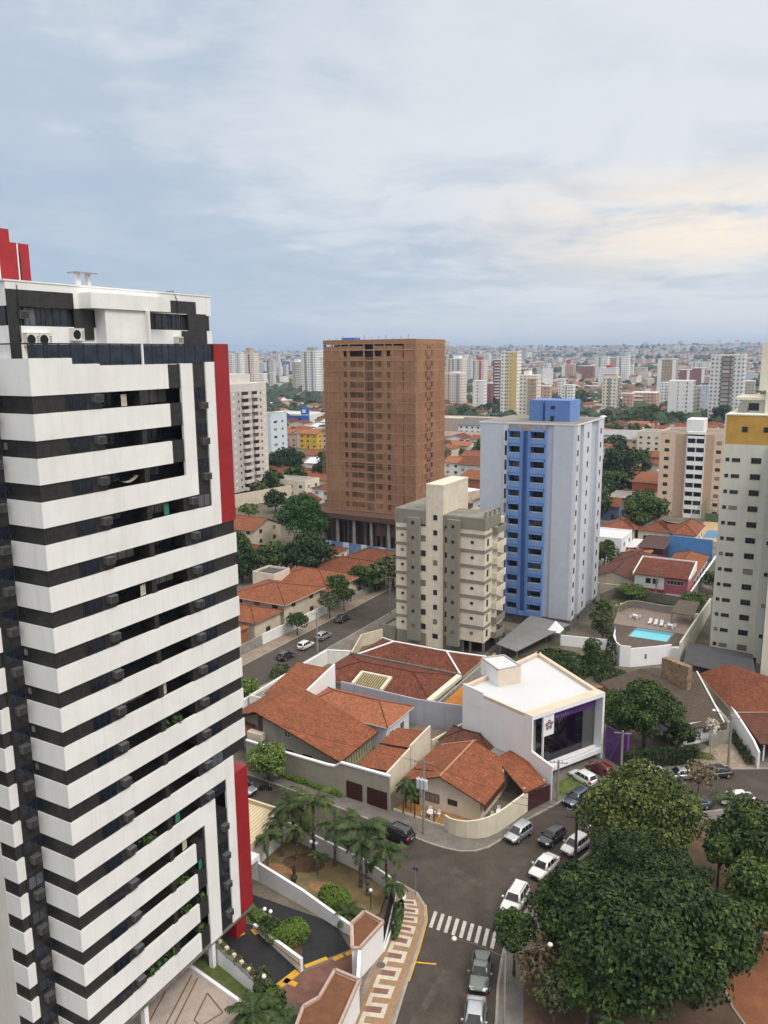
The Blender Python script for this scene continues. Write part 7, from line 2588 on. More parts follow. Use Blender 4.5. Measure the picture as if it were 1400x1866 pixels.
def far_box(x, y, w, d, h, r, gable_=True):
    g0 = terrain(x, y) - .3
    a = r.choice((0, 0, .3, -.25, .8))
    ca, sa = math.cos(a), math.sin(a)
    P_ = lambda u, v: (x + u * ca - v * sa, y + u * sa + v * ca)
    wl = r.choices((2, 3, 5), (5, 4, 1))[0]
    rf_ = r.choices((0, 1, 4, 5, 2), (24, 22, 20, 20, 14))[0]
    c4 = [P_(-w / 2, -d / 2), P_(w / 2, -d / 2), P_(w / 2, d / 2), P_(-w / 2, d / 2)]
    zt = g0 + h
    for i in range(4):
        j = (i + 1) % 4
        b.poly([(*c4[i], g0), (*c4[j], g0), (*c4[j], zt), (*c4[i], zt)], wl)
    if gable_ and rf_ in (0, 1):
        zr_ = zt + min(w, d) * .22
        m0, m1 = P_(-w / 2, 0), P_(w / 2, 0)
        b.poly([(*c4[0], zt), (*c4[1], zt), (*m1, zr_), (*m0, zr_)], rf_)
        b.poly([(*c4[2], zt), (*c4[3], zt), (*m0, zr_), (*m1, zr_)], rf_)
        b.poly([(*c4[1], zt), (*c4[2], zt), (*m1, zr_)], wl); b.poly([(*c4[3], zt), (*c4[0], zt), (*m0, zr_)], wl)
    else:
        b.poly([(*p, zt) for p in c4], rf_)


for d, x, y in REST:
    if rr.random() < .82:
        far_box(x, y, rr.uniform(8, 13), rr.uniform(9, 14), rr.choice((3.5, 3.8, 6.2)), rr)
for x, y in UNSEEN:
    if rr.random() < .8:
        far_box(x, y, rr.uniform(8, 12), rr.uniform(9, 13), rr.choice((3.5, 3.8, 6.2)), rr)
cnt = 0
ra = random.Random(5)
while cnt < 6000:
    az = ra.uniform(-.50, .50)
    # even spread over the picture rather than over the ground
    dep = ra.uniform(.0, 1.0)
    r = 1000 * (8.0 ** dep)
    x, y = CAM.x + r * math.sin(az - HEAD), CAM.y + r * math.cos(az - HEAD)
    cnt += 1
    if not clear(x, y, 4):
        continue
    if math.sin(x * .006 + 1.7) * math.sin(y * .005 + .4) > .55:
        continue
    s = 1 + r / 4200
    hh2 = ra.choice((3.5, 4, 6, 6.5)) * (1 + r / 14000)
    if ra.random() < .035:
        hh2 *= ra.uniform(2.2, 4.5)
    far_box(x, y, ra.uniform(8, 15) * s, ra.uniform(8, 15) * s, hh2, ra)
struct('far_town', b, far_cols, kind='stuff')
b = MB()
cnt = 0
while cnt < 3600:
    az = ra.uniform(-.50, .50)
    r = 620 * (12.5 ** ra.random())
    x, y = CAM.x + r * math.sin(az - HEAD), CAM.y + r * math.cos(az - HEAD)
    cnt += 1
    if not clear(x, y, -2):
        continue
    s = ra.uniform(4, 7.5) * (1 + r / 9000) * (1.5 if math.sin(x * .006 + 1.7) * math.sin(y * .005 + .4) > .45 else 1)
    g0 = terrain(x, y)
    k = 7 if r < 1800 else 5
    rings = []
    for (f, q) in ((.12, .55), (.38, 1.0), (.72, .82), (1.0, .25)):
        rings.append([Vector((x + s * q * ra.uniform(.7, 1.2) * math.cos(6.283 * i / k), y + s * q * ra.uniform(.7, 1.2) * math.sin(6.283 * i / k), g0 + s * f * 1.25 * ra.uniform(.85, 1.15))) for i in range(k)])
    b.loft(rings, 0)
far_leaf = leaf_mat('far tree leaves', ((.018, .034, .016), (.032, .054, .022), (.06, .075, .03)))
struct('far_trees', b, [far_leaf], kind='stuff')

# ------------------------------------------------------------------ trees
def lobes_at(*ls):
    return list(ls)


def near_tree(label, x, y, h, R, lm, n, leaf, seed, flat=.72, trunk_r=.28, k=10, name='tree', group=None, lean=(0, 0)):
    zc = h - R * flat * .95
    t = tree_proto(name, label, lm, ball_lobes(seed, R, zc, flat, k), n, leaf, max(1.2, zc - R * flat * .45), trunk_r, seed, 6, group=group, lean=lean)
    t.location = (x, y, .1)
    return t


PK_ = 'trees in the park'
near_tree('broad round mango tree with olive green new leaves at the park edge', 30.3, 46.4, 11.0, 6.1, leaf_mango, 26000, 0.34, 21, 0.8, 0.34, 13, group=PK_)
near_tree('tall dark green tree in the middle of the dense park group', 32.7, 34.2, 10.6, 5.0, leaf_dark, 48450, .22, 22, 0.80, 0.32, 11, group=PK_)
near_tree('dark green tree reaching over the parked white car by the zebra crossing', 29.2, 29.1, 9.4, 4.3, leaf_dark, 14000, 0.34, 23, 0.8, 0.26, 10, group=PK_)
near_tree('wide dark green tree nearest the camera in the park', 34.9, 27.1, 11.0, 6.0, leaf_dark, 26000, 0.36, 24, 0.75, 0.34, 12, group=PK_)
near_tree('dark green tree at the right end of the dense park group', 38.9, 30.0, 9.6, 4.3, leaf_dark, 16000, 0.36, 25, 0.75, 0.28, 10, group=PK_)
near_tree('deep green tree between the mango and the dense park group', 35.7, 35.9, 9.2, 3.3, leaf_dark, 28050, .22, 26, 0.85, 0.28, 9, group=PK_)
near_tree('low dark tree at the lower left of the dense park group', 31.7, 24.1, 7.2, 3.3, leaf_dark, 8000, 0.34, 126, 0.8, 0.2, 8, group=PK_)
near_tree('small drooping dark tree hanging over the parked grey pickup', 24.0, 26.2, 6.2, 1.9, leaf_dark, 2600, 0.3, 27, 1.0, 0.14, 6, group=PK_)
near_tree('thin tree with reddish dry twigs below the drooping dark tree', 27.0, 24.3, 5.2, 2.1, leaf_dry, 1500, 0.3, 28, 0.9, 0.1, 6, group=PK_)
near_tree('small half dry tree beside the pavement at the bottom of the park', 28.9, 22.2, 5.0, 1.7, leaf_olive, 1100, 0.3, 29, 1.0, 0.1, 5, group=PK_)
near_tree('leafy mango tree cut by the right edge of the view', 42.0, 46.5, 10.4, 4.4, leaf_mango, 13000, 0.34, 30, 0.85, 0.3, 10, group=PK_)
near_tree('dark tree below the leafy mango at the right edge', 42.9, 39.9, 8.8, 3.4, leaf_mid, 8000, 0.34, 31, 0.85, 0.26, 9, group=PK_)
near_tree('slim tree on a thin dark trunk between the two mango trees', 38.7, 42.7, 8.6, 1.5, leaf_dark, 3000, 0.34, 32, 0.9, 0.13, 7, group=PK_)
near_tree('thinly leaved street tree at the park edge by the dark parked sedan', 34.2, 61.2, 6.8, 2.3, leaf_dry, 600, .30, 33, .8, .10, 6, group=PK_)
near_tree('big leafy tree between the white clinic and the brown shingle roof', 25.0, 75.4, 9.2, 4.6, leaf_mid, 13000, .32, 34, .78, .3, 11)
near_tree('dense dark bush tree filling the corner behind the purple fence', 22.0, 76.4, 7.0, 3.9, leaf_mid, 8500, .32, 35, .8, .2, 8)
near_tree('dark shrubby tree between the tall hedge and the white brown-roofed house', 29.6, 76.2, 4.4, 2.1, leaf_dark, 1800, .36, 36, .8, .14, 7)
near_tree('round light green street tree on the pavement by the grey garage wall', -16.4, 43.4, 5.0, 2.7, leaf_light, 4600, .30, 37, .85, .14, 9)
near_tree('light green street tree on the back street behind the tower edge', -33.4, 60.2, 4.6, 2.3, leaf_light, 2600, .32, 38, .8, .12, 8)
near_tree('olive green clipped bush tree on the back street', -34.4, 70.6, 3.0, 2.1, leaf_olive, 1900, .30, 39, .62, .12, 7)
near_tree('small flat topped street tree beside the parked white car on the back street', -45.6, 91.4, 4.3, 2.4, leaf_mid, 1900, .34, 40, .5, .11, 7)
near_tree('young green street tree on the back street, the nearer of two', -45.6, 103.2, 5.2, 2.2, leaf_olive, 1500, .36, 41, .7, .1, 7)
near_tree('young green street tree on the back street, the farther of two', -45.4, 108.6, 5.2, 2.2, leaf_mid, 1500, .36, 42, .7, .1, 7)
near_tree('huge round bright green tree beside the construction site', -86.5, 152.5, 14.2, 7.2, leaf_bright, 11000, .5, 43, .80, .4, 12)
near_tree('dark rounded tree behind the orange roofs of the back street', -68.0, 128.0, 10.0, 6.0, leaf_dark, 4200, .7, 44, .75, .3, 10)
near_tree('dark spreading tree left of the orange roofs', -80.5, 117.5, 8.6, 5.6, leaf_dark, 3400, .7, 45, .7, .3, 10)
near_tree('dark tree beside the red gabled roof below the big round tree', -76.0, 124.6, 8.0, 5.0, leaf_dark, 3000, .7, 46, .7, .3, 9)
near_tree('dark tree at the tower edge behind the orange roofs', -92.0, 128.0, 8.5, 5.2, leaf_dark, 3000, .7, 47, .7, .3, 9)
near_tree('bushy garden tree by the rail wall of the back street', -49.6, 112, 6.2, 3.2, leaf_mid, 2200, .5, 48, .75, .2, 8)
near_tree('bushy garden tree next to the red roof at the end of the back street', -49.4, 122, 6.0, 3.2, leaf_mid, 2200, .5, 49, .75, .2, 8)
near_tree('leafy tree in front of the peach apartment block', -4.6, 216, 12.5, 7.0, leaf_mid, 4800, .75, 50, .8, .35, 11)
near_tree('dark tree behind the right side of the blue tower', -22.5, 226, 12.0, 5.6, leaf_dark, 3600, .8, 51, .9, .35, 9)
near_tree('broad round tree behind the street trees right of the blue tower', -32, 300, 14.5, 8.5, leaf_dark, 4200, .9, 52, .7, .4, 10)
near_tree('garden tree beside the modern white house', -5.0, 170.5, 7.0, 3.6, leaf_mid, 2200, .5, 53, .8, .2, 8)
near_tree('dark garden bush below the modern white house', -8.0, 168, 6.0, 3.2, leaf_dark, 1800, .5, 54, .8, .2, 8)
near_tree('climbing tree by the corner of the pool garden', 9.4, 113.2, 7.4, 2.0, leaf_olive, 2600, .34, 55, 1.5, .14, 8)
near_tree('second climbing tree beside the pool garden steps', 7.2, 120.4, 6.4, 2.2, leaf_mid, 2200, .36, 56, 1.2, .14, 8)
near_tree('flat clipped hedge tree in front of the pink shop house, left', 7.6, 145.6, 3.1, 3.1, leaf_light, 2600, .32, 57, .30, .14, 8)
near_tree('flat clipped hedge tree in front of the pink shop house, right', 20.8, 146.0, 3.0, 3.0, leaf_light, 2400, .32, 58, .28, .14, 8)
near_tree('round tree left of the long red roof behind the grey apartment block', -172, 262, 13, 8.5, leaf_dark, 3600, .9, 59, .7, .4, 10)
near_tree('dark round tree at the left side of the construction tower', -143.5, 254, 14, 7.0, leaf_dark, 3200, .9, 60, .85, .4, 9)
near_tree('small dark tree before the long pale wall', -128, 195, 7.5, 4.2, leaf_dark, 1800, .7, 61, .8, .25, 8)
near_tree('olive scrub tree between the pale wall and the big round tree', -116, 194, 7.0, 5.0, leaf_olive, 2000, .7, 62, .6, .25, 8)
near_tree('bright small tree in the yard below the pale wall', -128, 180, 5.2, 3.4, leaf_light, 1300, .6, 63, .6, .2, 7)
near_tree('dark planting along the shady wall of the vacant lot', 23.4, 160, 5.0, 3.0, leaf_dark, 1500, .5, 64, .7, .2, 7)
t = thing('hedge_column', 'tall narrow clipped hedge column at the back of the clinic', 'hedge', (11.2, 99.0, .1))
b = MB(); leaves(b, [(0, 0, .7 + i * .8, 1.2, 1.2, .8) for i in range(7)], 3600, .30, random.Random(71), inner=.8); b.build('foliage', [leaf_mid], t, local=True)
shrub('dark cactus like plant against the white pool house', 13.1, 104.3, .1, .9, .9, 3.4, leaf_dark, 1200, .26, 72)
shrub('dense dark shrubbery behind the white clinic roof', 6.4, 97.6, .1, 4.6, 2.6, 2.3, leaf_dark, 4200, .32, 73)
shrub('low mixed shrubs at the foot of the clipped hedge column', 11.6, 102.4, .1, 2.4, 1.8, 1.4, leaf_mid, 1800, .3, 80)
shrub('ivy covered corner bush beside the brown shingle roof', 15.8, 96.4, .1, 2.6, 1.6, 1.5, leaf_dark, 1700, .3, 81)
shrub('bushes at the far end of the pool lawn', 14, 142.0, .1, 5.0, .8, .9, leaf_mid, 1300, .3, 74)
shrub('dark green garden strip beside the brown shingle roof', 30.2, 90.6, .3, 1.2, 2.4, 1.4, leaf_mid, 1200, .3, 75, rot=.45)
shrub('trailing plants on the stone driveway before the white brown-roofed house', 32.2, 76.6, .1, 1.6, .6, .5, leaf_light, 500, .22, 76)
shrub('bushes by the curb of the black fence', 11.5, 27.6, .1, .4, 2.6, .6, leaf_mid, 800, .24, 77, rot=.36)
shrub('leafy bush cluster at the bottom edge beside the larger gatehouse', 7.2, 11.8, .1, 1.5, 1.3, 1.2, leaf_mid, 1400, .3, 78)
shrub('spiky rust tipped plants by the corner of the lawn wall', 6.0, 13.2, .1, .9, .7, 1.6, leaf_olive, 600, .3, 79)
# palms
PG = 'palms of the tower garden'
PP = palm_proto('palm', 3.6, .13, 3, 15, 2.3, .50, 1.15, group=PG)
PP2 = palm_proto('palm', 4.6, .14, 8, 17, 2.8, .58, 1.15, group=PG)
spots = [('small palm by the white side wall of the tower garden', -4.5, 27.6, .95, .3, PP), ('palm behind the bronze statue in the tower garden', -4.4, 30.2, 1.0, 1.7, PP), ('palm nearest the carport in the tower garden', -4.6, 32.7, 1.25, 2.9, PP),
         ('tall palm at the street wall of the tower garden', -2.0, 32.7, 1.22, 4.1, PP2), ('palm leaning at the street wall right of the tall one', 1.6, 31.5, 1.0, 5.0, PP2), ('thin palm beside the twin globe lamp', -2.6, 30.3, .95, 5.8, PP),
         ('tall bushy palm beside the black fence, left', 5.9, 29.8, 1.30, .8, PP2), ('tall bushy palm beside the black fence, middle', 7.2, 29.0, 1.22, 2.2, PP2), ('palm over the patterned pavement corner', 9.0, 29.8, 1.05, 3.3, PP2),
         ('low palm outside the black fence above the patterned pavement', 10.6, 28.3, .72, 4.4, PP), ('short thick palm with a dark trunk on the tan garden', .9, 29.2, .6, 5.2, PP)]
first = {PP.name: True, PP2.name: True}
for lab, x, y, s, a, pr in spots:
    if first[pr.name]:
        pr.location = (x, y, .5); pr.rotation_euler = (0, 0, a); pr.scale = (s, s, s); pr['label'] = lab; first[pr.name] = False
    else:
        dup(pr, (x, y, .5), a, s, lab, PG)
CY = palm_proto('low bushy cycad palm beside the gatehouse', .7, .22, 12, 26, 2.0, .42, 1.0, 0, 'cycad_palm', shaft=False)
CY.location = (7.4, 24.9, .6)
dup(CY, (7.8, 9.6, 1.6), 1.1, 1.35, 'feathery palm crown at the bottom edge of the view by the lobby lawn')
dup(CY, (10.7, 10.3, 1.4), 2.1, 1.0, 'feathery palm crown at the bottom edge left of the larger gatehouse')
dup(CY, (1.4, 19.7, .8), 3.1, .55, 'dark spiky palm on the ramp island')
YP = palm_proto('bushy palm in the ochre front yard beside the utility pole', 2.9, .12, 15, 18, 1.9, .50, 1.2)
YP.location = (2.6, 46.1, .15)
dup(YP, (3.6, 45.6, .15), 1.9, .75, 'smaller palm in the ochre front yard of the cream corner house')
QP = palm_proto('tall park palm standing before the white parked car at the right', 7.2, .17, 19, 15, 3.0, .6, 1.25)
QP.location = (38.7, 53.0, .1)
dup(QP, (31.4, 23.2, .1), 1.2, .62, 'drooping dark palm at the bottom edge of the park')
dup(QP, (33.6, 21.0, .1), 2.2, .5, 'low drooping palm right of the other one at the bottom edge of the park')
dup(CY, (3.0, 96.2, .4), .4, 2.0, 'large fan of palm leaves behind the white clinic roof')
dup(CY, (5.6, 99.6, .4), 1.4, 1.7, 'second fan of palm leaves behind the white clinic roof')
dup(CY, (-.6, 94.0, .4), 2.4, 1.4, 'fan of palm leaves near the grey parking roof')

# trees of the middle distance: a few kinds, each copied
TP = []
for i, (lm, R, h, flat, nl) in enumerate(((leaf_dark, 5.0, 8.5, .75, 900), (leaf_mid, 4.4, 7.5, .8, 800), (leaf_mid, 6.2, 10.0, .65, 1100), (leaf_olive, 3.6, 6.5, .8, 600), (leaf_dark, 6.8, 12.5, .9, 1200))):
    kind = ('dark round', 'green round', 'broad spreading', 'small olive', 'tall dark')[i]
    zc = h - R * flat * .95
    p = tree_proto('city_tree', kind + ' tree among the far houses', lm, ball_lobes(90 + i, R, zc, flat, 8), nl, R * .26, max(1.2, zc - R * flat * .5), .25, 90 + i, 3, group='city trees')
    TP.append((p, kind))
rt_ = random.Random(31)
placed = 0
used = [False] * 5


def put_tree(x, y, i, s, where):
    p, kind = TP[i]
    lab = '%s tree %s' % (kind, where)
    if not used[i]:
        used[i] = True
        p.location = (x, y, 0); p.scale = (s, s, s); p['label'] = lab; p['group'] = 'city trees ' + where
    else:
        dup(p, (x, y, 0), rt_.uniform(0, 6.28), s, lab, 'city trees ' + where)


# belts of trees seen between the buildings (photo position, spread, kind)
belts = [(500, 752, 26, 9, 7, (0, 4, 1), 'in the belt above the supermarket hall'), (560, 745, 26, 8, 6, (0, 1), 'in the belt above the supermarket hall'), (460, 715, 16, 8, 4, (4, 0), 'around the cream tower right of the red edge'),
         (830, 765, 34, 10, 12, (0, 1, 2), 'on the green slope left of the blue tower'), (885, 752, 16, 10, 8, (4, 4, 0), 'in the dark clump beside the yellow tower'), (845, 832, 42, 10, 12, (0, 1, 3), 'in the row behind the low houses left of the blue tower'),
         (1140, 782, 40, 16, 16, (2, 0, 1), 'in the green belt right of the blue tank block'), (1190, 768, 44, 14, 18, (2, 1, 0), 'in the green belt below the salmon blocks'), (1250, 776, 26, 6, 6, (2, 1), 'in the green belt below the broad white tower'),
         (1055, 745, 22, 12, 8, (2, 0), 'just right of the blue tank block'), (1075, 705, 22, 9, 8, (0, 1), 'below the far brown brick block'), (1150, 705, 20, 6, 6, (0, 2), 'right of the matching white towers'), (1120, 835, 24, 8, 7, (0, 3), 'in front of the school block'),
         (1160, 862, 16, 14, 6, (0, 3), 'along the street left of the peach block'), (1120, 905, 16, 10, 4, (0, 1), 'behind the right side of the blue tower'), (510, 900, 40, 14, 6, (0, 3), 'between the houses left of the construction tower'), (1310, 775, 12, 6, 3, (0, 4), 'behind the peach block'),
         (700, 1062, 20, 16, 4, (1, 3), 'along the back street gardens'), (1200, 900, 30, 30, 3, (1, 3), 'among the houses in front of the peach block')]
for px, py, sx, sy, n, kinds, where in belts:
    for _ in range(n):
        x, y = at(px + rt_.uniform(-sx, sx), py + rt_.uniform(-sy, sy))
        put_tree(x, y, rt_.choice(kinds), rt_.uniform(.75, 1.25), where)
for d, x, y in REST[:150]:
    if rt_.random() < .55:
        xx, yy = x + rt_.uniform(6, 8), y + rt_.uniform(6, 8)
        put_tree(xx, yy, rt_.choice((0, 1, 1, 3)), rt_.uniform(.55, 1.0), 'among the far houses')
for d, x, y in HOUSES:
    if rt_.random() < .35:
        put_tree(x + rt_.uniform(6.5, 8), y + rt_.uniform(-8, 8), rt_.choice((0, 1, 3)), rt_.uniform(.5, .9), 'in a garden of the middle distance')

# ------------------------------------------------------------------ cars
car_protos = {}


def car(kind, paint, label, x, y, dx, dy):
    key = (kind, paint.name)
    a = math.atan2(dy, dx)
    if key not in car_protos:
        o = make_car(kind, paint, label)
        o.location = (x, y, .012); o.rotation_euler = (0, 0, a)
        car_protos[key] = o
    else:
        o = dup(car_protos[key], (x, y, .012), a, None, label)
    return o


car('hatchback', car_silver, 'silver hatchback driving past the curved cream garden wall', 16.9, 46.9, -.27, -.96)
car('hatchback', car_grey, 'dark grey hatchback in the middle of the bend behind the utility pole', 20.5, 48.0, -.27, -.96)
car('hatchback', car_white, 'white hatchback parked at the park edge beside the dark utility pole', 23.3, 47.6, -.30, -.95)
car('sedan', car_white, 'white sedan with a black rear window parked at the park edge', 21.5, 42.2, -.18, -.98)
car('suv', car_white, 'white car half hidden under the dark park tree near the zebra crossing', 20.7, 35.4, .0, -1.0)
car('pickup', car_gold, 'grey green pickup parked just past the zebra crossing', 21.4, 24.7, .30, -.95)
car('sedan', car_silver, 'silver white sedan at the bottom edge behind the grey green pickup', 23.0, 19.6, .32, -.95)
car('suv', car_black, 'black SUV parked at the curb by the utility pole', 4.5, 40.0, -.99, .12)
car('hatchback', car_blue, 'slate blue hatchback leaving the clinic corner beside the little lawn', 20.6, 57.4, -.3, -.95)
car('hatchback', car_white, 'white hatchback parked nose in before the clinic window', 19.9, 62.8, -.885, .465)
car('hatchback', car_red, 'dark red hatchback parked nose in before the clinic window', 21.4, 66.0, -.885, .465)
car('hatchback', car_white, 'white car parked before the tall dark hedge above the mango tree', 27.4, 67.5, -.83, -.55)
car('sedan', car_silver, 'silver sedan parked by the stone driveway of the white brown-roofed house', 31.0, 69.6, -.83, -.55)
car('sedan', car_grey, 'dull grey sedan parked behind the silver one by the stone driveway', 34.8, 72.2, -.83, -.55)
car('sedan', car_blue, 'dark blue grey sedan parked across the street at the park side', 33.4, 62.9, -.80, -.60)
car('sedan', car_white, 'white sedan parked behind the tall park palm', 38.0, 66.6, -.82, -.57)
car('hatchback', car_white, 'white car peeking out from under the mango tree', 24.9, 53.0, -.3, -.95)
car('hatchback', car_silver, 'silver car at the edge of the tower beside the round street tree', -17.6, 39.6, 1.0, -.08)
car('hatchback', car_grey, 'dark grey hatchback on the back street, nearest of three parked cars', -40.4, 80.4, .02, 1.0)
car('hatchback', car_white, 'white hatchback on the back street between two darker cars', -40.3, 86.6, .02, 1.0)
car('hatchback', car_silver, 'silver hatchback on the back street, farthest of three parked cars', -40.2, 92.6, .02, 1.0)
car('sedan', car_grey, 'dark sedan under the young street trees of the back street', -42.6, 103.6, .02, 1.0)
t = thing('motorbike', 'dark motorbike parked under the round light green street tree', 'motorbike', (-15.2, 41.2, 0), .5)
for x in (-.6, .6):
    m_ = MB(); m_.tube((x, -.05, .3), (x, .05, .3), .30, .30, 14); m_.build('wheel', [rubber], t, local=True)
m_ = MB(); m_.loft([[Vector((x, y * w, z)) for y, z in ((-1, zb), (1, zb), (1, zt), (-1, zt))] for x, w, zb, zt in ((-.75, .06, .55, .75), (-.3, .12, .35, .82), (.15, .14, .35, .95), (.5, .07, .5, .95))]); m_.build('body', [trim_black], t, local=True)
m_ = MB(); m_.tube((.55, -.35, 1.05), (.55, .35, 1.05), .03, .03, 6); m_.tube((.6, 0, .3), (.5, 0, 1.05), .04, .04, 6); m_.build('handlebar', [steel], t, local=True)

# ------------------------------------------------------------------ a person walking by the hedge
def skin_obj(name, chains, m, parent):
    vs, es, rs = [], [], []
    idx = {}
    for ch in chains:
        prev = None
        for (x, y, z, r) in ch:
            k = (x, y, z)
            if k not in idx:
                idx[k] = len(vs); vs.append(k); rs.append(r)
            if prev is not None and prev != idx[k]:
                es.append((prev, idx[k]))
            prev = idx[k]
    me = bpy.data.meshes.new(name)
    me.from_pydata(vs, es, [])
    me.materials.append(m)
    o = bpy.data.objects.new(name, me)
    COL.objects.link(o)
    o.modifiers.new('skin', 'SKIN')
    for i_, (sv, r) in enumerate(zip(me.skin_vertices[0].data, rs)):
        sv.radius = (r, r)
        sv.use_root = i_ == 0
    sm = o.modifiers.new('smooth', 'SUBSURF')
    sm.levels = sm.render_levels = 1
    o.parent = parent
    return o


t = thing('person', 'person in dark clothes walking along the hedge by the grey garage wall', 'person', (-14.95, 44.17, .14), .2)
skin_m = mat('skin', (.30, .17, .11), .6, .05, 8)
cloth_m = mat('navy cloth', (.016, .017, .024), .9, .2, 8)
arms = []
for sd, sw in ((1, .16), (-1, -.14)):
    arms.append([(0, 0, 1.36, .11), (0, .19 * sd, 1.40, .062), (-.02 + sw * .3, .24 * sd, 1.12, .045), (sw, .25 * sd, .90, .034), (sw * 1.15, .25 * sd, .84, .036)])
fing = []
for sd, sw in ((1, .16), (-1, -.14)):
    for q, l in ((-.030, .075), (-.010, .088), (.012, .082), (.032, .066)):
        fing.append([(sw * 1.15, .25 * sd, .84, .036), (sw * 1.15 + q, .252 * sd, .80, .011), (sw * 1.15 + q * 1.1 + .012, .248 * sd, .80 - l, .008)])
    fing.append([(sw * 1.15, .25 * sd, .84, .036), (sw * 1.15 + .045, .235 * sd, .80, .011), (sw * 1.15 + .055, .225 * sd, .765, .009)])
legs = []
for sd, st in ((1, .20), (-1, -.20)):
    legs.append([(0, 0, .93, .135), (.0, .095 * sd, .88, .095), (st * .55 + .05, .10 * sd, .50, .062), (st, .10 * sd, .09, .042), (st + .15, .105 * sd, .04, .036)])
spine = [(0, 0, .93, .135), (0, 0, 1.12, .13), (0, 0, 1.36, .11), (.01, 0, 1.47, .055), (.03, 0, 1.56, .082), (.03, 0, 1.65, .086), (.025, 0, 1.70, .06)]
nose = [(.03, 0, 1.56, .082), (.125, 0, 1.585, .012)]
skin_obj('body', [spine, nose] + arms + fing + legs, skin_m, t)
fat = lambda ch, a_: [(x, y, z, r + a_) for x, y, z, r in ch]
skin_obj('shirt', [fat(spine[:3], .018)] + [fat(a_[:3], .016) for a_ in arms], cloth_m, t)
skin_obj('trousers', [fat(l_[:4], .016) for l_ in legs], mat('dark jeans', (.022, .026, .040), .9, .2, 8), t)
b = MB()
b.loft([[Vector((.012 + .098 * r_ * math.cos(k * .785) - .01, .092 * r_ * math.sin(k * .785), z)) for k in range(8)] for z, r_ in ((1.60, .9), (1.66, 1.06), (1.71, .95), (1.75, .55), (1.765, .1))])
b.build('hair', [mat('dark hair', (.012, .010, .009), .7, .2, 8)], t, smooth=True, local=True)

# ------------------------------------------------------------------ poles, lamps, wires
pole_m = mat('pole concrete', (.26, .245, .225), .9, .12, 1.5, streak=.2)


def utility_pole(label, x, y, h, trafo=False, arms=1, lamp=None, m=pole_m, a=.3):
    t = thing('utility_pole', label, 'utility pole', (x, y, 0))
    b = MB(); b.tube((x, y, 0), (x, y, h), .19, .12, 8); b.build('shaft', [m], t)
    for k in range(arms):
        z = h - .35 - k * .9
        b = MB()
        ca, sa = math.cos(a), math.sin(a)
        b.tube((x - 1.1 * ca, y - 1.1 * sa, z), (x + 1.1 * ca, y + 1.1 * sa, z), .06, .06, 4)
        for q in (-1.0, -.5, .5, 1.0):
            b.tube((x + q * ca, y + q * sa, z), (x + q * ca, y + q * sa, z + .22), .05, .04, 6)
        b.build('crossarm', [dark_wood if k else pole_m], t)
    if trafo:
        for k in (-.45, .0, .45):
            b = MB(); b.tube((x + k, y - .45, h - 3.3), (x + k, y - .45, h - 2.2), .27, .27, 10); b.tube((x + k, y - .45, h - 2.2), (x + k, y - .45, h - 1.95), .05, .05, 6); b.build('transformer', [mat('pale transformer', (.50, .53, .55), .5, .08, 2)], t)
    if lamp:
        lx, ly, lz = lamp
        b = MB(); b.path([(x, y, lz - 1.2), (x + (lx - x) * .6, y + (ly - y) * .6, lz - .1), (lx, ly, lz)], [.05, .045, .04], 6); b.build('lamp_arm', [steel], t)
        b = MB(); b.loft([[Vector((lx + .3 * c * r_, ly + .3 * s_ * r_, lz - .16 + dz)) for c, s_ in [(math.cos(k * .785), math.sin(k * .785)) for k in range(8)]] for dz, r_ in ((0, .5), (.06, 1.0), (.16, .8), (.22, .3))]); b.build('lamp_head', [ac_white], t, smooth=True)
    return t


utility_pole('concrete utility pole with three transformers before the ochre front yard', 7.1, 42.0, 9.5, True, 2)
utility_pole('dark utility pole standing in the bend between the parked cars', 24.3, 44.2, height_at(1028, 1468, 24.3, 44.2), False, 2, m=mat('dark pole', (.07, .062, .055), .9, .15, 2))
utility_pole('slim utility pole in front of the purple fence', 23.9, 66.6, height_at(1122, 1330, 23.9, 66.6), False, 1)
utility_pole('pole with a lamp at the corner of the clinic lawn', 18.5, 56.4, 5.6, False, 1, (17.6, 56.8, 4.2))
utility_pole('pole with a white lamp head by the stone driveway', 36.0, 76.0, 7.2, False, 1, (33.6, 77.4, 7.0))
utility_pole('utility pole on the back street beside the three parked cars', -35.8, 84, 8.5, False, 1)
utility_pole('utility pole on the back street near the young trees', -35.8, 112, 8.5, False, 1)
utility_pole('pale post at the tower edge on the back street', -34.6, 56.8, 7.0, False, 1)
utility_pole('thin pole in front of the pink shop house', 12.6, 146.3, 8.0, False, 1)
t = thing('street_lamp', 'twin arm street lamp with two white heads at the bottom of the park pavement', 'street lamp', (25.3, 20.3, 0))
hl = 7.3
b = MB(); b.tube((25.3, 20.3, .1), (25.3, 20.3, hl), .13, .08, 8); b.build('post', [pole_m], t)
for px, py in ((828, 1710), (1003, 1721)):
    lx, ly = at(px, py, hl)
    b = MB(); b.path([(25.3, 20.3, hl - .5), (25.3 + (lx - 25.3) * .55, 20.3 + (ly - 20.3) * .55, hl - .02), (lx, ly, hl)], [.024, .02, .016], 6); b.build('lamp_arm', [mat('dull steel', (.12, .12, .12), .6, .1, 3)], t)
    b = MB(); b.loft([[Vector((lx + .24 * c * r_, ly + .24 * s_ * r_, hl - .12 + dz)) for c, s_ in [(math.cos(k * .785), math.sin(k * .785)) for k in range(8)]] for dz, r_ in ((0, .6), (.06, 1.0), (.18, .85), (.26, .3))]); b.build('lamp_head', [ac_white], t, smooth=True)
t = thing('street_sign', 'small blue street name sign on a post at the pavement corner', 'street sign', (11.2, 31.9, 0))
b = MB(); b.tube((11.2, 31.9, .1), (11.2, 31.9, 3.2), .04, .04, 6); b.build('post', [steel], t)
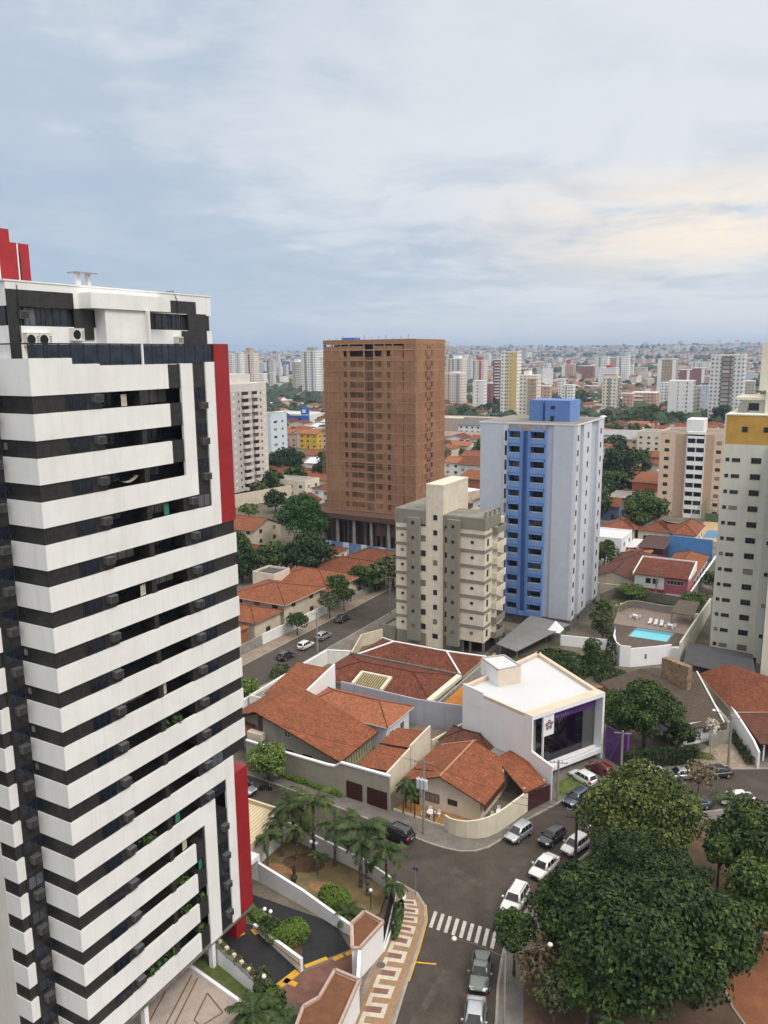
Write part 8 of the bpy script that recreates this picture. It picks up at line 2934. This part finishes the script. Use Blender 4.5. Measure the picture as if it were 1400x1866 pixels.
b = MB(); b.box(10.9, 11.5, 31.88, 31.92, 2.95, 3.3); b.build('plate', [mat('blue sign plate', (.03, .05, .22), .5, .05, 3)], t)
t = thing('dead_tree', 'bare pale tree trunk with wilted white leaves on the stone driveway', 'tree', (33.5, 78.0, 0))
b = MB(); b.path([(33.5, 78, 0), (33.45, 78.05, 2.4), (33.5, 78.2, 4.2)], [.14, .12, .06], 6); b.build('trunk', [mat('pale bark', (.40, .37, .32), .9, .15, 3)], t)
b = MB(); leaves(b, [(33.5, 78.1, 4.2, .8, .8, 1.0)], 90, .4, random.Random(3)); b.build('crown', [mat('wilted leaves', (.50, .46, .38), .9, .2, 2)], t)


def wire(label, p, q, sag=.6, r=.022):
    b = MB()
    pts = []
    for i in range(11):
        f = i / 10
        v = Vector(p).lerp(Vector(q), f)
        v.z -= sag * 4 * f * (1 - f)
        pts.append(v)
    b.path(pts, [r] * 11, 4)
    o = b.build('overhead_wire', [dark_metal])
    tag(o, label, 'wire', 'overhead wires between the poles')


P1 = (7.1, 42.0, 9.2)
P2 = (24.3, 44.2, height_at(1028, 1468, 24.3, 44.2) - .3)
P3 = (23.9, 66.6, height_at(1122, 1330, 23.9, 66.6) - .3)
wire('overhead wire between the transformer pole and the dark pole in the bend', P1, P2)
wire('overhead wire from the dark pole in the bend up to the purple fence pole', P2, P3)
wire('overhead wire from the transformer pole along the grey garage wall', P1, (-34.5, 46, 8.6), 1.0)
wire('service wire from the dark pole in the bend to the cream corner house', P2, (12.4, 48.2, 3.4), .5)
wire('overhead wire from the dark pole in the bend down to the twin arm street lamp', P2, (25.3, 20.3, 7.0), .7)
wire('overhead wire from the purple fence pole to the lamp pole by the stone driveway', P3, (36.0, 76.0, 6.9), .6)
wire('service wire from the purple fence pole to the clinic lawn pole', P3, (18.5, 56.4, 5.4), .4)

# ------------------------------------------------------------------ haze: the air itself
m = bpy.data.materials.new('air')
m.use_nodes = True
tt = m.node_tree
tt.nodes.clear()
v = N(tt, 'ShaderNodeVolumePrincipled')
v.inputs['Color'].default_value = (.56, .72, .98, 1)
v.inputs['Density'].default_value = HAZE
v.inputs['Anisotropy'].default_value = .2
o_ = N(tt, 'ShaderNodeOutputMaterial')
tt.links.new(v.outputs[0], o_.inputs['Volume'])
b = MB()
b.box(-9600, 5200, -500, 12400, -2.0, 190)
hz = struct('haze', b, [m], kind='stuff')
